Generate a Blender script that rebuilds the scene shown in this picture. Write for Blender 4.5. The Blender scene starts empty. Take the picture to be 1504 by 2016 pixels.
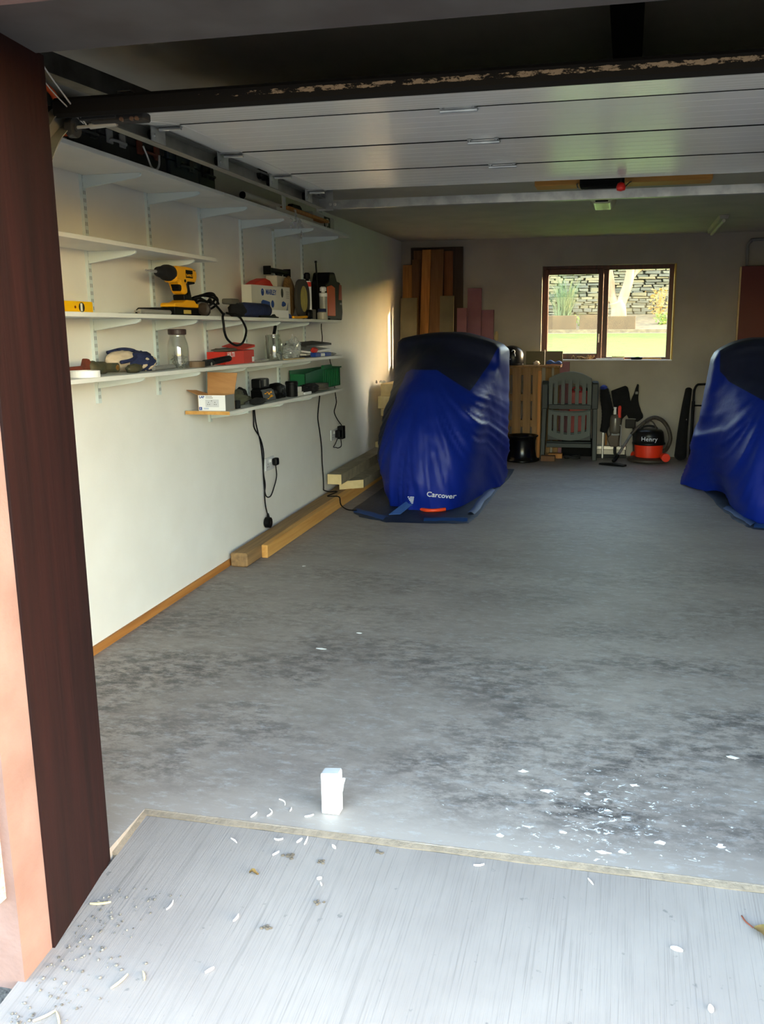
import bpy, bmesh, math, random
from mathutils import Vector, Matrix, noise
from mathutils.bvhtree import BVHTree

S = bpy.context.scene
COL = S.collection
R = math.radians
random.seed(7)

# ------------------------------------------------------------------ camera
cam = bpy.data.cameras.new('camera')
co = bpy.data.objects.new('camera', cam)
COL.objects.link(co)
S.camera = co
cam.sensor_fit = 'AUTO'
cam.sensor_width = 36.0
cam.lens = 1743.55 / 2016 * 36
cam.shift_x = -78.61 / 2016
cam.shift_y = -4.21 / 2016
cam.clip_start = 0.02
cam.clip_end = 500
_p, _y, _r = R(11.45293283), R(-12.90208467), R(0.30903302)
f = Vector((math.sin(_y) * math.cos(_p), math.cos(_y) * math.cos(_p), -math.sin(_p)))
rt = Vector((math.cos(_y), -math.sin(_y), 0))
dn = f.cross(rt)
c_, s_ = math.cos(_r), math.sin(_r)
right = c_ * rt + s_ * dn
down = -s_ * rt + c_ * dn
rot = Matrix((right, -down, -f)).transposed()
co.matrix_world = Matrix.Translation((2.29, 0, 1.4)) @ rot.to_4x4()

# ------------------------------------------------------------------ light
W = bpy.data.worlds.new('world')
S.world = W
W.use_nodes = True
nt = W.node_tree
nt.nodes.clear()
sky = nt.nodes.new('ShaderNodeTexSky')
sky.sky_type = 'NISHITA'
sky.sun_disc = False
sky.sun_elevation = R(9.3)
sky.sun_rotation = R(77.3)
sky.air_density = 1.0
sky.dust_density = 1.5
sky.ozone_density = 0.4
bg = nt.nodes.new('ShaderNodeBackground')
bg.inputs['Strength'].default_value = 1.0
out = nt.nodes.new('ShaderNodeOutputWorld')
wb = nt.nodes.new('ShaderNodeMix')          # camera white balance: shade outdoors reads nearly neutral
wb.data_type = 'RGBA'
wb.blend_type = 'MULTIPLY'
wb.inputs[0].default_value = 1.0
wb.inputs[7].default_value = (1.01, 1.0, 0.985, 1)
nt.links.new(sky.outputs[0], wb.inputs[6])
nt.links.new(wb.outputs[2], bg.inputs[0])
nt.links.new(bg.outputs[0], out.inputs[0])

sun = bpy.data.lights.new('sun', 'SUN')
sun.energy = 3.6
sun.color = (1.0, 0.80, 0.52)
sun.angle = R(0.53)
so = bpy.data.objects.new('sun', sun)
COL.objects.link(so)
so.location = (20, 15, 12)
so.rotation_euler = Vector((-1, -0.26, -0.167)).to_track_quat('-Z', 'Y').to_euler()

S.view_settings.view_transform = 'Standard'
S.view_settings.look = 'None'
S.view_settings.exposure = 2.35
S.view_settings.gamma = 1.0
S.view_settings.use_curve_mapping = False
try:
    S.cycles.max_bounces = 14
    S.cycles.diffuse_bounces = 8
    S.cycles.transparent_max_bounces = 16
    S.cycles.sample_clamp_indirect = 8.0
    S.cycles.caustics_reflective = False
    S.cycles.caustics_refractive = False
except Exception:
    pass

# ------------------------------------------------------------------ helpers
def lin(c):
    def g(v):
        v /= 255.0
        return v / 12.92 if v <= 0.04045 else ((v + 0.055) / 1.055) ** 2.4
    return (g(c[0]), g(c[1]), g(c[2]), 1.0)

def mat(name, col, rough=0.55, metal=0.0, col2=None, scale=6.0, stretch=(1, 1, 1), lo=0.35, hi=0.65,
        bump=0.0, bscale=60.0, spec=0.5, detail=6.0, trans=0.0, alpha=1.0, ior=1.45, sheen=0.0):
    m = bpy.data.materials.new(name)
    m.use_nodes = True
    t = m.node_tree
    b = t.nodes['Principled BSDF']
    b.inputs['Base Color'].default_value = lin(col)
    b.inputs['Roughness'].default_value = rough
    b.inputs['Metallic'].default_value = metal
    b.inputs['Specular IOR Level'].default_value = spec
    b.inputs['Transmission Weight'].default_value = trans
    b.inputs['IOR'].default_value = ior
    b.inputs['Alpha'].default_value = alpha
    if sheen:
        b.inputs['Sheen Weight'].default_value = sheen
    if col2 is not None or bump:
        tc = t.nodes.new('ShaderNodeTexCoord')
        mp = t.nodes.new('ShaderNodeMapping')
        mp.inputs['Scale'].default_value = stretch
        t.links.new(tc.outputs['Object'], mp.inputs[0])
    if col2 is not None:
        n = t.nodes.new('ShaderNodeTexNoise')
        n.inputs['Scale'].default_value = scale
        n.inputs['Detail'].default_value = detail
        r = t.nodes.new('ShaderNodeValToRGB')
        r.color_ramp.elements[0].position = lo
        r.color_ramp.elements[1].position = hi
        r.color_ramp.elements[0].color = lin(col)
        r.color_ramp.elements[1].color = lin(col2)
        t.links.new(mp.outputs[0], n.inputs['Vector'])
        t.links.new(n.outputs[0], r.inputs[0])
        t.links.new(r.outputs[0], b.inputs['Base Color'])
    if bump:
        n2 = t.nodes.new('ShaderNodeTexNoise')
        n2.inputs['Scale'].default_value = bscale
        n2.inputs['Detail'].default_value = 4
        bp = t.nodes.new('ShaderNodeBump')
        bp.inputs['Strength'].default_value = bump
        bp.inputs['Distance'].default_value = 0.01
        t.links.new(mp.outputs[0], n2.inputs['Vector'])
        t.links.new(n2.outputs[0], bp.inputs['Height'])
        t.links.new(bp.outputs[0], b.inputs['Normal'])
    return m

def thin_glass(name, tint=(1, 1, 1), refl=0.08, rough=0.0, haze=0.0):
    m = bpy.data.materials.new(name)
    m.use_nodes = True
    t = m.node_tree
    t.nodes.clear()
    o = t.nodes.new('ShaderNodeOutputMaterial')
    mx = t.nodes.new('ShaderNodeMixShader')
    tr = t.nodes.new('ShaderNodeBsdfTransparent')
    gl = t.nodes.new('ShaderNodeBsdfGlossy')
    fr = t.nodes.new('ShaderNodeLayerWeight')
    fr.inputs['Blend'].default_value = 0.5
    pw = t.nodes.new('ShaderNodeMath'); pw.operation = 'POWER'; pw.inputs[1].default_value = 4.0
    ma = t.nodes.new('ShaderNodeMath'); ma.operation = 'MULTIPLY_ADD'
    ma.inputs[1].default_value = 0.6; ma.inputs[2].default_value = refl * 0.4
    t.links.new(fr.outputs['Facing'], pw.inputs[0]); t.links.new(pw.outputs[0], ma.inputs[0])
    tr.inputs[0].default_value = (*tint, 1)
    gl.inputs['Roughness'].default_value = rough
    t.links.new(ma.outputs[0], mx.inputs[0])
    t.links.new(tr.outputs[0], mx.inputs[1])
    t.links.new(gl.outputs[0], mx.inputs[2])
    if haze:
        df = t.nodes.new('ShaderNodeBsdfDiffuse'); df.inputs[0].default_value = (0.8, 0.82, 0.82, 1)
        m2 = t.nodes.new('ShaderNodeMixShader'); m2.inputs[0].default_value = haze
        t.links.new(mx.outputs[0], m2.inputs[1]); t.links.new(df.outputs[0], m2.inputs[2])
        t.links.new(m2.outputs[0], o.inputs[0])
    else:
        t.links.new(mx.outputs[0], o.inputs[0])
    return m

ROOT = {}

def thing(name, label, cat, loc=(0, 0, 0), rotz=0.0, group=None):
    o = bpy.data.objects.new(name, None)
    COL.objects.link(o)
    o.location = loc
    o.rotation_euler = (0, 0, rotz)
    o.empty_display_size = 0.05
    o['label'] = label
    o['category'] = cat
    if group:
        o['group'] = group
    ROOT[o.name] = Vector(loc)
    return o

def ob(name, bm, m, parent=None, w=False, smooth=False, label=None, kind=None):
    """link one mesh object; w=True: geometry is in world coordinates of an unrotated thing"""
    me = bpy.data.meshes.new(name)
    bmesh.ops.recalc_face_normals(bm, faces=bm.faces)
    if parent is not None and w:
        bmesh.ops.translate(bm, verts=bm.verts, vec=-ROOT[parent.name])
    bm.to_mesh(me)
    bm.free()
    if isinstance(m, (list, tuple)):
        for k in m:
            me.materials.append(k)
    else:
        me.materials.append(m)
    if smooth:
        for p in me.polygons:
            p.use_smooth = True
    o = bpy.data.objects.new(name, me)
    COL.objects.link(o)
    if parent is not None:
        o.parent = parent
        ROOT[o.name] = ROOT[parent.name]
    if label:
        o['label'] = label
    if kind:
        o['kind'] = kind
    return o

def solo(name, bm, m, label, cat, group=None, smooth=False, kind=None):
    """a thing that is one mesh; geometry given in world coordinates, origin moved to its base"""
    xs = [v.co.x for v in bm.verts]; ys = [v.co.y for v in bm.verts]; zs = [v.co.z for v in bm.verts]
    L = Vector(((min(xs) + max(xs)) / 2, (min(ys) + max(ys)) / 2, min(zs)))
    bmesh.ops.translate(bm, verts=bm.verts, vec=-L)
    o = ob(name, bm, m, None, smooth=smooth)
    o.location = L
    o['label'] = label
    o['category'] = cat
    if group:
        o['group'] = group
    if kind:
        o['kind'] = kind
    ROOT[o.name] = L
    return o

def struct(name, bm, m, smooth=False, parent=None):
    o = ob(name, bm, m, parent, smooth=smooth)
    if parent is None:
        o['kind'] = 'structure'
    ROOT[o.name] = Vector((0, 0, 0))
    return o

def copy_tree(o, loc=None, rotz=None, label=None, group=None):
    c = o.copy()
    COL.objects.link(c)
    if loc is not None:
        c.location = loc
    if rotz is not None:
        c.rotation_euler[2] = rotz
    if label:
        c['label'] = label
    if group:
        c['group'] = group
    for ch in list(o.children):
        d = ch.copy(); COL.objects.link(d); d.parent = c
        for g in list(ch.children):
            e = g.copy(); COL.objects.link(e); e.parent = d
    return c

def NB():
    return bmesh.new()

def hexa(bm, p):
    """8 corner points: bottom 0..3 (ccw), top 4..7"""
    v = [bm.verts.new(q) for q in p]
    for a in ((3, 2, 1, 0), (4, 5, 6, 7), (0, 1, 5, 4), (1, 2, 6, 5), (2, 3, 7, 6), (3, 0, 4, 7)):
        bm.faces.new([v[i] for i in a])
    return v

def box(bm, x0, x1, y0, y1, z0, z1, bev=0.0, M=None, seg=1):
    t = bmesh.new() if (bev or M) else bm
    hexa(t, [(x0, y0, z0), (x1, y0, z0), (x1, y1, z0), (x0, y1, z0), (x0, y0, z1), (x1, y0, z1), (x1, y1, z1), (x0, y1, z1)])
    if t is not bm:
        if bev:
            bmesh.ops.bevel(t, geom=list(t.edges), offset=bev, segments=seg, profile=0.5, affect='EDGES')
        merge(bm, t, M)
    return bm

def merge(bm, t, M=None):
    if M is not None:
        bmesh.ops.transform(t, matrix=M, verts=t.verts)
    me = bpy.data.meshes.new('tmp')
    t.to_mesh(me)
    t.free()
    bm.from_mesh(me)
    bpy.data.meshes.remove(me)

def axis_matrix(a, b):
    a = Vector(a); b = Vector(b)
    d = b - a
    q = d.to_track_quat('Z', 'Y')
    return Matrix.Translation(a) @ q.to_matrix().to_4x4(), d.length

def cyl(bm, a, b, r0, r1=None, n=16, caps=True):
    r1 = r0 if r1 is None else r1
    M, L = axis_matrix(a, b)
    lo = [bm.verts.new(M @ Vector((r0 * math.cos(2 * math.pi * i / n), r0 * math.sin(2 * math.pi * i / n), 0))) for i in range(n)]
    hi = [bm.verts.new(M @ Vector((r1 * math.cos(2 * math.pi * i / n), r1 * math.sin(2 * math.pi * i / n), L))) for i in range(n)]
    for i in range(n):
        bm.faces.new((lo[i], lo[(i + 1) % n], hi[(i + 1) % n], hi[i]))
    if caps:
        bm.faces.new(lo[::-1]); bm.faces.new(hi)
    return bm

def lathe(bm, prof, c=(0, 0, 0), n=24, M=None, sy=1.0, close=True):
    """prof: list of (r, z)"""
    t = bmesh.new()
    rings = []
    for r, z in prof:
        rings.append([t.verts.new((c[0] + r * math.cos(2 * math.pi * i / n), c[1] + sy * r * math.sin(2 * math.pi * i / n), c[2] + z)) for i in range(n)])
    for a, b in zip(rings, rings[1:]):
        for i in range(n):
            t.faces.new((a[i], a[(i + 1) % n], b[(i + 1) % n], b[i]))
    if close:
        t.faces.new(rings[0][::-1]); t.faces.new(rings[-1])
    merge(bm, t, M)
    return bm

def spline(pts, k=6):
    P = [Vector(p) for p in pts]
    if len(P) < 3:
        return P
    Q = [2 * P[0] - P[1]] + P + [2 * P[-1] - P[-2]]
    outp = []
    for i in range(1, len(Q) - 2):
        p0, p1, p2, p3 = Q[i - 1], Q[i], Q[i + 1], Q[i + 2]
        for j in range(k):
            t = j / k
            outp.append(0.5 * ((2 * p1) + (-p0 + p2) * t + (2 * p0 - 5 * p1 + 4 * p2 - p3) * t * t + (-p0 + 3 * p1 - 3 * p2 + p3) * t ** 3))
    outp.append(P[-1])
    return outp

def tube(bm, pts, r, n=8, k=6, smooth=True, caps=True, rfun=None):
    P = spline(pts, k) if smooth else [Vector(p) for p in pts]
    rings = []
    up = None
    for i, p in enumerate(P):
        d = (P[min(i + 1, len(P) - 1)] - P[max(i - 1, 0)])
        if d.length < 1e-9:
            d = Vector((0, 0, 1))
        d.normalize()
        if up is None:
            up = d.orthogonal().normalized()
        else:
            up = (up - d * up.dot(d))
            if up.length < 1e-6:
                up = d.orthogonal()
            up.normalize()
        s = d.cross(up)
        rr = r if rfun is None else r * rfun(i / max(1, len(P) - 1), i)
        rings.append([bm.verts.new(p + rr * (math.cos(2 * math.pi * j / n) * up + math.sin(2 * math.pi * j / n) * s)) for j in range(n)])
    for a, b in zip(rings, rings[1:]):
        for j in range(n):
            bm.faces.new((a[j], a[(j + 1) % n], b[(j + 1) % n], b[j]))
    if caps:
        bm.faces.new(rings[0][::-1]); bm.faces.new(rings[-1])
    return bm

def prism(bm, poly, axis, a0, a1, bev=0.0, M=None):
    """poly in the two other axes (order x,y,z without axis), extruded along axis 0/1/2"""
    t = bmesh.new()
    def mk(p, a):
        q = [p[0], p[1]]
        q.insert(axis, a)
        return t.verts.new(q)
    A = [mk(p, a0) for p in poly]
    B = [mk(p, a1) for p in poly]
    t.faces.new(A); t.faces.new(B[::-1])
    n = len(poly)
    for i in range(n):
        t.faces.new((A[i], B[i], B[(i + 1) % n], A[(i + 1) % n]))
    bmesh.ops.recalc_face_normals(t, faces=t.faces)
    if bev:
        bmesh.ops.bevel(t, geom=list(t.edges), offset=bev, segments=2, profile=0.5, affect='EDGES')
    merge(bm, t, M)
    return bm

def blob(bm, c, rad, seed=0, amp=0.25, freq=2.0, sub=3, zmin=None, M=None):
    t = bmesh.new()
    bmesh.ops.create_icosphere(t, subdivisions=sub, radius=1.0)
    for v in t.verts:
        d = v.co.normalized()
        k = 1 + amp * noise.noise(d * freq + Vector((seed * 3.1, seed * 1.7, seed * 0.9)))
        k += amp * 0.5 * noise.noise(d * freq * 2.6 + Vector((seed, 9.2, seed * 2)))
        v.co = Vector((d.x * rad[0] * k, d.y * rad[1] * k, d.z * rad[2] * k))
    if M is not None:
        bmesh.ops.transform(t, matrix=M, verts=t.verts)
    for v in t.verts:
        v.co += Vector(c)
        if zmin is not None and v.co.z < zmin:
            v.co.z = zmin
    merge(bm, t)
    return bm

def arc(cx, cy, r, a0, a1, n):
    return [(cx + r * math.cos(R(a0 + (a1 - a0) * i / n)), cy + r * math.sin(R(a0 + (a1 - a0) * i / n))) for i in range(n + 1)]

_tx = [0]
def text_bm(s, size, M, depth=0.0006, bold=0.0, spacing=1.0):
    """lettering as a thin mesh; text lies in local XY, M places it"""
    cu = bpy.data.curves.new('lettering', 'FONT')
    cu.body = s
    cu.size = size
    cu.align_x = 'CENTER'
    cu.align_y = 'CENTER'
    cu.extrude = depth
    cu.offset = bold
    cu.space_character = spacing
    cu.resolution_u = 3
    o = bpy.data.objects.new('lettering_tmp', cu)
    COL.objects.link(o)
    dg = bpy.context.evaluated_depsgraph_get()
    dg.update()
    me = bpy.data.meshes.new_from_object(o.evaluated_get(dg))
    bm = bmesh.new()
    bm.from_mesh(me)
    bpy.data.objects.remove(o)
    bpy.data.curves.remove(cu)
    bpy.data.meshes.remove(me)
    bmesh.ops.transform(bm, matrix=M, verts=bm.verts)
    return bm

def face_M(pos, xdir, updir):
    x = Vector(xdir).normalized(); u = Vector(updir)
    u = (u - x * u.dot(x)).normalized()
    n = x.cross(u)
    return Matrix.Translation(pos) @ Matrix((x, u, n)).transposed().to_4x4()

def fz(y):
    return 0.029 * (y - 4.05)

AS_, AY_, AZ_ = 0.12, 2.25, -0.062
def az(y):
    return AZ_ - AS_ * (AY_ - y)

# ------------------------------------------------------------------ materials
def concrete_floor():
    m = bpy.data.materials.new('concrete_floor')
    m.use_nodes = True
    t = m.node_tree
    b = t.nodes['Principled BSDF']
    tc = t.nodes.new('ShaderNodeTexCoord')
    def mp(sc):
        n = t.nodes.new('ShaderNodeMapping'); n.inputs['Scale'].default_value = sc
        t.links.new(tc.outputs['Object'], n.inputs[0]); return n
    def nz(src, scale, det=8, dist=0.0, rough=0.6):
        n = t.nodes.new('ShaderNodeTexNoise')
        n.inputs['Scale'].default_value = scale; n.inputs['Detail'].default_value = det
        n.inputs['Distortion'].default_value = dist; n.inputs['Roughness'].default_value = rough
        t.links.new(src.outputs[0], n.inputs['Vector']); return n
    def ramp(src, els):
        r = t.nodes.new('ShaderNodeValToRGB')
        r.color_ramp.elements[0].position = els[0][0]; r.color_ramp.elements[0].color = els[0][1]
        r.color_ramp.elements[1].position = els[-1][0]; r.color_ramp.elements[1].color = els[-1][1]
        for p, c in els[1:-1]:
            e = r.color_ramp.elements.new(p); e.color = c
        t.links.new(src.outputs[0], r.inputs[0]); return r
    def mix(fac, a, c, mode='MIX'):
        n = t.nodes.new('ShaderNodeMix'); n.data_type = 'RGBA'; n.blend_type = mode
        if isinstance(fac, float): n.inputs[0].default_value = fac
        else: t.links.new(fac.outputs[0], n.inputs[0])
        t.links.new(a.outputs[2] if a.bl_idname == 'ShaderNodeMix' else a.outputs[0], n.inputs[6])
        if isinstance(c, tuple): n.inputs[7].default_value = c
        else: t.links.new(c.outputs[2] if c.bl_idname == 'ShaderNodeMix' else c.outputs[0], n.inputs[7])
        return n
    big = nz(mp((0.5, 0.9, 1)), 1.6, 4, 0.6)
    base = ramp(big, [(0.3, lin((130, 121, 115))), (0.5, lin((146, 137, 130))), (0.72, lin((158, 149, 141)))])
    st = nz(mp((1.0, 1.8, 1)), 13.0, 15, 0.08, 0.8)
    pat = ramp(nz(mp((0.6, 1.3, 1)), 1.9, 5, 0.3), [(0.42, (0.25, 0.25, 0.25, 1)), (0.62, (1, 1, 1, 1))])
    dark = ramp(st, [(0.43, (0, 0, 0, 1)), (0.56, (1, 1, 1, 1))])
    # trowel scars stronger towards the door (worn zone has its own shape)
    sep = t.nodes.new('ShaderNodeSeparateXYZ'); t.links.new(tc.outputs['Object'], sep.inputs[0])
    my = t.nodes.new('ShaderNodeMapRange'); my.inputs['From Min'].default_value = 5.4; my.inputs['From Max'].default_value = 2.9
    my.inputs['To Min'].default_value = 0.30; my.inputs['To Max'].default_value = 1.0
    t.links.new(sep.outputs[1], my.inputs[0])
    my2 = t.nodes.new('ShaderNodeMapRange'); my2.inputs['From Min'].default_value = 2.30; my2.inputs['From Max'].default_value = 2.50
    t.links.new(sep.outputs[1], my2.inputs[0])
    mm = t.nodes.new('ShaderNodeMath'); mm.operation = 'MULTIPLY'
    t.links.new(my.outputs[0], mm.inputs[0]); t.links.new(my2.outputs[0], mm.inputs[1])
    mm2 = t.nodes.new('ShaderNodeMath'); mm2.operation = 'MULTIPLY'
    mm3 = t.nodes.new('ShaderNodeMath'); mm3.operation = 'MULTIPLY'
    t.links.new(mm.outputs[0], mm3.inputs[0]); t.links.new(pat.outputs[0], mm3.inputs[1])
    t.links.new(mm3.outputs[0], mm2.inputs[0]); t.links.new(dark.outputs[0], mm2.inputs[1])
    c1 = mix(mm2, base, lin((68, 64, 63)))
    # pale dusty scuffs
    du = ramp(nz(mp((0.9, 2.2, 1)), 17.0, 14, 0.1, 0.8), [(0.53, (0, 0, 0, 1)), (0.62, (0.42, 0.42, 0.42, 1))])
    c2 = mix(du, c1, lin((172, 173, 174)))
    # brown stains
    br = ramp(nz(mp((1, 1, 1)), 1.1, 3, 0.4), [(0.60, (0, 0, 0, 1)), (0.74, (0.45, 0.45, 0.45, 1))])
    c3 = mix(br, c2, lin((112, 104, 96)))
    # white paint splashes near the right of the doorway
    dx = t.nodes.new('ShaderNodeVectorMath'); dx.operation = 'DISTANCE'
    cv = t.nodes.new('ShaderNodeCombineXYZ'); cv.inputs[0].default_value = 2.30; cv.inputs[1].default_value = 2.50; cv.inputs[2].default_value = -0.045
    t.links.new(tc.outputs['Object'], dx.inputs[0]); t.links.new(cv.outputs[0], dx.inputs[1])
    fall = t.nodes.new('ShaderNodeMapRange'); fall.inputs['From Min'].default_value = 0.75; fall.inputs['From Max'].default_value = 0.05
    fall.inputs['To Min'].default_value = 0.0; fall.inputs['To Max'].default_value = 0.16
    t.links.new(dx.outputs['Value'], fall.inputs[0])
    sp = nz(mp((1.0, 1.6, 1)), 30, 6, 0.6, 0.7)
    ad = t.nodes.new('ShaderNodeMath'); ad.operation = 'ADD'
    t.links.new(sp.outputs[0], ad.inputs[0]); t.links.new(fall.outputs[0], ad.inputs[1])
    spr = ramp(ad, [(0.735, (0, 0, 0, 1)), (0.765, (0.9, 0.9, 0.9, 1))])
    c4 = mix(spr, c3, lin((226, 230, 232)))
    t.links.new(c4.outputs[2], b.inputs['Base Color'])
    b.inputs['Roughness'].default_value = 0.55
    b.inputs['Specular IOR Level'].default_value = 0.4
    bp = t.nodes.new('ShaderNodeBump'); bp.inputs['Strength'].default_value = 0.12; bp.inputs['Distance'].default_value = 0.01
    t.links.new(st.outputs[0], bp.inputs['Height']); t.links.new(bp.outputs[0], b.inputs['Normal'])
    return m

def apron_mat():
    m = bpy.data.materials.new('brushed_concrete')
    m.use_nodes = True
    t = m.node_tree
    b = t.nodes['Principled BSDF']
    tc = t.nodes.new('ShaderNodeTexCoord')
    def nz(sc, scale, det=6, rough=0.6):
        mpn = t.nodes.new('ShaderNodeMapping'); mpn.inputs['Scale'].default_value = sc
        t.links.new(tc.outputs['Object'], mpn.inputs[0])
        n = t.nodes.new('ShaderNodeTexNoise'); n.inputs['Scale'].default_value = scale
        n.inputs['Detail'].default_value = det; n.inputs['Roughness'].default_value = rough
        t.links.new(mpn.outputs[0], n.inputs['Vector']); return n
    def ramp(src, a, ca, b_, cb):
        r = t.nodes.new('ShaderNodeValToRGB')
        r.color_ramp.elements[0].position = a; r.color_ramp.elements[0].color = ca
        r.color_ramp.elements[1].position = b_; r.color_ramp.elements[1].color = cb
        t.links.new(src.outputs[0], r.inputs[0]); return r
    def mix(fac, a, c):
        n = t.nodes.new('ShaderNodeMix'); n.data_type = 'RGBA'
        t.links.new(fac.outputs[0], n.inputs[0])
        t.links.new(a.outputs[2] if a.bl_idname == 'ShaderNodeMix' else a.outputs[0], n.inputs[6])
        n.inputs[7].default_value = c
        return n
    base = ramp(nz((1, 1, 1), 2.2, 4), 0.3, lin((118, 111, 107)), 0.7, lin((133, 126, 121)))
    br = nz((95, 1.1, 1), 2.6, 6, 0.7)
    lines = ramp(br, 0.52, (0, 0, 0, 1), 0.76, (0.85, 0.85, 0.85, 1))
    c1 = mix(lines, base, lin((90, 84, 82)))
    br2 = nz((14, 0.6, 1), 2.1, 4, 0.6)
    l2 = ramp(br2, 0.62, (0, 0, 0, 1), 0.74, (0.38, 0.38, 0.38, 1))
    c2 = mix(l2, c1, lin((84, 79, 77)))
    sp = ramp(nz((1, 1, 1), 34, 3, 0.5), 0.70, (0, 0, 0, 1), 0.76, (0.6, 0.6, 0.6, 1))
    c3 = mix(sp, c2, lin((82, 80, 80)))
    t.links.new(c3.outputs[2], b.inputs['Base Color'])
    b.inputs['Roughness'].default_value = 0.85
    bp = t.nodes.new('ShaderNodeBump'); bp.inputs['Strength'].default_value = 0.5; bp.inputs['Distance'].default_value = 0.004
    t.links.new(br.outputs[0], bp.inputs['Height']); t.links.new(bp.outputs[0], b.inputs['Normal'])
    return m

def wood(name, c1, c2, axis=2, rough=0.6, scale=3.0, spec=0.4):
    st = [14, 14, 14]
    st[axis] = 0.7
    return mat(name, c1, rough, col2=c2, scale=scale, stretch=st, lo=0.32, hi=0.68, bump=0.15, bscale=4, spec=spec)

M_floor = concrete_floor()
M_apron = apron_mat()
M_white = mat('white_wall_paint', (228, 227, 223), 0.75, col2=(222, 220, 215), scale=3, bump=0.05, bscale=120)
M_walldark = mat('darkened_wall', (170, 162, 150), 0.8, col2=(160, 152, 140), scale=3, bump=0.05, bscale=120)  # wall tone lowered to darken the back of the room
M_ceil = mat('ceiling_paint', (172, 167, 156), 0.85, col2=(162, 157, 147), scale=4)
M_pink = mat('pink_render_paint', (122, 98, 93), 0.75, col2=(106, 82, 76), scale=5, bump=0.25, bscale=40)
M_harl = mat('pebble_dash', (150, 136, 122), 0.9, col2=(186, 174, 162), scale=90, lo=0.4, hi=0.6, bump=1.0, bscale=110)
M_ply = wood('mahogany_grain', (20, 9, 9), (33, 14, 13), 2, 0.6, 2.2, 0.2)
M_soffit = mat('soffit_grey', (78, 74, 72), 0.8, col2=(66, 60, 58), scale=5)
M_mortar = mat('threshold_mortar', (122, 110, 96), 0.9, col2=(104, 94, 82), scale=30, bump=0.4, bscale=90)
M_gravel = mat('dark_gravel', (52, 50, 48), 0.95, col2=(92, 88, 84), scale=60, bump=0.8, bscale=90)
M_drive = mat('driveway_gravel', (96, 92, 86), 0.95, col2=(78, 74, 70), scale=20)
M_base = wood('baseboard_pine', (150, 96, 44), (178, 122, 62), 1, 0.6)
M_frame = wood('window_mahogany', (64, 28, 16), (90, 42, 22), 2, 0.4)
M_pane = thin_glass('window_glass', (0.98, 0.98, 0.96), 0.025)
M_shelf = mat('shelf_white', (222, 222, 216), 0.5, col2=(212, 212, 206), scale=4)
M_up = mat('upright_pale_steel', (206, 218, 220), 0.4, spec=0.5)
M_slot = mat('slot_dark', (112, 118, 118), 0.8)
M_galv = mat('galvanised_steel', (176, 178, 176), 0.38, 0.85, col2=(150, 152, 152), scale=14, lo=0.4, hi=0.6)
M_galv2 = mat('dull_galvanised_steel', (120, 120, 116), 0.5, 0.7, col2=(86, 84, 80), scale=10)
M_rail = mat('rail_steel', (128, 128, 122), 0.4, 0.35, col2=(104, 104, 99), scale=12)
M_door = mat('door_white_steel', (206, 205, 200), 0.24, col2=(204, 203, 198), scale=3, spec=0.6)
M_doorout = wood('door_brown_skin', (62, 28, 22), (80, 38, 28), 0, 0.5)
M_black = mat('black_plastic', (7, 7, 8), 0.5, spec=0.2)
M_matte = mat('black_cloth', (9, 9, 11), 0.95, col2=(15, 15, 18), scale=20, bump=0.3, bscale=60)
M_rubber = mat('rubber', (16, 15, 15), 0.8)
M_dkgrey = mat('dark_grey_plastic', (30, 30, 30), 0.55)
M_yel = mat('tool_yellow', (236, 168, 22), 0.45)
M_lvl = mat('level_yellow', (244, 190, 10), 0.4)
M_red = mat('box_red', (214, 52, 38), 0.5)
M_dkred = mat('dark_red', (120, 26, 22), 0.5)
M_orange = mat('orange_plastic', (222, 84, 30), 0.45)
M_card = mat('cardboard', (186, 138, 90), 0.85, col2=(176, 128, 82), scale=12, stretch=(1, 20, 1))
M_whitep = mat('white_card', (236, 237, 240), 0.55)
M_offw = mat('offwhite_card', (214, 212, 204), 0.65, col2=(204, 201, 192), scale=5)
M_blue = mat('print_blue', (28, 66, 150), 0.55)
M_navy = mat('navy_cloth', (22, 30, 62), 0.8, col2=(30, 40, 78), scale=14, bump=0.3, bscale=50)
M_beige = mat('beige_leather', (206, 188, 162), 0.8, col2=(190, 170, 144), scale=16, bump=0.3, bscale=40)
M_green = mat('crate_green', (16, 96, 56), 0.45)
M_chair = mat('chair_green', (60, 68, 63), 0.5, col2=(54, 62, 57), scale=6)
M_chairdk = mat('chair_dark_green', (32, 38, 36), 0.55)
M_steel = mat('steel', (184, 182, 178), 0.3, 0.45)
M_rust = mat('rusty_iron', (88, 46, 32), 0.8, 0.2, col2=(120, 56, 38), scale=20, bump=0.3)
M_oliv = mat('old_brass', (70, 74, 58), 0.6, 0.4, col2=(92, 84, 60), scale=25)
M_gold = mat('brass', (170, 126, 66), 0.4, 0.7)
M_clear = thin_glass('clear_glass', (0.93, 0.95, 0.93), 0.30)
M_film = thin_glass('clear_plastic_film', (0.95, 0.96, 0.97), 0.28, 0.12, 0.28)
M_lid = mat('dark_brown_lid', (56, 40, 38), 0.5)
M_olive = mat('olive_cloth', (88, 90, 72), 0.9, col2=(66, 68, 56), scale=10, bump=0.4, bscale=40)
M_tape = mat('tape_white', (240, 240, 238), 0.5)
M_grey = mat('mid_grey', (128, 128, 126), 0.6)
M_pine = wood('new_pine', (196, 140, 72), (214, 164, 94), 1, 0.65)
M_pinetop = wood('weathered_timber', (126, 100, 70), (160, 126, 84), 1, 0.75)
M_pinez = wood('pine_plank', (150, 96, 44), (180, 122, 62), 2, 0.65)
M_brnz = wood('brown_plank', (96, 64, 38), (112, 78, 48), 2, 0.7)
M_olvb = mat('grey_board', (104, 96, 74), 0.8, col2=(94, 86, 66), scale=6)
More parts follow.
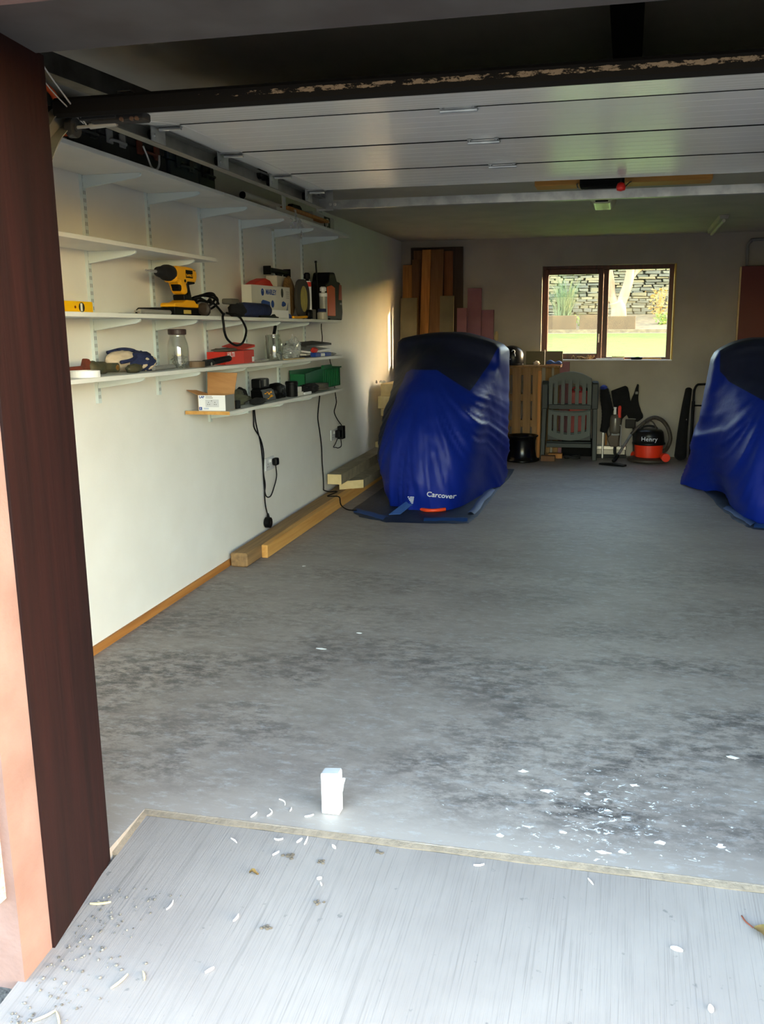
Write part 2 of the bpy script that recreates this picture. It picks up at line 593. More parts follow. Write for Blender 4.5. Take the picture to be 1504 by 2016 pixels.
M_doorb = wood('dark_door_board', (58, 40, 26), (70, 50, 34), 2, 0.6)
M_pinkb = mat('pink_foam_board', (150, 104, 112), 0.85, col2=(140, 94, 102), scale=6)
M_cream = mat('cream_block', (222, 200, 150), 0.8, col2=(208, 184, 134), scale=14)
M_creamt = mat('cream_block_dull', (150, 138, 116), 0.9, col2=(128, 118, 100), scale=14)  # duller tone for the tops and sides of the foam strips
M_cover = mat('blue_cover', (10, 40, 150), 0.42, col2=(14, 50, 172), scale=5, bump=0.12, bscale=30, spec=0.5)
M_coverd = mat('dark_blue_cover_top', (30, 36, 62), 0.5, col2=(38, 44, 72), scale=5, spec=0.5)
M_tarp = mat('ground_tarp', (36, 48, 70), 0.6, col2=(28, 38, 58), scale=8, bump=0.3, bscale=26)
M_tarpb = mat('tarp_blue_edge', (24, 56, 110), 0.55)
M_redoor = mat('red_board', (96, 22, 16), 0.5)
M_pallet = wood('pallet_wood', (120, 90, 56), (142, 110, 72), 2, 0.8)
M_vac = mat('vacuum_red', (216, 52, 24), 0.35)
M_hose = mat('hose_dark', (54, 46, 38), 0.5)
M_lamp = mat('lamp_cover', (210, 214, 170), 0.3, trans=0.4)
M_lawn = mat('lawn_grass', (70, 98, 18), 0.9, col2=(86, 112, 28), scale=6, bump=0.6, bscale=90)
M_soil = mat('bed_soil', (96, 84, 66), 0.95, col2=(120, 106, 80), scale=12, bump=0.5, bscale=30)
M_path = mat('pale_path', (140, 130, 110), 0.9)
M_stone = [mat('slate_stone_' + k, c, 0.85, col2=d, scale=9, bump=0.6, bscale=18) for k, c, d in
           (('grey', (92, 90, 76), (120, 115, 96)), ('buff', (108, 100, 76), (132, 122, 94)), ('dark', (78, 78, 70), (100, 98, 84)))]
M_trunk = mat('pale_bark', (150, 126, 100), 0.8, col2=(122, 96, 74), scale=5, stretch=(1, 1, 0.4), bump=0.3)
M_leafg = mat('grass_blade', (84, 102, 70), 0.7, col2=(104, 118, 82), scale=10)
M_leafy = mat('yellow_leaf', (150, 118, 56), 0.7)
M_leafb = mat('bright_leaf', (104, 124, 44), 0.7)
M_shave = mat('white_shaving', (240, 240, 236), 0.6)
M_straw = mat('straw', (204, 188, 128), 0.8)
M_leafbr = mat('brown_leaf', (120, 92, 52), 0.8, col2=(92, 84, 40), scale=30)
M_dirt = mat('dirt', (92, 82, 70), 0.95)

def seal_mat():
    m = bpy.data.materials.new('scuffed_rubber_seal')
    m.use_nodes = True
    t = m.node_tree
    b = t.nodes['Principled BSDF']
    tc = t.nodes.new('ShaderNodeTexCoord')
    mp = t.nodes.new('ShaderNodeMapping'); mp.inputs['Scale'].default_value = (1, 2.5, 2.5)
    n = t.nodes.new('ShaderNodeTexNoise'); n.inputs['Scale'].default_value = 26; n.inputs['Detail'].default_value = 8
    n.inputs['Roughness'].default_value = 0.75
    t.links.new(tc.outputs['Object'], mp.inputs[0]); t.links.new(mp.outputs[0], n.inputs['Vector'])
    sep = t.nodes.new('ShaderNodeSeparateXYZ'); t.links.new(tc.outputs['Object'], sep.inputs[0])
    # worn flakes run along the middle of the strip, more of them away from the left end
    ab = t.nodes.new('ShaderNodeMath'); ab.operation = 'SUBTRACT'; ab.inputs[1].default_value = 0.023
    t.links.new(sep.outputs[2], ab.inputs[0])
    a2 = t.nodes.new('ShaderNodeMath'); a2.operation = 'ABSOLUTE'; t.links.new(ab.outputs[0], a2.inputs[0])
    mr = t.nodes.new('ShaderNodeMapRange'); mr.inputs['From Min'].default_value = 0.005; mr.inputs['From Max'].default_value = 0.015
    mr.inputs['To Min'].default_value = 0.0; mr.inputs['To Max'].default_value = -0.5
    t.links.new(a2.outputs[0], mr.inputs[0])
    mx = t.nodes.new('ShaderNodeMapRange'); mx.inputs['From Min'].default_value = 0.2; mx.inputs['From Max'].default_value = 0.7
    mx.inputs['To Min'].default_value = -0.2; mx.inputs['To Max'].default_value = 0.03
    t.links.new(sep.outputs[0], mx.inputs[0])
    s1 = t.nodes.new('ShaderNodeMath'); t.links.new(n.outputs[0], s1.inputs[0]); t.links.new(mr.outputs[0], s1.inputs[1])
    s2 = t.nodes.new('ShaderNodeMath'); t.links.new(s1.outputs[0], s2.inputs[0]); t.links.new(mx.outputs[0], s2.inputs[1])
    r = t.nodes.new('ShaderNodeValToRGB')
    r.color_ramp.elements[0].position = 0.50; r.color_ramp.elements[0].color = lin((7, 6, 6))
    r.color_ramp.elements[1].position = 0.55; r.color_ramp.elements[1].color = lin((112, 100, 88))
    t.links.new(s2.outputs[0], r.inputs[0]); t.links.new(r.outputs[0], b.inputs['Base Color'])
    b.inputs['Roughness'].default_value = 0.85
    b.inputs['Specular IOR Level'].default_value = 0.15
    return m
M_seal = seal_mat()
M_joint = mat('joint_black', (10, 10, 10), 0.9, spec=0.1)
M_opener = mat('opener_black', (9, 9, 9), 0.85, spec=0.2)

# ================================================================== SETTING
bm = NB()
def slab(bm, poly, zf, th=0.12):
    v = [bm.verts.new((x, y, zf(y))) for x, y in poly]
    u = [bm.verts.new((x, y, zf(y) - th)) for x, y in poly]
    bm.faces.new(v); bm.faces.new(u[::-1])
    n = len(poly)
    for i in range(n):
        bm.faces.new((v[i], u[i], u[(i + 1) % n], v[(i + 1) % n]))
slab(bm, [(0, 2.034), (0.893, 2.034), (0.885, 2.255), (5.8, 2.255), (5.8, 9.26), (0, 9.26)], fz)
struct('floor', bm, M_floor)

bm = NB()
slab(bm, [(0.915, -1.6), (25, -1.6), (25, 2.238), (0.898, 2.238), (0.905, 2.06), (0.915, 1.45)], az)
struct('floor_apron', bm, M_apron)

# rough pale mortar edge between slab and apron
bm = NB()
xs = [0.885 + i * 0.05 for i in range(60)]
for x0, x1 in zip(xs, xs[1:]):
    def rw(x):
        return 2.240 + 0.006 * noise.noise(Vector((x * 9, 0, 0))), 2.258 + 0.004 * noise.noise(Vector((x * 7, 3, 0)))
    a0, b0 = rw(x0); a1, b1 = rw(x1)
    hexa(bm, [(x0, a0, -0.16), (x1, a1, -0.16), (x1, b1, -0.16), (x0, b0, -0.16),
              (x0, a0, -0.060), (x1, a1, -0.060), (x1, b1, -0.051), (x0, b0, -0.051)])
hexa(bm, [(0.889, 2.06, -0.2), (0.907, 2.06, -0.2), (0.899, 2.243, -0.2), (0.881, 2.243, -0.2),
          (0.889, 2.06, -0.075), (0.907, 2.06, -0.083), (0.899, 2.243, -0.061), (0.881, 2.243, -0.053)])
bmesh.ops.remove_doubles(bm, verts=bm.verts, dist=0.0002)
struct('trim_1', bm, M_mortar)

bm = NB()
slab(bm, [(-9, -1.6), (0.914, -1.6), (0.914, 1.45), (0.90, 1.62), (-9, 1.62)], lambda y: az(y) - 0.025, 0.1)
struct('floor_gravel', bm, M_gravel)
bm = NB()
box(bm, -40, 60, -60, -1.6, az(-1.6) - 0.2, az(-1.6) - 0.005)
struct('floor_driveway', bm, M_drive)

bm = NB(); box(bm, -0.3, 0, 2.033, 9.26, -0.3, 2.6); struct('wall_left', bm, M_white)
# back wall with the window opening
bm = NB()
WX0, WX1, WZ0, WZ1 = 1.44, 2.72, 1.095, 2.018
for a in ((0, WX0, -0.1, 2.6), (WX1, 6.0, -0.1, 2.6), (WX0, WX1, -0.1, WZ0), (WX0, WX1, WZ1, 2.6)):
    box(bm, a[0], a[1], 9.12, 9.26, a[2], a[3])
bmesh.ops.remove_doubles(bm, verts=bm.verts, dist=0.0005)
struct('wall_back', bm, M_walldark)
bm = NB(); box(bm, 5.8, 6.1, 2.0, 9.26, -0.2, 2.6); struct('wall_right', bm, M_walldark)
bm = NB(); box(bm, -0.3, 6.1, 2.0, 9.26, 2.29, 2.55); struct('ceiling', bm, M_ceil)

# front pier (left of the opening), its reveal splays a little
bm = NB()
prism(bm, [(-9, 1.613), (0.931, 1.609), (0.931, 1.719), (0.893, 2.033), (-9, 2.033)], 2, -0.35, 3.0)
struct('wall_front', bm, M_pink)
bm = NB()
box(bm, -8.9, 0.905, 1.588, 1.6125, 0.085, 3.0)
struct('trim_2', bm, M_harl)
# dark wood-grain reveal board
bm = NB()
hexa(bm, [(0.9315, 1.717, az(1.717) + 0.0), (0.9385, 1.718, az(1.717) + 0.0), (0.9005, 2.036, az(2.036) + 0.001), (0.8935, 2.036, az(2.036) + 0.001),
          (0.9315, 1.717, 2.05), (0.9385, 1.718, 2.05), (0.9005, 2.036, 2.05), (0.8935, 2.036, 2.05)])
struct('trim_3', bm, M_ply)
bm = NB(); box(bm, 0.90, 25, 1.613, 2.0, 2.045, 3.0); struct('wall_front_lintel', bm, M_soffit)  # stretched unseen to the right to block low sun from the apron
bm = NB(); box(bm, 0.5, 25, 1.585, 1.612, 2.008, 3.0); struct('trim_4', bm, M_pink)
bm = NB(); box(bm, 3.62, 25, 1.61, 2.03, -0.3, 2.05); struct('wall_front_right_sunblock', bm, M_pink)  # right pier, lengthened out of view to keep sun off the apron

bm = NB()
hexa(bm, [(0, 2.04, fz(2.04)), (0.016, 2.04, fz(2.04)), (0.016, 9.12, fz(9.12)), (0, 9.12, fz(9.12)),
          (0, 2.04, fz(2.04) + 0.036), (0.012, 2.04, fz(2.04) + 0.036), (0.012, 9.12, fz(9.12) + 0.036), (0, 9.12, fz(9.12) + 0.036)])
struct('baseboard_left', bm, M_base)

# ------------------------------------------------------------------ window
wn = NB()
FY0, FY1 = 9.19, 9.24
def frame_ring(bm, x0, x1, z0, z1, gx0, gx1, gz0, gz1, y0, y1, bev=0.004):
    box(bm, x0, gx0, y0, y1, z0, z1, bev)
    box(bm, gx1, x1, y0, y1, z0, z1, bev)
    box(bm, gx0, gx1, y0, y1, z0, gz0, bev)
    box(bm, gx0, gx1, y0, y1, gz1, z1, bev)
box(wn, WX0, 1.475, FY0, FY1, WZ0, WZ1, 0.003)
box(wn, 2.662, WX1, FY0, FY1, WZ0, WZ1, 0.003)
box(wn, 1.475, 2.662, FY0, FY1, WZ0, 1.129, 0.003)
box(wn, 1.475, 2.662, FY0, FY1, 1.976, WZ1, 0.003)
box(wn, 2.030, 2.090, FY0, FY1, 1.129, 1.976, 0.003)
win = struct('window_1', wn, M_frame)
bm = NB(); frame_ring(bm, 1.462, 2.040, 1.115, 1.990, 1.500, 1.989, 1.164, 1.935, FY0 - 0.022, FY0 + 0.03)
o = struct('sash', bm, M_frame, parent=win)
bm = NB(); box(bm, 2.000, 2.012, FY0 - 0.036, FY0 - 0.022, 1.27, 1.36, 0.003); box(bm, 2.0, 2.012, FY0 - 0.05, FY0 - 0.036, 1.27, 1.30, 0.002)
h = struct('window_handle', bm, M_galv2, parent=o)
for nm, a in (('glass_pane', (1.49, 1.995, 1.155, 1.945)), ('glass_pane', (2.085, 2.668, 1.12, 1.985))):
    bm = NB(); box(bm, a[0], a[1], FY0 + 0.012, FY0 + 0.016, a[2], a[3]); struct(nm, bm, M_pane, parent=win)
bm = NB(); box(bm, WX0 + 0.001, WX1 - 0.001, 9.095, FY0, WZ0 - 0.0, WZ0 + 0.012, 0.003)
struct('window_sill', bm, M_white, parent=win)
bm = NB(); box(bm, WX1 - 0.014, WX1 + 0.004, 9.112, 9.188, WZ0 + 0.012, WZ1, 0.004)
struct('yellow_lit_edge', bm, mat('lit_edge_yellow', (216, 180, 104), 0.9), parent=win)  # yellow light on the reveal edge is put into this strip's colour

# ================================================================== GARDEN BEHIND
def gz(y):
    return 0.50 + 0.113 * (y - 9.4)
bm = NB(); slab(bm, [(-14, 9.27), (40, 9.27), (40, 16.75), (-14, 16.75)], gz, 0.3); struct('floor_lawn', bm, M_lawn)
bm = NB(); slab(bm, [(-14, 16.752), (40, 16.752), (40, 17.15), (-14, 17.15)], lambda y: 1.335, 0.3); struct('floor_path', bm, M_path)
bm = NB(); slab(bm, [(-14, 17.152), (40, 17.152), (40, 18.6), (-14, 18.6)], lambda y: 1.40 + 0.20 * (y - 17.15), 0.5); struct('floor_bed', bm, M_soil)

# dry stone garden wall: every stone in sight is a piece of its own
gw = thing('garden_wall', 'dry-stone garden wall of thin slate courses seen through the window', 'wall', (2.0, 18.7, 1.4))
bm = NB(); box(bm, -13, 39, 18.75, 19.3, 1.2, 3.0); ob('wall_core', bm, M_stone[2], gw, w=True)
rnd = random.Random(11)
stone_meshes = []
def stone_bm(w, h, d, sd):
    b_ = bmesh.new()
    box(b_, -w / 2, w / 2, -d, 0.05, 0, h)
    for v in b_.verts:
        v.co += Vector((rnd.uniform(-1, 1) * w * 0.06, rnd.uniform(-1, 1) * 0.012, rnd.uniform(-1, 1) * h * 0.16))
    bmesh.ops.bevel(b_, geom=list(b_.edges), offset=min(w, h) * 0.09, segments=1, affect='EDGES')
    return b_
for i in range(24):
    me = bpy.data.meshes.new('stone')
    b_ = stone_bm(1.0, 1.0, 0.09 + 0.05 * rnd.random(), i)
    b_.to_mesh(me); b_.free()
    me.materials.append(M_stone[i % 3])
    stone_meshes.append(me)
cnt = 0
far = NB()
z = 1.62
while z < 3.02:
    h = rnd.uniform(0.032, 0.075)
    x = -3.0 + rnd.uniform(0, 0.2)
    while x < 9.0:
        w = rnd.uniform(0.12, 0.36)
        if 0.35 < x + w / 2 < 3.35 and z < 2.62 and cnt < 298:
            o = bpy.data.objects.new('stone', rnd.choice(stone_meshes))
            COL.objects.link(o)
            o.parent = gw
            o.location = Vector((x + w / 2, 18.745, z)) - Vector(gw.location)
            o.scale = (w + 0.004, 1, h - 0.001)
            cnt += 1
        else:
            hexa(far, [(x + 0.005, 18.64 + rnd.uniform(0, .03), z), (x + w - 0.006, 18.64 + rnd.uniform(0, .03), z), (x + w - 0.006, 18.76, z), (x + 0.005, 18.76, z),
                       (x + 0.012, 18.66, z + h - 0.01), (x + w - 0.012, 18.66, z + h - 0.01), (x + w - 0.006, 18.76, z + h - 0.01), (x + 0.005, 18.76, z + h - 0.01)])
        x += w
    z += h
ob('outer_stones', far, M_stone[0], gw, w=True, kind='stuff')

M_edge = mat('bed_board_brown', (92, 72, 48), 0.8, col2=(74, 58, 40), scale=4)
# flat brown boards along the front of the bed
for x0, x1, zt in ((-1.6, 0.62, 1.66), (0.66, 1.34, 1.66), (1.40, 1.86, 1.67), (1.88, 2.42, 1.64)):
    bm = NB(); box(bm, x0, x1, 17.16, 17.20, 1.30, zt, 0.004)
    solo('bed_board', bm, M_edge, 'flat brown board before the garden bed, %s' % {-1.6: 'below the tall grass clump', 0.66: 'second from the left in the window', 1.40: 'just left of the window mullion', 1.88: 'at the foot of the forked tree'}[x0], 'board', 'brown boards before the garden bed')

# forked pale tree
tr = thing('garden_tree', 'pale barked forked tree in front of the slate garden wall', 'tree', (2.12, 17.6, 1.45))
bm = NB()
tube(bm, [(2.13, 17.6, 1.40), (2.11, 17.6, 1.6), (2.10, 17.6, 1.80), (2.06, 17.58, 1.92)], 0.14, 12, rfun=lambda t, i: 1.15 - 0.2 * t)
tube(bm, [(2.08, 17.6, 1.76), (2.18, 17.6, 2.0), (2.27, 17.58, 2.3), (2.31, 17.55, 2.7), (2.40, 17.5, 3.3), (2.30, 17.4, 4.2)], 0.10, 10, rfun=lambda t, i: 1.05 - 0.5 * t)
tube(bm, [(2.08, 17.6, 1.78), (1.96, 17.6, 2.05), (1.93, 17.6, 2.35), (1.80, 17.55, 2.9), (1.72, 17.5, 3.8)], 0.085, 10, rfun=lambda t, i: 1.05 - 0.5 * t)
tube(bm, [(2.28, 17.58, 2.32), (2.45, 17.6, 2.5), (2.75, 17.6, 2.62), (3.2, 17.6, 2.9)], 0.05, 8, rfun=lambda t, i: 1 - 0.5 * t)
ob('trunk', bm, M_trunk, tr, w=True, smooth=True)
bm = NB()
for i in range(420):
    c = Vector((2.0 + rnd.gauss(0, 1.0), 17.4 + rnd.gauss(0, 0.7), 4.6 + rnd.gauss(0, 0.45)))
    a = Vector((rnd.uniform(-1, 1), rnd.uniform(-1, 1), rnd.uniform(-1, 1))).normalized() * 0.09
    b_ = a.orthogonal().normalized() * 0.05
    bm.faces.new([bm.verts.new(c - a), bm.verts.new(c + b_), bm.verts.new(c + a), bm.verts.new(c - b_)])
ob('crown', bm, M_leafb, tr, w=True, kind='stuff')

def grass_clump(name, label, x, y, z0, h, spread, n, m, seed):
    r_ = random.Random(seed)
    b_ = NB()
    for i in range(n):
        a = r_.uniform(0, 6.283); l = h * r_.uniform(0.6, 1.05)
        bend = spread * r_.uniform(0.2, 1.0)
        p0 = Vector((x + r_.gauss(0, 0.07), y + r_.gauss(0, 0.06), z0))
        w = Vector((-math.sin(a), math.cos(a), 0)) * 0.009
        pv = None
        for k in range(5):
            t = k / 4
            p = p0 + Vector((math.cos(a) * bend * t * t, math.sin(a) * bend * t * t * 0.7, l * (t - 0.25 * t * t * (bend / max(spread, .01)))))
            q = (b_.verts.new(p - w * (1 - t * 0.9)), b_.verts.new(p + w * (1 - t * 0.9)))
            if pv:
                b_.faces.new((pv[0], pv[1], q[1], q[0]))
            pv = q
    return solo(name, b_, m, label, 'plant')
grass_clump('ornamental_grass', 'tall clump of arching green grass left in the garden bed', 1.05, 17.9, 1.5, 1.05, 0.6, 240, M_leafg, 3)
def leafy(name, label, x, y, z0, h, n, m, seed, sz=0.045):
    r_ = random.Random(seed)
    b_ = NB()
    for k in range(5):
        a = r_.uniform(0, 6.28)
        tube(b_, [(x, y, z0), (x + 0.06 * math.cos(a), y + 0.06 * math.sin(a), z0 + h * 0.5), (x + 0.14 * math.cos(a), y + 0.14 * math.sin(a), z0 + h * r_.uniform(.8, 1))], 0.006, 4, 2)
    for i in range(n):
        c = Vector((x + r_.gauss(0, h * 0.2), y + r_.gauss(0, h * 0.15), z0 + h * r_.uniform(0.25, 1.0)))
        a = Vector((r_.uniform(-1, 1), r_.uniform(-1, 1), r_.uniform(-.6, .6))).normalized() * sz
        s = a.orthogonal().normalized() * sz * 0.5
        b_.faces.new([b_.verts.new(c - a), b_.verts.new(c + s), b_.verts.new(c + a), b_.verts.new(c - s)])
    return solo(name, b_, m, label, 'plant')
leafy('autumn_shrub', 'yellow leaved shrub at the right of the garden bed', 2.86, 18.2, 1.55, 0.62, 90, M_leafy, 5)
leafy('young_shrub', 'bright green low plant at the foot of the stone wall', 2.92, 17.6, 1.42, 0.28, 70, M_leafb, 6)
leafy('seedling', 'small green plant between two brown boards', 1.37, 17.5, 1.46, 0.22, 30, M_leafb, 8, 0.03)

# ================================================================== OVERHEAD DOOR
DX0, DX1 = 0.80, 3.74
JN = [(2.265, 1.968), (2.765, 2.048), (3.243, 2.050), (3.737, 2.052), (4.200, 2.052)]
dr = thing('garage_door', 'white ribbed sectional overhead door open under the ceiling', 'door', (2.27, 3.2, 2.05))
for i in range(4):
    (y0, z0), (y1, z1) = JN[i], JN[i + 1]
    L = math.hypot(y1 - y0, z1 - z0)
    ty, tz = (y1 - y0) / L, (z1 - z0) / L
    def P(s, d):
        return (y0 + ty * s - tz * d, z0 + tz * s + ty * d)
    prof = [P(0.005, 0.008), P(0.011, 0)]
    for g in (0.2, 0.35, 0.5, 0.65, 0.8):
        s = L * g
        prof += [P(s - 0.004, 0), P(s - 0.0012, 0.0005), P(s + 0.0012, 0.0005), P(s + 0.004, 0)]
    prof += [P(L - 0.010, 0), P(L - 0.004, 0.008), P(L - 0.003, 0.036), P(0.004, 0.036)]
    bm = NB()
    prism(bm, prof, 0, DX0, DX1)
    pn = ob('panel', bm, M_door, dr, w=True)
    bm = NB()
    a = [P(0.004, 0.0365), P(L - 0.003, 0.0365), P(L - 0.003, 0.040), P(0.004, 0.040)]
    prism(bm, a, 0, DX0, DX1)
    ob('outer_skin', bm, M_doorout, pn, w=True)
    for x0 in (DX0, DX1 - 0.075):
        bm = NB()
        prism(bm, [P(0.006, -0.0015), P(L - 0.006, -0.0015), P(L - 0.006, 0.0), P(0.006, 0.0)], 0, x0, x0 + 0.075)
        prism(bm, [P(0.006, -0.0015), P(L - 0.006, -0.0015), P(L - 0.006, 0.038), P(0.006, 0.038)], 0, x0 - 0.0015 if x0 < 2 else x0 + 0.075, x0 if x0 < 2 else x0 + 0.0765)
        ob('end_cap', bm, M_door, pn, w=True)
for yy, zz in JN[1:4]:  # black strips added so the gaps between panels read dark
    bm = NB(); box(bm, DX0 + 0.002, DX1 - 0.002, yy - 0.0045, yy + 0.0045, zz - 0.0012, zz + 0.02); ob('joint_dark_strip', bm, M_joint, dr, w=True)
# bottom rubber seal
bm = NB()
prism(bm, [(0, 0.004), (0.010, -0.004), (0.034, 0.0), (0.040, 0.012), (0.036, 0.040), (0.012, 0.046), (0.0, 0.036)], 0, 0.0, DX1 - DX0 + 0.02)
s_ = ob('bottom_seal', bm, M_seal, dr)
s_.location = Vector((DX0 - 0.015, 2.225, 1.962)) - Vector(dr.location)
# dark reinforcing bar end and corner bracket
bm = NB()
box(bm, 0.86, 1.02, 2.275, 2.315, 1.950, 1.972, 0.004)
box(bm, 0.83, 0.94, 2.27, 2.33, 1.958, 1.970, 0.002)
ob('corner_bracket', bm, M_rubber, dr, w=True, label='black corner bracket with rusty screws')
bm = NB()
for x in (0.955, 0.985, 1.0):
    cyl(bm, (x, 2.272, 1.955), (x, 2.280, 1.955), 0.006, n=8)
ob('screw', bm, mat('rusty_screw', (70, 52, 42), 0.8), dr, w=True, kind='stuff')
bm = NB(); cyl(bm, (0.845, 2.30, 1.948), (0.925, 2.30, 1.952), 0.008, n=12); cyl(bm, (0.80, 2.30, 1.947), (0.845, 2.30, 1.948), 0.0045, n=8)
ob('roller_shaft', bm, M_grey, dr, w=True)
bm = NB(); cyl(bm, (0.782, 2.30, 1.947), (0.802, 2.30, 1.947), 0.026, n=20); cyl(bm, (0.802, 2.30, 1.947), (0.806, 2.30, 1.947), 0.012, n=14)
ob('roller', bm, M_dkgrey, dr, w=True, smooth=False)
for k, (yy, zz) in enumerate(JN[1:4] + [(4.17, 2.052)]):
    bm = NB()
    box(bm, 0.792, 0.795, yy - 0.045, yy + 0.045, zz - 0.052, zz + 0.03)
    box(bm, 0.795, 0.870, yy - 0.022, yy + 0.022, zz - 0.006, zz - 0.0025)
    cyl(bm, (0.80, yy, zz - 0.012), (0.875, yy, zz - 0.012), 0.006, n=10)
    cyl(bm, (0.789, yy - 0.02, zz - 0.034), (0.798, yy - 0.02, zz - 0.034), 0.007, n=8)
    ob('roller_bracket', bm, M_galv, dr, w=True)
    bm = NB(); cyl(bm, (0.766, yy, zz - 0.028), (0.786, yy, zz - 0.028), 0.018, n=14)
    ob('roller', bm, M_black, dr, w=True)
# centre hinges on each joint
HX = [[1.770, 3.30], [1.752, 3.33], [1.735, 2.99]]
for k in range(3):
    yy, zz = JN[k + 1]
    for x in [(1.775, 3.27), (1.775, 3.27), (1.775, 3.27)][k]:
        bm = NB()
        box(bm, x - 0.055, x - 0.040, yy - 0.030, yy + 0.030, zz - 0.005, zz - 0.0015, 0.001)
        box(bm, x + 0.040, x + 0.055, yy - 0.030, yy + 0.030, zz - 0.005, zz - 0.0015, 0.001)
        box(bm, x - 0.05, x + 0.05, yy - 0.012, yy + 0.020, zz - 0.006, zz - 0.002)
        cyl(bm, (x - 0.056, yy, zz - 0.009), (x + 0.056, yy, zz - 0.009), 0.006, n=10)
        for dx in (-0.047, 0.047):
            for dy in (-0.02, 0.02):
                cyl(bm, (x + dx, yy + dy, zz - 0.009), (x + dx, yy + dy, zz - 0.004), 0.005, n=6)
        ob('hinge', bm, M_galv, dr, w=True)

# tracks
def sweep_yz(bm, path, prof):
    """path: (y,z) points; prof: (x, n) offsets, n along the path normal"""
    rings = []
    for i, p in enumerate(path):
        a = Vector(path[max(i - 1, 0)]); b_ = Vector(path[min(i + 1, len(path) - 1)])
        d = (b_ - a).normalized()
        n = Vector((-d.y, d.x))
        rings.append([bm.verts.new((x, p[0] + n.x * q, p[1] + n.y * q)) for x, q in prof])
    m_ = len(prof)
    for a, b_ in zip(rings, rings[1:]):
        for j in range(m_):
            bm.faces.new((a[j], a[(j + 1) % m_], b_[(j + 1) % m_], b_[j]))
    bm.faces.new(rings[0][::-1]); bm.faces.new(rings[-1])
CP = [(0.790, 0.0), (0.755, 0.0), (0.755, 0.052), (0.790, 0.052), (0.790, 0.0495), (0.7575, 0.0495), (0.7575, 0.0025), (0.790, 0.0025)]
tk = thing('door_track', 'galvanised steel track of the overhead door along the shelves, curved at the front', 'track', (0.77, 3.3, 2.0))
bm = NB()
path = [(2.165, -0.04), (2.165, 1.72)] + [(2.165 + 0.30 * (1 - math.cos(R(a))), 1.72 + 0.275 * math.sin(R(a))) for a in range(9, 91, 9)] + [(3.3, 1.996), (4.44, 1.998)]
sweep_yz(bm, path, CP)
ob('lower_rail', bm, M_rail, tk, w=True)
bm = NB()
CPS = [(0.790, 0.0), (0.745, 0.0), (0.745, 0.045), (0.790, 0.045), (0.790, 0.0425), (0.7475, 0.0425), (0.7475, 0.0025), (0.790, 0.0025)]
sweep_yz(bm, [(2.62, 2.075), (3.3, 2.078), (4.44, 2.080)], CPS)
ob('upper_rail', bm, M_rail, tk, w=True)
bm = NB()
hexa(bm, [(0.55, 2.12, 2.13), (0.61, 2.12, 2.13), (0.76, 3.2, 2.12), (0.70, 3.2, 2.12), (0.55, 2.12, 2.19), (0.61, 2.12, 2.19), (0.76, 3.2, 2.18), (0.70, 3.2, 2.18)])
ob('top_brace', bm, M_galv2, tk, w=True)
for y in (3.95, 4.36):
    bm = NB()
    box(bm, 0.752, 0.755, y - 0.02, y + 0.02, 1.94 if y < 4 else 2.0, 2.29)
    box(bm, 0.74, 0.77, y - 0.02, y + 0.02, 2.284, 2.29)
    ob('hanger', bm, M_galv, tk, w=True)
bm = NB()
box(bm, 0.752, 0.756, 4.39, 4.47, 1.985, 2.10)
box(bm, 0.756, 0.83, 4.425, 4.429, 1.99, 2.10)
for dy in (4.41, 4.44):
    cyl(bm, (0.756, dy, 2.06), (0.764, dy, 2.06), 0.008, n=8)
ob('end_plate', bm, M_galv, tk, w=True)
bm = NB()
box(bm, 0.79, 3.75, 4.430, 4.434, 2.0, 2.040)
box(bm, 0.79, 3.75, 4.434, 4.468, 2.0, 2.004)
cb = thing('cross_bar', 'galvanised angle bar crossing the garage behind the overhead door', 'bar', (2.27, 4.45, 2.0))
ob('angle', bm, M_galv, cb, w=True)
for x in (0.815, 0.838):
    bm = NB(); cyl(bm, (x, 4.423, 2.02), (x, 4.430, 2.02), 0.007, n=8); ob('bolt', bm, M_steel, cb, w=True)
bm = NB()
for y in (3.66, 3.70):
    cyl(bm, (0.758, y, 2.045), (0.775, y, 2.045), 0.021, n=16)
ob('idler_wheel', bm, M_black, tk, w=True)
tk2 = thing('door_track', 'galvanised steel track at the far right end of the overhead door', 'track', (3.77, 3.3, 2.0))
bm = NB(); sweep_yz(bm, path, [(4.545 - x, n) for x, n in CP]); ob('lower_rail', bm, M_galv, tk2, w=True)
for y in (3.95, 4.36):
    bm = NB(); box(bm, 3.79, 3.793, y - 0.02, y + 0.02, 2.0, 2.29); ob('hanger', bm, M_galv, tk2, w=True)

# cable drum and cable beside the post
dm = thing('cable_drum', 'pale cable drum with thin steel cables above the curved track', 'drum', (0.84, 2.12, 2.07))
bm = NB(); lathe(bm, [(0.012, 0), (0.034, 0.002), (0.034, 0.006), (0.026, 0.008), (0.026, 0.034), (0.034, 0.036), (0.034, 0.04), (0.012, 0.042)], n=20,
      M=Matrix.Translation((0.815, 2.075, 2.115)) @ Matrix.Rotation(R(90), 4, 'Y'))
ob('drum', bm, mat('pale_plastic', (196, 190, 178), 0.5), dm, w=True, smooth=False)
bm = NB(); cyl(bm, (0.70, 2.075, 2.115), (0.90, 2.075, 2.115), 0.010, n=10); ob('shaft', bm, M_galv, dm, w=True)
bm = NB()
tube(bm, [(0.842, 2.045, 2.105), (0.842, 2.15, 2.03), (0.836, 2.296, 1.952)], 0.0022, 6)
tube(bm, [(0.832, 2.05, 2.10), (0.828, 2.14, 2.02), (0.828, 2.296, 1.955)], 0.0018, 6)
ob('cable', bm, M_steel, dm, w=True)

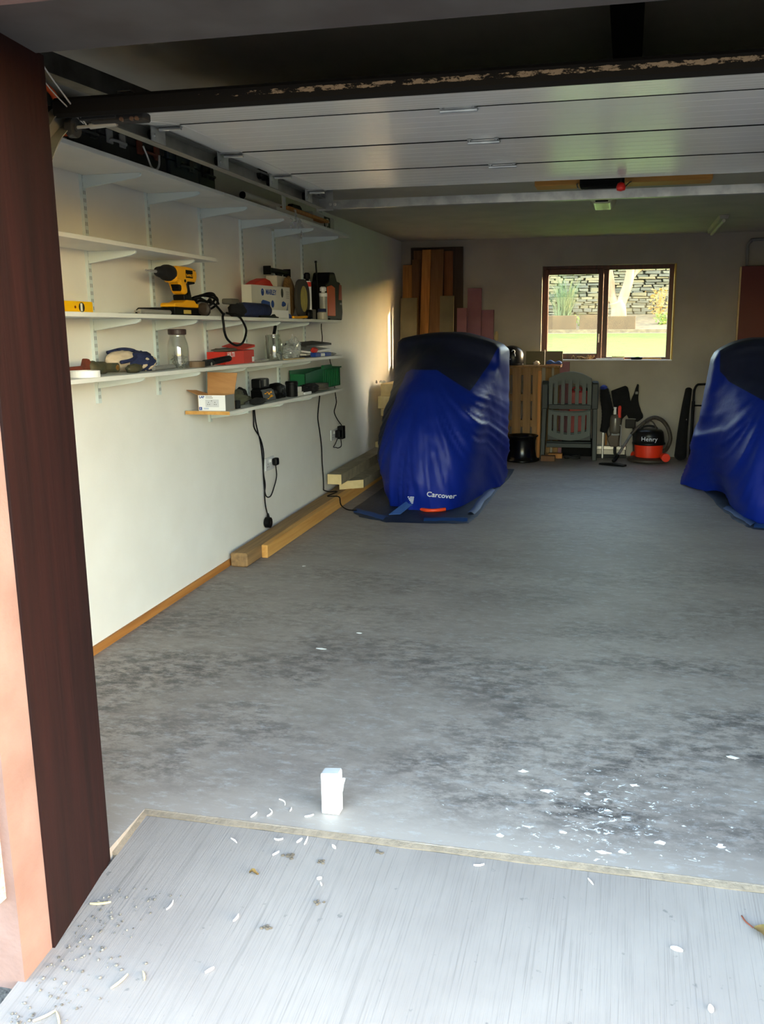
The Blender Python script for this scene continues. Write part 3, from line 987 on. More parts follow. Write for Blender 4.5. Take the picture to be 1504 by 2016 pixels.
# opener
op = thing('door_opener', 'ceiling-hung electric door opener with black rail and pale lamp cover', 'opener', (2.24, 4.0, 2.15))
bm = NB()
prism(bm, [(2.21, 2.236), (2.30, 2.236), (2.30, 2.270), (2.29, 2.276), (2.22, 2.276), (2.21, 2.270)], 1, 2.06, 5.35)
ob('rail', bm, M_opener, op, w=True)
bm = NB(); box(bm, 2.19, 2.32, 2.002, 2.07, 2.20, 2.285, 0.004); ob('header_bracket', bm, M_opener, op, w=True)
bm = NB(); box(bm, 2.00, 2.24, 5.18, 5.27, 2.165, 2.275, 0.01, seg=2); ob('front_housing', bm, M_opener, op, w=True)
bm = NB(); box(bm, 2.02, 2.22, 5.27, 5.62, 2.155, 2.265, 0.02, seg=2); ob('motor_head', bm, M_grey, op, w=True)
bm = NB()
prism(bm, [(2.04, 2.155), (2.20, 2.155), (2.19, 2.115), (2.165, 2.088), (2.075, 2.088), (2.05, 2.115)], 1, 5.26, 5.56, 0.008)
lc = ob('lamp_cover', bm, M_lamp, op, w=True)
bm = NB(); box(bm, 2.085, 2.155, 5.246, 5.258, 2.095, 2.103, 0.002); ob('slot', bm, M_black, lc, w=True)
rh = thing('release_handle', 'red release handle hanging on a black cord from the door opener', 'handle', (2.235, 4.24, 2.0))
bm = NB(); tube(bm, [(2.235, 4.22, 2.10), (2.235, 4.235, 2.07), (2.235, 4.24, 2.040)], 0.003, 6); ob('cord', bm, M_black, rh, w=True)
bm = NB(); lathe(bm, [(0.004, 0), (0.018, 0.004), (0.021, 0.018), (0.016, 0.032), (0.005, 0.038)], (2.235, 4.24, 2.003), n=16); ob('grip', bm, mat('release_red', (206, 30, 24), 0.45), rh, w=True, smooth=True)
bm = NB(); box(bm, 2.20, 2.27, 4.16, 4.19, 2.096, 2.10); box(bm, 2.225, 2.243, 4.10, 4.20, 2.10, 2.24); ob('door_arm', bm, M_galv, op, w=True)
for x in (1.99, 2.245):
    bm = NB(); tube(bm, [(x, 5.22, 2.165), (x + (0.02 if x > 2.1 else -0.02), 5.45, 2.22), (x + (0.03 if x > 2.1 else -0.03), 5.7, 2.262)], 0.004, 6); ob('strap', bm, M_galv2, op, w=True)
bm = NB(); box(bm, 1.70, 2.74, 5.70, 5.86, 2.258, 2.29, 0.004); solo('ceiling_batten', bm, wood('batten_pine', (176, 124, 60), (198, 146, 80), 0, 0.65), 'bare pine plank screwed to the ceiling above the door opener', 'plank')

# ceiling strip lamp and conduit at the back
sl = thing('strip_light', 'slim white strip light on the ceiling near the back wall', 'light', (3.0, 8.3, 2.28))
bm = NB(); prism(bm, [(2.965, 2.29), (3.045, 2.29), (3.035, 2.262), (2.975, 2.262)], 1, 7.74, 8.88); ob('housing', bm, M_ceil, sl, w=True)
bm = NB(); cyl(bm, (3.005, 7.77, 2.250), (3.005, 8.85, 2.250), 0.013, n=12); ob('tube', bm, mat('unlit_tube', (190, 186, 174), 0.4), sl, w=True, smooth=False)
bm = NB(); tube(bm, [(3.357, 9.098, 1.965), (3.355, 9.098, 2.10), (3.358, 9.098, 2.17), (3.385, 9.098, 2.205), (3.43, 9.098, 2.218), (3.9, 9.098, 2.225)], 0.014, 10)
solo('conduit', bm, M_grey, 'grey conduit pipe bending over the red board on the back wall', 'pipe', smooth=True)

# ================================================================== SHELVING
UP = [(3.54, 1.09, 2.09), (4.07, 1.09, 2.09), (4.62, 0.90, 2.09), (5.15, 0.90, 2.06), (5.665, 0.90, 2.04), (6.185, 1.20, 2.04)]
SHZ = {'top': 2.052, 'second': 1.742, 'drill': 1.458, 'jar': 1.208, 'low': 0.970}
BR = {0: ('top', 'second', 'drill', 'jar'), 1: ('top', 'second', 'drill', 'jar'), 2: ('top', 'drill', 'jar', 'low'), 3: ('top', 'drill', 'jar', 'low'),
      4: ('top', 'drill', 'jar', 'low'), 5: ('top',)}
ULAB = ['slotted shelf upright nearest the doorway, behind the yellow level', 'slotted shelf upright behind the yellow drill', 'third slotted shelf upright from the doorway, right of the drill',
        'slotted shelf upright left of the white printed carton', 'slotted shelf upright behind the round sanding disc', 'last slotted shelf upright, near the tall black and orange case']
def bracket_bm(y, z, L=0.225, h=0.052):
    b_ = NB()
    x0, x1 = 0.014, 0.014 + L
    poly = [(x0, z), (x0, z - h)] + [(x0 + (x1 - x0) * t, z - h + (h - 0.018) * t) for t in (0.1, 0.9)] + [(x1 - 0.004, z - 0.014), (x1, z - 0.008), (x1, z - 0.003), (x1 - 0.003, z)]
    prism(b_, poly, 1, y - 0.0065, y + 0.0065, 0.0015)
    return b_
for i, (y, z0, z1) in enumerate(UP):
    t = thing('shelf_upright', ULAB[i], 'upright', (0, y, z0), group='white slotted shelf uprights')
    bm = NB()
    prism(bm, [(0.0, y - 0.0125), (0.014, y - 0.0125), (0.014, y + 0.0125), (0.0, y + 0.0125)], 2, z0, z1)
    ob('post', bm, M_up, t, w=True)
    bm = NB()
    zz = z0 + 0.02
    while zz < z1 - 0.02:
        for dy in (-0.005, 0.005):
            box(bm, 0.0135, 0.01435, y + dy - 0.0018, y + dy + 0.0018, zz, zz + 0.016)
        zz += 0.032
    ob('slot_row', bm, M_slot, t, w=True, kind='stuff')
    for s in BR[i]:
        ob('bracket', bracket_bm(y, SHZ[s] - 0.0005, 0.27 if s == 'top' else 0.225), M_up, t, w=True)

def shelf(name, label, x0, x1, y0, y1, z, raw=None):
    if raw:
        t = thing(name, label, 'shelf', ((x0 + x1) / 2, (y0 + y1) / 2, z), group='white wall shelves')
        bm = NB(); box(bm, x0, x1, y0, y1, z, z + 0.018, 0.0012); ob('board', bm, M_shelf, t, w=True)
        bm = NB(); box(bm, x0, x1, y0 - 0.002, y0, z, z + 0.018)
        ob('bare_edge', bm, M_pine, t, w=True, label='unpainted raw wood edge')
    else:
        bm = NB(); box(bm, x0, x1, y0, y1, z, z + 0.018, 0.0012)
        solo(name, bm, M_shelf, label, 'shelf', 'white wall shelves')
shelf('wall_shelf', 'topmost white shelf board, front half, carrying the dark tool cases', 0.016, 0.33, 2.25, 4.24, SHZ['top'])
shelf('wall_shelf', 'topmost white shelf board, rear half, with the boxed logo carton', 0.016, 0.33, 4.245, 6.32, SHZ['top'])
shelf('wall_shelf', 'short empty white shelf above the yellow drill', 0.016, 0.27, 2.25, 4.26, SHZ['second'])
shelf('wall_shelf', 'long white shelf carrying the yellow drill and level', 0.016, 0.27, 2.25, 6.25, SHZ['drill'])
shelf('wall_shelf', 'long white shelf carrying the glass jars and red box', 0.016, 0.27, 2.25, 6.24, SHZ['jar'])
shelf('wall_shelf', 'lowest white shelf with a raw wood front end under the open carton', 0.016, 0.27, 4.315, 6.24, SHZ['low'], raw=True)

# ================================================================== MOTORCYCLES UNDER COVERS
# left motorcycle: control rows (height; points around: front left .. front right, then the back)
ROWS = [
 (0.00, [(.53, 6.78), (.57, 6.47), (.76, 6.37), (.98, 6.37), (1.10, 6.56), (1.18, 7.02), (1.275, 7.42), (1.25, 7.9), (.86, 8.30), (.50, 7.9), (.48, 7.3)]),
 (0.10, [(.47, 6.84), (.51, 6.50), (.73, 6.345), (.98, 6.345), (1.13, 6.55), (1.19, 7.02), (1.265, 7.42), (1.25, 7.9), (.86, 8.32), (.47, 7.9), (.46, 7.3)]),
 (0.25, [(.43, 6.90), (.46, 6.58), (.68, 6.37), (.96, 6.36), (1.15, 6.56), (1.21, 7.00), (1.27, 7.40), (1.25, 7.9), (.86, 8.30), (.44, 7.9), (.42, 7.35)]),
 (0.46, [(.40, 6.98), (.44, 6.70), (.66, 6.46), (.92, 6.44), (1.17, 6.62), (1.23, 7.00), (1.28, 7.38), (1.26, 7.9), (.86, 8.28), (.42, 7.9), (.40, 7.4)]),
 (0.66, [(.42, 7.08), (.50, 6.86), (.67, 6.64), (.89, 6.62), (1.12, 6.76), (1.24, 7.02), (1.285, 7.34), (1.27, 7.85), (.86, 8.22), (.42, 7.85), (.40, 7.42)]),
 (0.80, [(.43, 7.17), (.54, 7.02), (.69, 6.83), (.84, 6.80), (1.03, 6.95), (1.22, 7.10), (1.29, 7.30), (1.275, 7.8), (.86, 8.15), (.42, 7.8), (.40, 7.44)]),
 (0.875, [(.425, 7.23), (.57, 7.14), (.69, 7.00), (.80, 6.97), (.96, 7.10), (1.17, 7.19), (1.293, 7.28), (1.28, 7.75), (.86, 8.1), (.42, 7.75), (.40, 7.46)]),
 (0.925, [(.42, 7.27), (.57, 7.21), (.70, 7.14), (.82, 7.12), (.99, 7.17), (1.17, 7.22), (1.293, 7.28), (1.28, 7.75), (.86, 8.05), (.42, 7.75), (.40, 7.48)]),
 (0.975, [(.42, 7.30), (.57, 7.25), (.70, 7.21), (.85, 7.20), (1.0, 7.22), (1.17, 7.25), (1.288, 7.31), (1.275, 7.7), (.86, 7.98), (.425, 7.7), (.41, 7.50)]),
 (1.00, [(.45, 7.34), (.58, 7.30), (.71, 7.27), (.85, 7.26), (1.0, 7.28), (1.15, 7.30), (1.255, 7.35), (1.245, 7.66), (.86, 7.9), (.455, 7.66), (.44, 7.5)]),
]
def cr(p0, p1, p2, p3, t):
    return 0.5 * ((2 * p1) + (-p0 + p2) * t + (2 * p0 - 5 * p1 + 4 * p2 - p3) * t * t + (-p0 + 3 * p1 - 3 * p2 + p3) * t ** 3)
def rows_cover(ROWS, ztop, zbot, N, seed, amp, nu=176, nv=84):
    nc = len(ROWS[0][1])
    def around(row, u):
        f_ = u * nc
        k = int(f_) % nc
        t = f_ - int(f_)
        P = [Vector(row[(k + o) % nc]) for o in (-1, 0, 1, 2)]
        return cr(*P, t)
    grid = [[around(r[1], i / nu) for i in range(nu)] for r in ROWS]
    b_ = NB()
    rings = []
    sd = seed * 3.3
    for v in range(nv + 1):
        t = v / nv
        k = max(q for q in range(len(ROWS)) if ROWS[q][0] <= t + 1e-9)
        k = min(k, len(ROWS) - 2)
        tt = (t - ROWS[k][0]) / (ROWS[k + 1][0] - ROWS[k][0])
        ks = [max(0, k - 1), k, k + 1, min(len(ROWS) - 1, k + 2)]
        ring = []
        for i in range(nu):
            p = cr(*[grid[q][i] for q in ks], tt)
            z0 = zbot(p.x, p.y, i / nu)
            z = z0 + (ztop(p.x, p.y) - z0) * t
            # folds fan out from the anchor N and grow towards the hem
            dx, dz = p.x - N[0], N[1] - z
            back = max(0, p.y - 7.0)
            phi = math.atan2(dx, max(0.02, dz) + 0.04)
            dist = math.hypot(dx, dz)
            gr = min(1.0, dist / 0.5) * min(1.0, max(0.12, (N[1] - z) / 0.38))
            a = phi * 5.5 + back * 1.0
            rid = 1 - abs(noise.noise(Vector((a, sd, dist * 0.7)))) * 2.2
            rid2 = 1 - abs(noise.noise(Vector((a * 2.3 + 5, sd + 2, dist * 1.1)))) * 2.2
            gr *= 1 - 0.75 * min(1, max(0, (p.y - 6.85) / 0.2)) * min(1, max(0, (z - 0.55) / 0.15))
            fo = amp * gr * (0.75 * max(0, rid) ** 2 + 0.45 * max(0, rid2) ** 3)
            fo += 0.007 * noise.noise(Vector((p.x * 7, z * 9 + p.y * 4, sd))) + 0.003 * noise.noise(Vector((p.x * 22, z * 14 + p.y * 9, sd)))
            c = Vector((N[2], 7.5))
            d = (p - c)
            d.normalize()
            p = p + d * fo
            ring.append(b_.verts.new((p.x, p.y, z)))
        rings.append(ring)
    for a, c in zip(rings, rings[1:]):
        for i in range(nu):
            b_.faces.new((a[i], a[(i + 1) % nu], c[(i + 1) % nu], c[i]))
    ctr = sum((v.co for v in rings[-1]), Vector()) / nu
    prev = rings[-1]
    for s_ in (0.9, 0.7, 0.4):
        ring = []
        for w0 in rings[-1]:
            p = ctr + (w0.co - ctr) * s_
            p.z = ztop(p.x, p.y) + 0.014 * (1 - s_ ** 2)
            ring.append(b_.verts.new(p))
        for i in range(nu):
            b_.faces.new((prev[i], prev[(i + 1) % nu], ring[(i + 1) % nu], ring[i]))
        prev = ring
    b_.faces.new(prev)
    return b_
def zta(x, y):
    u = (x - 0.42) / 0.87
    return 1.325 + 0.05 * math.sin(math.pi * min(1, max(0, u * 0.95 + 0.05))) - 0.05 * max(0, u - 0.6) / 0.4
def zba(x, y, u):
    return fz(y) + 0.010 + 0.022 * max(0, noise.noise(Vector((x * 7, y * 7, 4.0))))
mc = thing('covered_motorcycle', 'motorcycle under a blue cover with white lettering, standing on a tarp beside the timber beams', 'motorcycle', (0.86, 7.3, fz(7.3)), group='covered motorcycles')
bm = rows_cover(ROWS, zta, zba, (0.74, 1.13, 0.86), 3, 0.036)
def cover_mats(b_, fdark):
    lay = b_.verts.layers.float.new('panel')
    for v in b_.verts:
        v[lay] = fdark(v.co)
def cover_mat():
    # two fabrics, blue and dark grey-blue; flank shade is painted into the dark tone
    m = mat('cover_fabric', (10, 40, 150), 0.5, spec=0.35, bump=0.12, bscale=30)
    t = m.node_tree; b = t.nodes['Principled BSDF']
    at_ = t.nodes.new('ShaderNodeAttribute'); at_.attribute_name = 'panel'
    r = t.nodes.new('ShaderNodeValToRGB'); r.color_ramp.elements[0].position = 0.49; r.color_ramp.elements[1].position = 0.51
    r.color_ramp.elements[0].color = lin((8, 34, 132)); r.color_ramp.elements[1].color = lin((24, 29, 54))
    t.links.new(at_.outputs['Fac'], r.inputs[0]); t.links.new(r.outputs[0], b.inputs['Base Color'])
    return m
M_cov = cover_mat()
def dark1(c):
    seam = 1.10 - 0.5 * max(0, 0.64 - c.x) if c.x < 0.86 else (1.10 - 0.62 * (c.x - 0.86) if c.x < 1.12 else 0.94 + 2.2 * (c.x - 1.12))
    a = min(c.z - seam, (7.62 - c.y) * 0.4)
    l_ = min(0.455 + 0.22 * max(0, c.z - .5) - c.x, c.z - 0.42, (7.62 - c.y) * 0.4)  # left flank band: mostly shade put into the cover's colour
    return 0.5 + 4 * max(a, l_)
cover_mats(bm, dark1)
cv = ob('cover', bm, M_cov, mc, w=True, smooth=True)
tmp = NB(); tmp.from_mesh(cv.data); bvh = BVHTree.FromBMesh(tmp); tmp.free()
def project_text(s, size, x, z, tilt, off, root):
    M = face_M((x, 5.5, z), (1, 0, -tilt), (0, 0, 1))
    b_ = text_bm(s, size, M, 0.0, 0.0008)
    bmesh.ops.subdivide_edges(b_, edges=[e for e in b_.edges if e.calc_length() > 0.012], cuts=1)
    for v in b_.verts:
        p = v.co - ROOT[root.name]
        h, nrm, i, d = bvh.ray_cast(p, Vector((0, 1, 0)))
        if h:
            v.co = h + ROOT[root.name] + Vector((0, -0.004, 0))
    return b_
M_print = mat('white_print', (214, 218, 226), 0.6)
bm = project_text('Carcover', 0.052, 0.985, 0.198, 0.18, 0, mc); ob('lettering', bm, M_print, cv, w=True, label='white printed lettering')
bm = NB()
for k in range(5):
    w = 0.05 - 0.009 * k
    b_ = NB(); box(b_, 0.735 + 0.006 * k, 0.735 + 0.006 * k + w, 5.5, 5.5005, 0.178 - 0.012 * k, 0.185 - 0.012 * k); merge(bm, b_)
for v in bm.verts:
    h, nrm, i, d = bvh.ray_cast(v.co - ROOT[mc.name], Vector((0, 1, 0)))
    if h:
        v.co = h + ROOT[mc.name] + Vector((0, -0.004, 0))
ob('wing_logo', bm, M_print, cv, w=True, label='small white printed wing emblem')
# dark wheel and orange mudguard peeping out under the hem, and the pale tie flap
bm = NB(); tube(bm, [(0.81, 6.37, fz(6.4) + 0.020), (0.87, 6.315, fz(6.3) + 0.022), (0.94, 6.312, fz(6.3) + 0.022), (1.01, 6.37, fz(6.4) + 0.020)], 0.014, 8)
ob('front_mudguard', bm, mat('mudguard_orange', (236, 74, 34), 0.4), mc, w=True, smooth=True)
bm = NB()
b_ = [(0.735, 6.40, 0.150), (0.80, 6.43, 0.145), (0.71, 6.18, 0.075), (0.63, 6.16, 0.072)]
hexa(bm, [b_[0], b_[1], b_[2], b_[3]] + [(p[0], p[1] - 0.002, p[2] + 0.006) for p in b_])
ob('tie_flap', bm, mat('pale_blue_strap', (60, 96, 160), 0.5), mc, w=True)

# right motorcycle
ROWS2 = [
 (0.00, [(2.80, 7.72), (3.06, 7.30), (3.10, 6.75), (3.20, 6.42), (3.45, 6.32), (3.70, 6.45), (3.85, 7.0), (3.9, 7.5), (3.85, 8.0), (3.4, 8.3), (2.95, 8.1)]),
 (0.12, [(2.83, 7.66), (3.02, 7.25), (3.08, 6.72), (3.19, 6.40), (3.45, 6.30), (3.70, 6.44), (3.85, 7.0), (3.9, 7.5), (3.85, 8.0), (3.4, 8.3), (2.96, 8.1)]),
 (0.30, [(2.85, 7.58), (2.98, 7.20), (3.07, 6.75), (3.20, 6.46), (3.44, 6.38), (3.70, 6.52), (3.84, 7.0), (3.88, 7.5), (3.84, 8.0), (3.4, 8.28), (2.97, 8.0)]),
 (0.55, [(2.89, 7.48), (2.97, 7.22), (3.10, 6.90), (3.24, 6.68), (3.42, 6.62), (3.64, 6.76), (3.80, 7.05), (3.87, 7.4), (3.83, 7.9), (3.4, 8.2), (2.98, 7.9)]),
 (0.75, [(2.92, 7.42), (2.99, 7.28), (3.14, 7.10), (3.28, 6.98), (3.42, 6.94), (3.58, 7.02), (3.76, 7.18), (3.86, 7.4), (3.82, 7.85), (3.4, 8.1), (2.98, 7.8)]),
 (0.90, [(2.945, 7.42), (3.02, 7.32), (3.16, 7.24), (3.30, 7.18), (3.44, 7.17), (3.58, 7.19), (3.74, 7.26), (3.84, 7.4), (3.80, 7.8), (3.4, 8.0), (2.99, 7.75)]),
 (0.97, [(2.955, 7.43), (3.03, 7.35), (3.16, 7.29), (3.30, 7.25), (3.44, 7.24), (3.58, 7.25), (3.73, 7.31), (3.81, 7.42), (3.78, 7.75), (3.4, 7.95), (3.0, 7.72)]),
 (1.00, [(2.985, 7.45), (3.05, 7.39), (3.17, 7.34), (3.30, 7.31), (3.44, 7.30), (3.56, 7.31), (3.69, 7.36), (3.76, 7.45), (3.74, 7.7), (3.4, 7.88), (3.02, 7.70)]),
]
def ztb(x, y):
    u = max(0, min(1, (x - 2.95) / 0.32))
    return 1.195 + 0.125 * (u * (2 - u)) - 0.08 * max(0, x - 3.55)
def zbb(x, y, u):
    return fz(y) + 0.004 + 0.05 * max(0, 1 - abs(x - 3.1) / 0.12) * max(0, min(1, (y - 6.5) / 0.5)) + 0.012 * max(0, noise.noise(Vector((x * 7, y * 7, 9.0))))
mc2 = thing('covered_motorcycle', 'motorcycle under a blue cover at the right edge, in front of the red board', 'motorcycle', (3.42, 7.3, fz(7.3)), group='covered motorcycles')
bm = rows_cover(ROWS2, ztb, zbb, (3.36, 1.02, 3.42), 8, 0.030, 144, 70)
def dark2(c):
    return 0.5 + 4 * min((7.72 - c.y) * 0.4, c.x - 3.0, c.z - (1.02 - 0.55 * max(0, min(0.45, c.x - 3.03)) + 0.9 * max(0, 3.06 - c.x)))
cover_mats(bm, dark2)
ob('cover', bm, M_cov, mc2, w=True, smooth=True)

def tarp(label, pts, seed, inner):
    b_ = NB()
    t = thing('ground_tarp', label, 'tarp', (sum(p[0] for p in pts) / len(pts), sum(p[1] for p in pts) / len(pts), fz(sum(p[1] for p in pts) / len(pts))), group='tarps under the motorcycles')
    P = [Vector((x, y, 0)) for x, y in pts]
    c = sum(P, Vector()) / len(P)
    ring_pts = []
    for i in range(len(P)):
        a, d = P[i], P[(i + 1) % len(P)]
        for k in range(8):
            ring_pts.append(a.lerp(d, k / 8))
    prev = None
    for s in (1.0, 0.97, 0.85, 0.7, 0.5, 0.25):
        ring = []
        for i, p in enumerate(ring_pts):
            q = c + (p - c) * s
            hgt = 0.004 + 0.012 * abs(noise.noise(Vector((q.x * 5, q.y * 5, seed)))) + (0.006 * abs(noise.noise(Vector((q.x * 16, q.y * 9, seed)))))
            if s == 1.0:
                q += Vector((noise.noise(Vector((i * .4, seed, 0))), noise.noise(Vector((i * .4, seed, 5))), 0)) * 0.02
                hgt = 0.002
            ring.append(b_.verts.new((q.x, q.y, fz(q.y) + hgt)))
        if prev:
            for i in range(len(ring)):
                b_.faces.new((prev[i], prev[(i + 1) % len(ring)], ring[(i + 1) % len(ring)], ring[i]))
        prev = ring
    b_.faces.new(prev)
    ob('sheet', b_, M_tarp, t, w=True, smooth=True)
    for a, d in inner:
        h = NB()
        n = 10
        pr = None
        for k in range(n + 1):
            u = k / n
            x = a[0] + (d[0] - a[0]) * u; y = a[1] + (d[1] - a[1]) * u
            w = 0.03 + 0.02 * noise.noise(Vector((u * 3, seed, 2)))
            e = Vector((d[0] - a[0], d[1] - a[1])).normalized()
            nx, ny = -e.y, e.x
            q = (h.verts.new((x, y, fz(y) + 0.0045)), h.verts.new((x + nx * w, y + ny * w, fz(y + ny * w) + 0.024 + 0.008 * noise.noise(Vector((u * 5, seed, 7))))), h.verts.new((x + nx * w * 2, y + ny * w * 2, fz(y + ny * w * 2) + 0.02)))
            if pr:
                h.faces.new((pr[0], pr[1], q[1], q[0])); h.faces.new((pr[1], pr[2], q[2], q[1]))
            pr = q
        ob('folded_hem', h, M_tarpb, t, w=True, smooth=True)
    return t
tarp('dark blue tarp spread under the left motorcycle, reaching the timber beams', [(0.30, 6.28), (0.42, 6.10), (0.66, 5.97), (1.02, 6.0), (1.24, 6.04), (1.27, 6.25), (1.31, 8.2), (0.35, 8.35), (0.31, 7.2)], 1,
     [((0.33, 6.24), (0.62, 6.02)), ((0.92, 6.03), (1.23, 6.08)), ((1.25, 6.3), (1.27, 7.2))])
tarp('dark blue tarp under the motorcycle at the right edge', [(2.94, 7.55), (3.03, 6.75), (3.09, 6.42), (3.17, 6.22), (3.6, 6.12), (4.0, 6.2), (4.05, 8.2), (3.0, 8.25)], 2,
     [((3.03, 6.82), (3.16, 6.30)), ((3.18, 6.26), (3.6, 6.16))])

# ================================================================== TIMBER, BOARDS, BLOCKS
def skew_beam(name, label, x0, x1, y0, y1, h, m, group, bev=0.003, z0=None):
    b_ = NB()
    zz = (lambda y: fz(y) + 0.001) if z0 is None else z0
    hexa(b_, [(x0, y0, zz(y0)), (x1, y0, zz(y0)), (x1 + 0.03, y1, zz(y1)), (x0 + 0.0, y1, zz(y1)),
              (x0, y0, zz(y0) + h), (x1, y0, zz(y0) + h), (x1 + 0.03, y1, zz(y1) + h), (x0 + 0.0, y1, zz(y1) + h)])
    bmesh.ops.bevel(b_, geom=list(b_.edges), offset=bev, segments=1, affect='EDGES')
    return solo(name, b_, m, label, 'beam', group)
skew_beam('timber_beam', 'long timber beam on the floor against the baseboard, its end nearest the doorway', 0.028, 0.136, 4.74, 8.4, 0.085, M_pinetop, 'timber beams along the left wall', 0.008)
skew_beam('timber_beam', 'outer golden timber beam on the floor, set back a little from its neighbour', 0.138, 0.178, 4.955, 8.4, 0.082, M_pine, 'timber beams along the left wall')
# cream blocks lying on the beams
cz = lambda y: fz(y) + 0.087
for nm, (x0, x1, y0, y1, zb, h), lab in (('lower', (0.10, 0.265, 6.62, 7.9, 0, 0.066), 'lower cream foam strip lying on the timber beams, set to the right'),
                                          ('upper', (0.045, 0.158, 6.50, 7.85, 0.067, 0.078), 'upper cream foam strip lying against the wall on top of the beams')):
    b_ = NB()
    t0 = cz(y0) + zb
    e = 0.02 if nm == 'lower' else 0.0
    hexa(b_, [(x0, y0, cz(y0) + zb), (x1, y0 + e * 6, cz(y0) + zb), (x1 + 0.02, y1, cz(y1) + zb), (x0, y1, cz(y1) + zb),
              (x0, y0, cz(y0) + zb + h), (x1, y0 + e * 6, cz(y0) + zb + h), (x1 + 0.02, y1, cz(y1) + zb + h), (x0, y1, cz(y1) + zb + h)])
    for fc in b_.faces:
        c = fc.calc_center_median()
    bmesh.ops.recalc_face_normals(b_, faces=b_.faces)
    for fc in b_.faces:
        if fc.normal.z > 0.7 or abs(fc.normal.x) > 0.7:
            fc.material_index = 1
    solo('foam_strip', b_, [M_cream, M_creamt], lab, 'strip', 'cream foam strips')
# stack of cream blocks, ends towards the doorway
zb = fz(7.95) + 0.087
stack = [(0.040, 0.150, 0.095), (0.052, 0.155, 0.088), (0.118, 0.235, 0.080), (0.115, 0.240, 0.082), (0.112, 0.235, 0.076), (0.108, 0.24, 0.068), (0.085, 0.215, 0.115), (0.108, 0.210, 0.112)]
labs = ['bottom cream block of the stack beside the covered motorcycle', 'second cream block from the bottom of the stack', 'third cream block from the bottom of the stack, half hidden by the cover',
        'middle cream block of the stack, just below the thin ones', 'cream block above the middle of the stack', 'thin cream block under the two large upper blocks', 'large cream block second from the top of the stack', 'topmost cream block of the stack by the sunlit wall']
for i, ((x0, x1, h), lb) in enumerate(zip(stack, labs)):
    b_ = NB()
    y0 = 7.93 + random.uniform(0, 0.05)
    box(b_, x0 - 0.025, x1 - 0.01, y0, 8.55, zb, zb + h, 0.004)
    solo('cream_block', b_, M_cream, lb, 'block', 'stacked cream blocks')
    zb += h + 0.0005
b_ = NB(); box(b_, 0.205, 0.235, 7.99, 8.5, zb - 0.125, zb + 0.002, 0.004)
solo('foil_sheet', b_, M_whitep, 'white faced board edge standing beside the topmost cream block', 'board')
b_ = NB(); blob(b_, (0.085, 8.02, zb + 0.012), (0.030, 0.03, 0.016), 4, 0.6, 3, 2, zmin=zb)
solo('plastic_scrap', b_, M_film, 'crumpled clear plastic scrap on top of the cream stack', 'scrap', smooth=False)
b_ = NB(); blob(b_, (0.032, 8.0, zb + 0.010), (0.008, 0.02, 0.022), 6, 0.4, 3, 2, zmin=zb)
solo('grey_peg', b_, M_grey, 'small grey peg standing on the left of the cream stack', 'peg')

# boards leaning on the back wall behind the left motorcycle
def lean(name, label, x0, x1, ztop, ybot, ytop, th, m, group, tilt=0.0, zbot=None):
    b_ = NB()
    zb_ = fz(ybot) if zbot is None else zbot
    d = tilt
    hexa(b_, [(x0 - d, ybot - th, zb_), (x1 - d, ybot - th, zb_), (x1 - d, ybot, zb_), (x0 - d, ybot, zb_),
              (x0 + d * 0, ytop - th, ztop), (x1 + d * 0, ytop - th, ztop), (x1, ytop, ztop), (x0, ytop, ztop)])
    bmesh.ops.bevel(b_, geom=list(b_.edges), offset=0.002, segments=1, affect='EDGES')
    return solo(name, b_, m, label, 'board', group)
G = 'boards leaning on the back wall'
lean('door_panel', 'wide dark brown board with rounded corners standing tallest in the corner', 0.105, 0.645, 2.222, 9.09, 9.115, 0.02, M_doorb, G)
lean('plank', 'brown plank at the left end of the leaning boards', 0.040, 0.175, 2.05, 8.94, 9.036, 0.018, M_pinez, G, 0.02)
lean('plank', 'dark brown plank left of the long orange plank', 0.145, 0.265, 2.19, 9.0, 9.066, 0.018, M_brnz, G)
lean('plank', 'narrow dark plank ending halfway down beside the orange plank', 0.14, 0.215, 2.10, 8.905, 9.012, 0.014, M_brnz, G)
lean('plank', 'long bright orange pine plank leaning in the middle of the boards', 0.255, 0.345, 2.19, 8.86, 8.985, 0.02, M_pinez, G, 0.05)
lean('plank', 'wide mid brown plank right of the orange plank', 0.348, 0.475, 2.19, 8.86, 8.985, 0.018, M_brnz, G, 0.05)
lean('plank', 'reddish brown plank at the right of the tall leaning boards', 0.46, 0.55, 2.18, 8.99, 9.066, 0.016, wood('red_brown_plank', (112, 66, 34), (130, 80, 44), 2, 0.7), G)
lean('board', 'short grey-brown sheet at the left front of the leaning boards', 0.055, 0.225, 1.72, 8.74, 8.86, 0.018, M_olvb, G)
lean('board', 'short grey-brown sheet right of the orange plank', 0.46, 0.60, 1.735, 8.74, 8.86, 0.018, M_olvb, G)
G2 = 'pink foam boards'
lean('foam_board', 'low pink foam board beside the dark door board', 0.60, 0.70, 1.62, 8.97, 9.04, 0.03, M_pinkb, G2)
lean('foam_board', 'tallest pink foam board left of the window', 0.695, 0.838, 1.815, 9.02, 9.112, 0.03, M_pinkb, G2)
lean('foam_board', 'pink foam board at the right of the pink group, shorter', 0.840, 0.965, 1.60, 9.02, 9.112, 0.03, M_pinkb, G2)
b_ = NB(); blob(b_, (0.99, 9.10, 1.34), (0.02, 0.012, 0.05), 3, 0.4, 2.5, 2); solo('sunlit_rag', b_, mat('cream_rag', (206, 180, 130), 0.9), 'small cream rag hung at the right edge of the pink boards', 'rag')

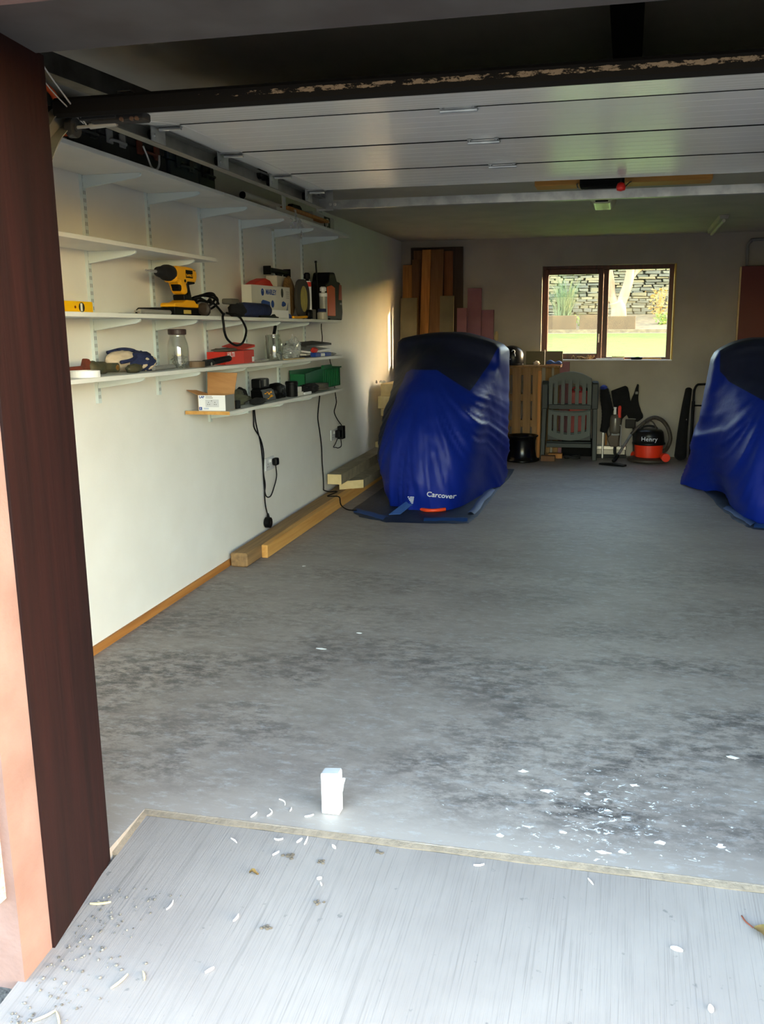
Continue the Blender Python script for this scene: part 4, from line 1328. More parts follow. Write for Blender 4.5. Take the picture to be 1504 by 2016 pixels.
# red board at the right
b_ = NB(); box(b_, 3.312, 4.2, 9.055, 9.095, fz(9.09), 1.975, 0.003); rb = thing('red_board', 'dark red door leaf standing against the back wall behind the right motorcycle', 'door', (3.7, 9.07, fz(9.07)))
ob('leaf', b_, M_redoor, rb, w=True)
b_ = NB(); box(b_, 3.296, 3.311, 9.055, 9.095, fz(9.09), 1.97, 0.002); ob('pale_edge', b_, M_cream, rb, w=True, label='pale raw edge')

# ================================================================== THINGS ON THE TOP SHELF
ZT, ZD, ZJ, ZL = 2.0705, 1.4765, 1.2265, 0.9885
# orange bow saw
t = thing('bow_saw', 'orange tubular bow saw frame lying at the front end of the topmost shelf', 'saw', (0.26, 2.99, ZT))
bm = NB(); tube(bm, [(0.26, 2.89, ZT + 0.02), (0.26, 2.895, ZT + 0.13), (0.26, 2.93, ZT + 0.175), (0.26, 3.0, ZT + 0.17), (0.26, 3.045, ZT + 0.12), (0.26, 3.06, ZT + 0.03)], 0.012, 10); ob('frame', bm, M_orange, t, w=True, smooth=True)
bm = NB(); box(bm, 0.258, 0.262, 2.88, 3.07, ZT + 0.001, ZT + 0.026); ob('blade', bm, M_steel, t, w=True)

def case(name, label, x0, x1, y0, y1, z0, h, m, m2, cat='case'):
    t = thing(name, label, cat, ((x0 + x1) / 2, (y0 + y1) / 2, z0))
    b_ = NB(); box(b_, x0, x1, y0, y1, z0, z0 + h * 0.52, 0.008, seg=2); ob('body', b_, m, t, w=True)
    b_ = NB(); box(b_, x0 + 0.003, x1 - 0.003, y0 + 0.003, y1 - 0.003, z0 + h * 0.53, z0 + h, 0.010, seg=2); ob('lid', b_, m, t, w=True)
    for f_ in (0.28, 0.72):
        yc = y0 + (y1 - y0) * f_
        b_ = NB(); box(b_, x1 - 0.001, x1 + 0.008, yc - 0.02, yc + 0.02, z0 + h * 0.36, z0 + h * 0.68, 0.002); ob('latch', b_, m2, t, w=True)
    b_ = NB(); yc = (y0 + y1) / 2
    tube(b_, [(x1, yc - 0.05, z0 + h * 0.42), (x1 + 0.018, yc - 0.045, z0 + h * 0.44), (x1 + 0.02, yc + 0.045, z0 + h * 0.44), (x1, yc + 0.05, z0 + h * 0.42)], 0.006, 8, 3)
    ob('handle', b_, m2, t, w=True, smooth=True)
    return t
M_case1 = mat('case_charcoal', (26, 27, 27), 0.7, col2=(20, 21, 21), scale=5)
M_case2 = mat('case_black_brown', (18, 15, 14), 0.7, col2=(13, 12, 11), scale=5)
M_case3 = mat('case_teal', (8, 28, 38), 0.55, col2=(7, 23, 32), scale=5)
M_case4 = mat('case_darkgreen', (16, 27, 25), 0.55)
case('tool_case', 'charcoal tool case at the front end of the topmost shelf', 0.04, 0.27, 3.10, 3.27, ZT, 0.15, M_case2, M_dkgrey)
case('tool_case', 'grey tool case second from the front on the topmost shelf', 0.04, 0.27, 3.28, 3.49, ZT, 0.16, M_case1, M_grey)
case('tool_case', 'brown-black tool case behind the wire hook on the topmost shelf', 0.03, 0.255, 3.50, 3.82, ZT, 0.17, M_case2, M_rust)
case('tool_case', 'teal power tool case in the middle of the topmost shelf', 0.03, 0.265, 3.83, 4.11, ZT, 0.165, M_case3, M_case4)
case('tool_case', 'dark green tool case, rearmost of the row on the topmost shelf', 0.03, 0.26, 4.12, 4.30, ZT, 0.165, M_case4, M_black)
bm = NB(); tube(bm, [(0.30, 3.545, ZT + 0.085), (0.302, 3.57, ZT + 0.05), (0.302, 3.60, ZT + 0.012), (0.302, 3.64, ZT + 0.008), (0.302, 3.665, ZT + 0.03), (0.302, 3.672, ZT + 0.07)], 0.0045, 8)
solo('wire_hook', bm, M_steel, 'bent white metal hook at the edge of the topmost shelf', 'hook', smooth=True)
bm = NB(); lathe(bm, [(0.022, 0), (0.022, 0.55), (0.019, 0.55), (0.019, 0.01)], n=20, M=Matrix.Translation((0.24, 4.66, ZT + 0.048)) @ Matrix.Rotation(R(-90), 4, 'X'), close=False)
t = thing('cardboard_tube', 'pale cardboard tube lying behind the tool cases on the topmost shelf', 'tube', (0.24, 4.9, ZT)); ob('tube', bm, M_offw, t, w=True)
bm = NB(); cyl(bm, (0.24, 4.668, ZT + 0.048), (0.24, 4.675, ZT + 0.048), 0.0195, n=20); ob('dark_bore', bm, M_black, t, w=True)
bm = NB(); blob(bm, (0.21, 4.82, ZT + 0.011), (0.07, 0.15, 0.013), 12, 0.3, 2, 3, zmin=ZT); solo('brown_rag', bm, mat('brown_rag', (74, 36, 30), 0.9, col2=(96, 50, 40), scale=12), 'dark red-brown rag under the cardboard tube on the topmost shelf', 'rag', smooth=True)
bm = NB(); box(bm, 0.10, 0.30, 5.00, 5.62, ZT, ZT + 0.032, 0.002); solo('offcut_board', bm, M_offw, 'pale board offcut lying flat on the rear half of the topmost shelf', 'board')
bm = NB(); box(bm, 0.265, 0.325, 5.14, 5.86, ZT + 0.0325, ZT + 0.050, 0.002); solo('wood_batten', bm, M_pinez, 'brown wooden batten along the front edge of the topmost shelf', 'batten')
bm = NB(); box(bm, 0.10, 0.24, 5.30, 5.60, ZT + 0.033, ZT + 0.075, 0.003); solo('card_carton', bm, M_offw, 'small pale carton on the board offcut near the black iron', 'carton')
t = thing('plasterers_float', 'black plastering float lying on the small carton on the topmost shelf', 'float', (0.18, 5.65, ZT + 0.0755))
bm = NB(); box(bm, 0.12, 0.24, 5.42, 5.72, ZT + 0.0755, ZT + 0.083, 0.002); ob('plate', bm, M_black, t, w=True)
bm = NB(); prism(bm, [(5.50, ZT + 0.083), (5.70, ZT + 0.083), (5.69, ZT + 0.11), (5.66, ZT + 0.122), (5.53, ZT + 0.118)], 0, 0.165, 0.20, 0.006); ob('handle', bm, M_black, t, w=True)
t = thing('logo_carton', 'grey-white carton with a square black swirl mark at the end of the topmost shelf', 'box', (0.13, 6.02, ZT))
bm = NB(); box(bm, 0.03, 0.235, 5.80, 6.24, ZT, ZT + 0.105, 0.002); ob('carton', bm, mat('carton_grey', (196, 192, 190), 0.7), t, w=True)
bm = NB(); box(bm, 0.235, 0.2358, 6.02, 6.15, ZT + 0.008, ZT + 0.098); lg = ob('mark', bm, M_black, t, w=True, label='black square swirl mark')
bm = NB(); tube(bm, [(0.236, 6.085 + 0.035 * math.cos(a), ZT + 0.053 + 0.030 * math.sin(a)) for a in [0.4 + i * 0.5 for i in range(11)]], 0.006, 6); cyl(bm, (0.2355, 6.09, ZT + 0.050), (0.237, 6.09, ZT + 0.050), 0.013, n=12); ob('swirl', bm, M_offw, lg, w=True)
# hanging crinkled plastic
bm = NB()
rr = random.Random(3)
for k in range(16):
    y = 5.10 + 0.22 * rr.random(); z = ZT - 0.01 - 0.10 * rr.random()
    p = [(0.335 + 0.02 * rr.random(), y + rr.uniform(-.035, .035), z + rr.uniform(-.03, .03)) for _ in range(4)]
    bm.faces.new([bm.verts.new(q) for q in p])
tube(bm, [(0.32, 5.22, ZT + 0.036), (0.334, 5.21, ZT + 0.03), (0.338, 5.2, ZT - 0.02)], 0.006, 5)
solo('plastic_wrap', bm, M_film, 'crinkled clear plastic wrap hanging over the edge of the topmost shelf', 'wrap')

# ================================================================== THINGS ON THE DRILL SHELF
t = thing('spirit_level', 'yellow spirit level standing on edge against the wall at the doorway end', 'level', (0.055, 3.1, ZD))
bm = NB(); box(bm, 0.038, 0.060, 2.55, 3.468, ZD, ZD + 0.050, 0.0015); ob('beam', bm, M_lvl, t, w=True)
bm = NB(); cyl(bm, (0.0605, 3.385, ZD + 0.026), (0.0618, 3.385, ZD + 0.026), 0.020, n=22); v_ = ob('vial_ring', bm, M_dkgrey, t, w=True)
bm = NB(); box(bm, 0.0618, 0.0632, 3.374, 3.388, ZD + 0.010, ZD + 0.042, 0.0005); ob('vial', bm, M_tape, v_, w=True)
bm = NB(); cyl(bm, (0.0605, 3.34, ZD + 0.026), (0.0612, 3.34, ZD + 0.026), 0.006, n=10); ob('rivet', bm, M_dkred, t, w=True)

# cordless drill: profile in (y, z) on the plane x = 0.16
t = thing('cordless_drill', 'yellow and black cordless drill standing upright on its battery', 'drill', (0.16, 4.0, ZD))
DXc = 0.168
bm = NB()
body = [(3.945, 1.640), (3.952, 1.697), (3.975, 1.707), (4.06, 1.708), (4.12, 1.707), (4.155, 1.699), (4.170, 1.685), (4.168, 1.655), (4.145, 1.632), (4.08, 1.630), (4.055, 1.625),
        (4.065, 1.590), (4.058, 1.577), (4.030, 1.575), (4.010, 1.590), (3.998, 1.612), (3.985, 1.630), (3.95, 1.634)]
prism(bm, body, 0, DXc - 0.034, DXc + 0.034, 0.013); ob('housing', bm, M_yel, t, w=True, smooth=False)
bm = NB()
grip = [(4.055, 1.640), (4.135, 1.640), (4.140, 1.630), (4.075, 1.622), (4.082, 1.600), (4.098, 1.555), (4.104, 1.538), (4.028, 1.536), (4.018, 1.575), (4.048, 1.577), (4.060, 1.59)]
prism(bm, grip, 0, DXc - 0.030, DXc + 0.036, 0.007); ob('grip', bm, M_black, t, w=True)
bm = NB(); prism(bm, [(3.972, 1.622), (4.005, 1.620), (4.006, 1.600), (3.998, 1.590), (3.985, 1.592), (3.982, 1.606)], 0, DXc - 0.012, DXc + 0.030, 0.004); ob('trigger', bm, M_black, t, w=True)
bm = NB(); cyl(bm, (DXc - 0.035, 4.033, 1.640), (DXc + 0.037, 4.033, 1.640), 0.007, n=12); ob('direction_switch', bm, M_black, t, w=True)
bm = NB(); lathe(bm, [(0.0, 0), (0.014, 0.004), (0.022, 0.020), (0.027, 0.05), (0.030, 0.075), (0.036, 0.085), (0.038, 0.11), (0.036, 0.135), (0.03, 0.14)], n=28, M=Matrix.Translation((DXc, 3.822, 1.672)) @ Matrix.Rotation(R(-90), 4, 'X')); ob('chuck', bm, M_rubber, t, w=True, smooth=True)
bm = NB(); cyl(bm, (DXc, 3.765, 1.672), (DXc, 3.826, 1.672), 0.0075, n=6); cyl(bm, (DXc, 3.74, 1.672), (DXc, 3.768, 1.672), 0.004, n=8); cyl(bm, (DXc, 3.736, 1.672), (DXc, 3.741, 1.672), 0.005, n=8); ob('screwdriver_bit', bm, M_steel, t, w=True)
bm = NB(); box(bm, DXc + 0.0335, DXc + 0.0355, 4.045, 4.115, 1.655, 1.692, 0.0006); pl_ = ob('badge', bm, M_black, t, w=True, label='black badge with yellow lettering')
ob('lettering', text_bm('DeWALT', 0.017, face_M((DXc + 0.0358, 4.08, 1.6665), (0, 1, 0), (0, 0, 1)), 0.0004, 0.0004), M_yel, pl_, w=True)
bm = NB()
for k in range(5):
    box(bm, DXc + 0.0325, DXc + 0.0338, 4.122, 4.150, 1.660 + 0.008 * k, 1.663 + 0.008 * k)
ob('vent', bm, M_black, t, w=True, kind='stuff')
bm = NB()
foot = [(3.905, 1.524), (3.915, 1.534), (3.985, 1.538), (4.025, 1.550), (4.110, 1.550), (4.125, 1.536), (4.165, 1.532), (4.172, 1.522), (4.172, 1.515), (3.905, 1.515)]
prism(bm, foot, 0, DXc - 0.036, DXc + 0.042, 0.005); ob('foot', bm, M_yel, t, w=True)
bm = NB(); box(bm, DXc - 0.036, DXc + 0.041, 3.905, 4.19, ZD, 1.5145, 0.004, seg=2); bt = ob('battery', bm, M_black, t, w=True)
bm = NB(); box(bm, DXc + 0.041, DXc + 0.0416, 3.99, 4.065, ZD + 0.008, ZD + 0.026); bl = ob('battery_label', bm, mat('battery_label', (196, 170, 90), 0.5), bt, w=True)

# chisel, driver handle, black case
t = thing('driver_bit_holder', 'silver bit holder with a thin blade lying in front of the drill', 'tool', (0.225, 3.68, ZD))
bm = NB(); cyl(bm, (0.226, 3.555, ZD + 0.011), (0.226, 3.82, ZD + 0.011), 0.0105, n=14); ob('barrel', bm, M_steel, t, w=True, smooth=False)
bm = NB(); cyl(bm, (0.226, 3.52, ZD + 0.011), (0.226, 3.555, ZD + 0.011), 0.004, n=8); ob('shank', bm, M_steel, t, w=True)
bm = NB(); hexa(bm, [(0.205, 3.42, ZD + 0.0005), (0.225, 3.40, ZD + 0.0005), (0.248, 3.56, ZD + 0.0005), (0.22, 3.57, ZD + 0.0005), (0.205, 3.42, ZD + 0.002), (0.225, 3.40, ZD + 0.002), (0.248, 3.56, ZD + 0.002), (0.22, 3.57, ZD + 0.002)])
solo('putty_blade', bm, M_galv2, 'thin dark putty blade lying left of the silver bit holder', 'blade')
bm = NB(); prism(bm, [(3.70, ZD), (3.70, ZD + 0.018), (3.725, ZD + 0.032), (3.83, ZD + 0.034), (3.86, ZD + 0.018), (3.86, ZD)], 0, 0.12, 0.19, 0.004); solo('pad_case', bm, M_black, 'low black case behind the silver bit holder', 'case')

# small grinder with metal gear head, and its black cable
t = thing('angle_grinder', 'black angle grinder with a bright round gear head right of the drill', 'grinder', (0.2, 4.2, ZD))
bm = NB(); lathe(bm, [(0.010, 0), (0.024, 0.006), (0.033, 0.03), (0.034, 0.06), (0.030, 0.085), (0.022, 0.095)], n=24, M=Matrix.Translation((0.245, 4.185, ZD + 0.034)) @ Matrix.Rotation(R(-90), 4, 'Y')); ob('gear_head', bm, mat('cast_aluminium', (132, 130, 124), 0.4, 0.35), t, w=True, smooth=True)
bm = NB(); lathe(bm, [(0.02, 0), (0.032, 0.004), (0.032, 0.02), (0.028, 0.02)], n=20, M=Matrix.Translation((0.236, 4.14, ZD + 0.033)) @ Matrix.Rotation(R(-90), 4, 'X')); ob('collar', bm, mat('dark_collar', (58, 50, 44), 0.45, 0.3), t, w=True)
bm = NB(); tube(bm, [(0.20, 4.235, ZD + 0.031), (0.15, 4.27, ZD + 0.031), (0.11, 4.36, ZD + 0.032), (0.10, 4.44, ZD + 0.032)], 0.030, 12); ob('body', bm, M_black, t, w=True, smooth=True)
bm = NB()
tube(bm, [(0.10, 4.44, ZD + 0.04), (0.13, 4.40, ZD + 0.07), (0.16, 4.28, ZD + 0.088), (0.18, 4.18, ZD + 0.084), (0.20, 4.13, ZD + 0.06), (0.19, 4.2, ZD + 0.075), (0.17, 4.34, ZD + 0.074), (0.15, 4.42, ZD + 0.066), (0.17, 4.36, ZD + 0.090), (0.2, 4.30, ZD + 0.080), (0.22, 4.33, ZD + 0.05), (0.23, 4.38, ZD + 0.012)], 0.006, 8)
tube(bm, [(0.23, 4.38, ZD + 0.012), (0.262, 4.32, ZD + 0.012), (0.279, 4.268, ZD - 0.004), (0.281, 4.27, 1.43), (0.281, 4.275, 1.40), (0.281, 4.30, 1.365), (0.281, 4.36, 1.338), (0.281, 4.43, 1.328), (0.281, 4.50, 1.345), (0.281, 4.545, 1.40), (0.281, 4.52, 1.44), (0.280, 4.47, ZD - 0.002), (0.262, 4.44, ZD + 0.010), (0.21, 4.46, ZD + 0.02)], 0.0062, 8)
ob('cable', bm, M_black, t, w=True, smooth=True)
bm = NB()
tube(bm, [(0.16 + 0.045 * math.cos(a * 0.9), 4.30 + 0.085 * math.cos(a), ZD + 0.062 + 0.040 * math.sin(a) + 0.001 * a) for a in [i * 0.5 for i in range(40)]], 0.0058, 7, 3)
ob('cable_coil', bm, M_black, t, w=True, smooth=True)
t = thing('power_tool', 'dark blue cylindrical power tool with a dusty black head lying on the shelf', 'tool', (0.14, 4.8, ZD))
bm = NB(); lathe(bm, [(0.02, 0), (0.036, 0.006), (0.040, 0.05), (0.040, 0.30), (0.037, 0.36), (0.022, 0.38)], n=24, M=Matrix.Translation((0.228, 4.60, ZD + 0.041)) @ Matrix.Rotation(R(-90), 4, 'X')); ob('motor_body', bm, M_navy, t, w=True, smooth=True)
bm = NB(); blob(bm, (0.222, 4.575, ZD + 0.038), (0.040, 0.075, 0.045), 5, 0.3, 2.2, 3, zmin=ZD); ob('head', bm, M_matte, t, w=True, smooth=True)
bm = NB(); box(bm, 0.18, 0.24, 4.47, 4.57, ZD + 0.066, ZD + 0.095, 0.008, seg=2); ob('guard', bm, mat('dusty_grey', (88, 84, 74), 0.9), t, w=True)
bm = NB(); prism(bm, [(4.80, ZD), (5.07, ZD), (5.07, ZD + 0.006), (5.03, ZD + 0.010), (5.01, ZD + 0.022), (4.98, ZD + 0.012), (4.80, ZD + 0.012)], 0, 0.246, 0.262, 0.002); ob('lever', bm, M_black, t, w=True)

# white printed carton
t = thing('printed_carton', 'white carton printed in blue with fittings, standing on the drill shelf', 'box', (0.14, 5.12, ZD))
CA = ((0.205, 4.83), (0.215, 5.415))
bm = NB()
hexa(bm, [(0.122, 4.865, ZD), (0.180, 4.87, ZD), (0.1953, 5.435, ZD), (0.122, 5.43, ZD), (0.122, 4.865, ZD + 0.187), (0.180, 4.87, ZD + 0.187), (0.1953, 5.435, ZD + 0.193), (0.122, 5.43, ZD + 0.193)])
ca = ob('carton', bm, M_offw, t, w=True)
DY = 0.035
fx = lambda y: 0.180 + (y - 4.87) * 0.027 + 0.0006
ob('lettering', text_bm('MARLEY', 0.044, face_M((fx(5.145), 5.143, ZD + 0.152), (0.027, 1, 0), (0, 0, 1)), 0.0004, 0.0008, 0.95), M_blue, ca, w=True)
bm = NB(); lathe(bm, [(0.010, 0), (0.021, 0), (0.021, 0.0006), (0.010, 0.0006)], n=20, M=Matrix.Translation((fx(5.02), 5.02, ZD + 0.150)) @ Matrix.Rotation(R(90), 4, 'Y'), close=False); box(bm, fx(5.02), fx(5.02) + 0.0006, 5.005, 5.035, ZD + 0.138, ZD + 0.156)
ob('round_logo', bm, M_blue, ca, w=True)
def flat_shape(pts, thick=0.0006):
    b_ = NB()
    a = [b_.verts.new((fx(y + DY), y + DY, z)) for y, z in pts]
    c = [b_.verts.new((fx(y + DY) + thick, y + DY, z)) for y, z in pts]
    b_.faces.new(a[::-1]); b_.faces.new(c)
    n = len(pts)
    for i in range(n):
        b_.faces.new((a[i], a[(i + 1) % n], c[(i + 1) % n], c[i]))
    return b_
ov = lambda cy, cz_, ry, rz, n=18: [(cy + ry * math.cos(6.2832 * i / n), cz_ + rz * math.sin(6.2832 * i / n)) for i in range(n)]
ob('pipe_picture', flat_shape([(4.958, ZD + .073), (4.963, ZD + .096), (4.985, ZD + .106), (5.03, ZD + .103), (5.085, ZD + .096), (5.09, ZD + .07), (5.04, ZD + .064), (4.98, ZD + .062)]), M_blue, ca, w=True)
ob('pipe_picture', flat_shape(ov(5.125, ZD + .085, .022, .022)), M_blue, ca, w=True)
ob('pipe_picture', flat_shape([(5.262, ZD + .08), (5.27, ZD + .10), (5.29, ZD + .106), (5.32, ZD + .098), (5.33, ZD + .09), (5.32, ZD + .078), (5.28, ZD + .072)]), M_blue, ca, w=True)
ob('pipe_picture', flat_shape([(5.345, ZD + .07), (5.365, ZD + .10), (5.36, ZD + .06), (5.345, ZD + .01), (5.30, ZD + .012), (5.33, ZD + .05)]), mat('print_grey', (120, 130, 150), 0.6), ca, w=True)
ob('small_logo', flat_shape(ov(5.275, ZD + .155, .018, .028)), M_dkgrey, ca, w=True)
bm = NB()
for k in range(4):
    box(bm, fx(5.395), fx(5.395) + 0.0006, 5.37, 5.42, ZD + 0.125 + 0.012 * k, ZD + 0.130 + 0.012 * k)
ob('small_print', bm, mat('print_pale_grey', (160, 160, 156), 0.6), ca, w=True, kind='stuff')
bm = NB(); box(bm, 0.206, 0.244, 5.0, 5.28, ZD, ZD + 0.048, 0.0015); solo('small_white_box', bm, M_whitep, 'small plain white box in front of the printed carton', 'box')

# behind the carton
bm = NB(); prism(bm, [(5.06, ZD), (5.36, ZD), (5.36, ZD + 0.20), (5.31, ZD + 0.232), (5.24, ZD + 0.242), (5.14, ZD + 0.222), (5.06, ZD + 0.195)], 0, 0.05, 0.118, 0.006)
solo('red_pouch', bm, M_red, 'red pouch showing above the printed carton, standing behind it', 'pouch')
bm = NB(); box(bm, 0.035, 0.11, 5.44, 5.60, ZD, ZD + 0.27, 0.003); solo('white_tin', bm, M_offw, 'tall pale carton at the wall behind the brown twine', 'carton')
t = thing('twine_ball', 'brown ball of twine above the round sanding disc', 'twine', (0.12, 5.5, ZD))
bm = NB(); blob(bm, (0.155, 5.515, ZD + 0.135), (0.036, 0.072, 0.135), 3, 0.08, 2, 3); ob('ball', bm, mat('jute_twine', (134, 100, 58), 0.95, col2=(96, 70, 40), scale=30, stretch=(1, 4, 1), bump=0.6, bscale=60), t, w=True, smooth=True)
t = thing('caulking_gun', 'black caulking gun lying across the cartons on the drill shelf', 'gun', (0.09, 5.55, ZD + 0.272))
bm = NB(); cyl(bm, (0.075, 5.37, ZD + 0.302), (0.075, 5.71, ZD + 0.302), 0.016, n=14); ob('barrel', bm, M_black, t, w=True)
for y in (5.365, 5.70):
    bm = NB(); box(bm, 0.05, 0.10, y, y + 0.011, ZD + 0.2720, ZD + 0.325, 0.002); ob('end_cap', bm, M_black, t, w=True)
bm = NB(); prism(bm, [(5.50, ZD + 0.288), (5.62, ZD + 0.288), (5.60, ZD + 0.274), (5.52, ZD + 0.274)], 0, 0.07, 0.082, 0.002); ob('trigger', bm, M_black, t, w=True)
t = thing('sanding_disc', 'dark oval sanding disc with a yellow centre standing upright', 'disc', (0.2, 5.57, ZD))
bm = NB()
prism(bm, [(5.565 + 0.118 * math.copysign(abs(math.cos(a)) ** 0.75, math.cos(a)), ZD + 0.127 + 0.124 * math.copysign(abs(math.sin(a)) ** 0.8, math.sin(a))) for a in [6.2832 * i / 28 for i in range(28)]], 0, 0.218, 0.240, 0.004); ob('rim', bm, mat('disc_dark', (58, 54, 50), 0.75), t, w=True)
bm = NB(); prism(bm, [(5.565 + 0.062 * math.cos(a), ZD + 0.127 + 0.082 * math.sin(a)) for a in [6.2832 * i / 24 for i in range(24)]], 0, 0.2405, 0.2425); ob('centre', bm, mat('disc_yellow', (196, 176, 84), 0.7, col2=(150, 140, 84), scale=14, stretch=(1, 6, 1)), t, w=True)
t = thing('mallet', 'small mallet with black head and yellow handle in front of the sanding disc', 'mallet', (0.25, 5.5, ZD))
bm = NB(); tube(bm, [(0.258, 5.31, ZD + 0.008), (0.258, 5.42, ZD + 0.009), (0.256, 5.57, ZD + 0.014)], 0.008, 8); ob('handle', bm, M_yel, t, w=True, smooth=True)
bm = NB(); lathe(bm, [(0.006, 0), (0.019, 0.003), (0.021, 0.03), (0.019, 0.056), (0.010, 0.060)], (0.263, 5.60, ZD), n=20, sy=1.6); ob('head', bm, M_black, t, w=True, smooth=True)
bm = NB(); prism(bm, [(5.31, ZD), (5.37, ZD), (5.36, ZD + 0.02), (5.33, ZD + 0.03), (5.31, ZD + 0.024)], 0, 0.214, 0.231, 0.003); solo('blue_clip', bm, M_blue, 'small blue clip by the corner of the printed carton', 'clip')

def cartridge(name, label, x, y, z, r, h, m, band, lid, lean=(0, 0)):
    t = thing(name, label, 'cartridge', (x, y, z))
    M = Matrix.Translation((x, y, z)) @ Matrix.Rotation(R(lean[0]), 4, 'X')
    b_ = NB(); lathe(b_, [(r * 0.96, 0), (r, 0.004), (r, h * 0.80), (r * 0.95, h * 0.82)], n=20, M=M); ob('barrel', b_, m, t, w=True, smooth=False)
    b_ = NB(); lathe(b_, [(r * 1.02, h * 0.70), (r * 1.02, h * 0.80)], n=20, M=M); ob('colour_band', b_, band, t, w=True)
    b_ = NB(); lathe(b_, [(r * 0.5, h * 0.82), (r * 0.4, h * 0.86), (r * 0.8, h * 0.87), (r * 0.8, h * 0.97), (r * 0.5, h)], n=16, M=M); ob('cap', b_, lid, t, w=True)
    return t
cartridge('sealant_tube', 'white sealant tube with a red band and black cap right of the sanding disc', 0.215, 5.705, ZD, 0.026, 0.30, M_whitep, M_red, M_black)
cartridge('sealant_tube', 'clear sealant tube with a white nozzle beside the tall black and orange case', 0.21, 6.035, ZD, 0.028, 0.225, mat('clear_tube', (150, 150, 146), 0.3), M_whitep, M_whitep)
t = thing('blue_lid_jar', 'small clear jar with a dark blue lid near the end of the drill shelf', 'jar', (0.235, 5.93, ZD))
bm = NB(); lathe(bm, [(0.03, 0), (0.034, 0.004), (0.034, 0.046), (0.026, 0.052)], (0.235, 5.93, ZD), n=20); ob('jar', bm, mat('cloudy_plastic', (170, 164, 150), 0.35), t, w=True)
bm = NB(); lathe(bm, [(0.027, 0.052), (0.029, 0.053), (0.029, 0.072), (0.026, 0.074)], (0.235, 5.93, ZD), n=20); ob('lid', bm, M_navy, t, w=True)
bm = NB(); box(bm, 0.12, 0.17, 5.86, 5.99, ZD, ZD + 0.07, 0.003); solo('grey_carton', bm, M_grey, 'small grey carton behind the blue lidded jar', 'box')

t = thing('tool_case', 'tall black and orange case at the end of the drill shelf', 'case', (0.14, 6.4, ZD))
bm = NB()
prism(bm, [(6.20, ZD), (6.58, ZD), (6.60, ZD + 0.06), (6.585, ZD + 0.24), (6.55, ZD + 0.28), (6.48, ZD + 0.285), (6.43, ZD + 0.345), (6.31, ZD + 0.34), (6.28, ZD + 0.28), (6.20, ZD + 0.25)], 0, 0.04, 0.17, 0.012); ob('body', bm, M_black, t, w=True)
bm = NB()
prism(bm, [(6.235, ZD + 0.03), (6.40, ZD + 0.03), (6.40, ZD + 0.235), (6.32, ZD + 0.25), (6.235, ZD + 0.235)], 0, 0.168, 0.178, 0.004); ob('orange_panel', bm, M_orange, t, w=True)
bm = NB(); prism(bm, [(6.50, ZD + 0.15), (6.575, ZD + 0.15), (6.57, ZD + 0.26), (6.52, ZD + 0.265)], 0, 0.168, 0.173, 0.002); lb = ob('label', bm, mat('case_red_label', (150, 50, 40), 0.5), t, w=True)
bm = NB(); box(bm, 0.1735, 0.1742, 6.515, 6.565, ZD + 0.115, ZD + 0.13); ob('label', bm, M_grey, t, w=True)
bm = NB(); cyl(bm, (0.13, 6.17, ZD + 0.02), (0.12, 6.155, ZD + 0.405), 0.006, n=8); cyl(bm, (0.12, 6.155, ZD + 0.395), (0.12, 6.155, ZD + 0.410), 0.009, n=8)
solo('antenna_rod', bm, M_black, 'thin black rod standing up beside the tall black and orange case', 'rod')
bm = NB(); box(bm, 0.19, 0.235, 6.10, 6.245, ZD, ZD + 0.010, 0.003); solo('black_strip', bm, M_black, 'flat black strip at the very end of the drill shelf', 'strip')

# ================================================================== THINGS ON THE JAR SHELF
t = thing('tape_roll', 'white roll of tape lying flat at the doorway end of the jar shelf', 'tape', (0.215, 3.145, ZJ))
bm = NB(); lathe(bm, [(0.036, 0.0), (0.058, 0.0), (0.058, 0.026), (0.036, 0.026), (0.036, 0.002)], (0.215, 3.135, ZJ), n=32, close=False); ob('roll', bm, M_tape, t, w=True)
t = thing('pipe_valve', 'old rusty pipe with a green-brown valve body lying on the jar shelf', 'valve', (0.12, 3.36, ZJ))
bm = NB(); cyl(bm, (0.13, 3.0, ZJ + 0.022), (0.12, 3.30, ZJ + 0.026), 0.014, n=14); ob('pipe', bm, M_rust, t, w=True)
bm = NB(); prism(bm, [(3.265, ZJ + 0.03), (3.33, ZJ + 0.03), (3.305, ZJ + 0.065), (3.285, ZJ + 0.068)], 0, 0.108, 0.132, 0.004); ob('lever', bm, M_rust, t, w=True)
bm = NB(); lathe(bm, [(0.018, 0), (0.027, 0.01), (0.030, 0.04), (0.022, 0.06), (0.026, 0.075), (0.026, 0.12), (0.020, 0.14), (0.020, 0.17)], n=20, M=Matrix.Translation((0.12, 3.30, ZJ + 0.029)) @ Matrix.Rotation(R(-92), 4, 'X')); ob('valve_body', bm, M_oliv, t, w=True, smooth=True)
bm = NB(); cyl(bm, (0.125, 3.42, ZJ + 0.025), (0.185, 3.42, ZJ + 0.026), 0.020, n=20); nt_ = ob('union_nut', bm, M_oliv, t, w=True)
bm = NB(); cyl(bm, (0.185, 3.42, ZJ + 0.026), (0.187, 3.42, ZJ + 0.026), 0.012, n=16); cyl(bm, (0.187, 3.42, ZJ + 0.026), (0.19, 3.42, ZJ + 0.026), 0.006, n=8); ob('brass_spindle', bm, M_gold, nt_, w=True)
bm = NB(); blob(bm, (0.205, 3.52, ZJ + 0.018), (0.022, 0.06, 0.020), 8, 0.3, 3, 3, zmin=ZJ); solo('brass_fitting', bm, M_oliv, 'lumpy old brass fitting between the valve and the work glove', 'fitting', smooth=True)
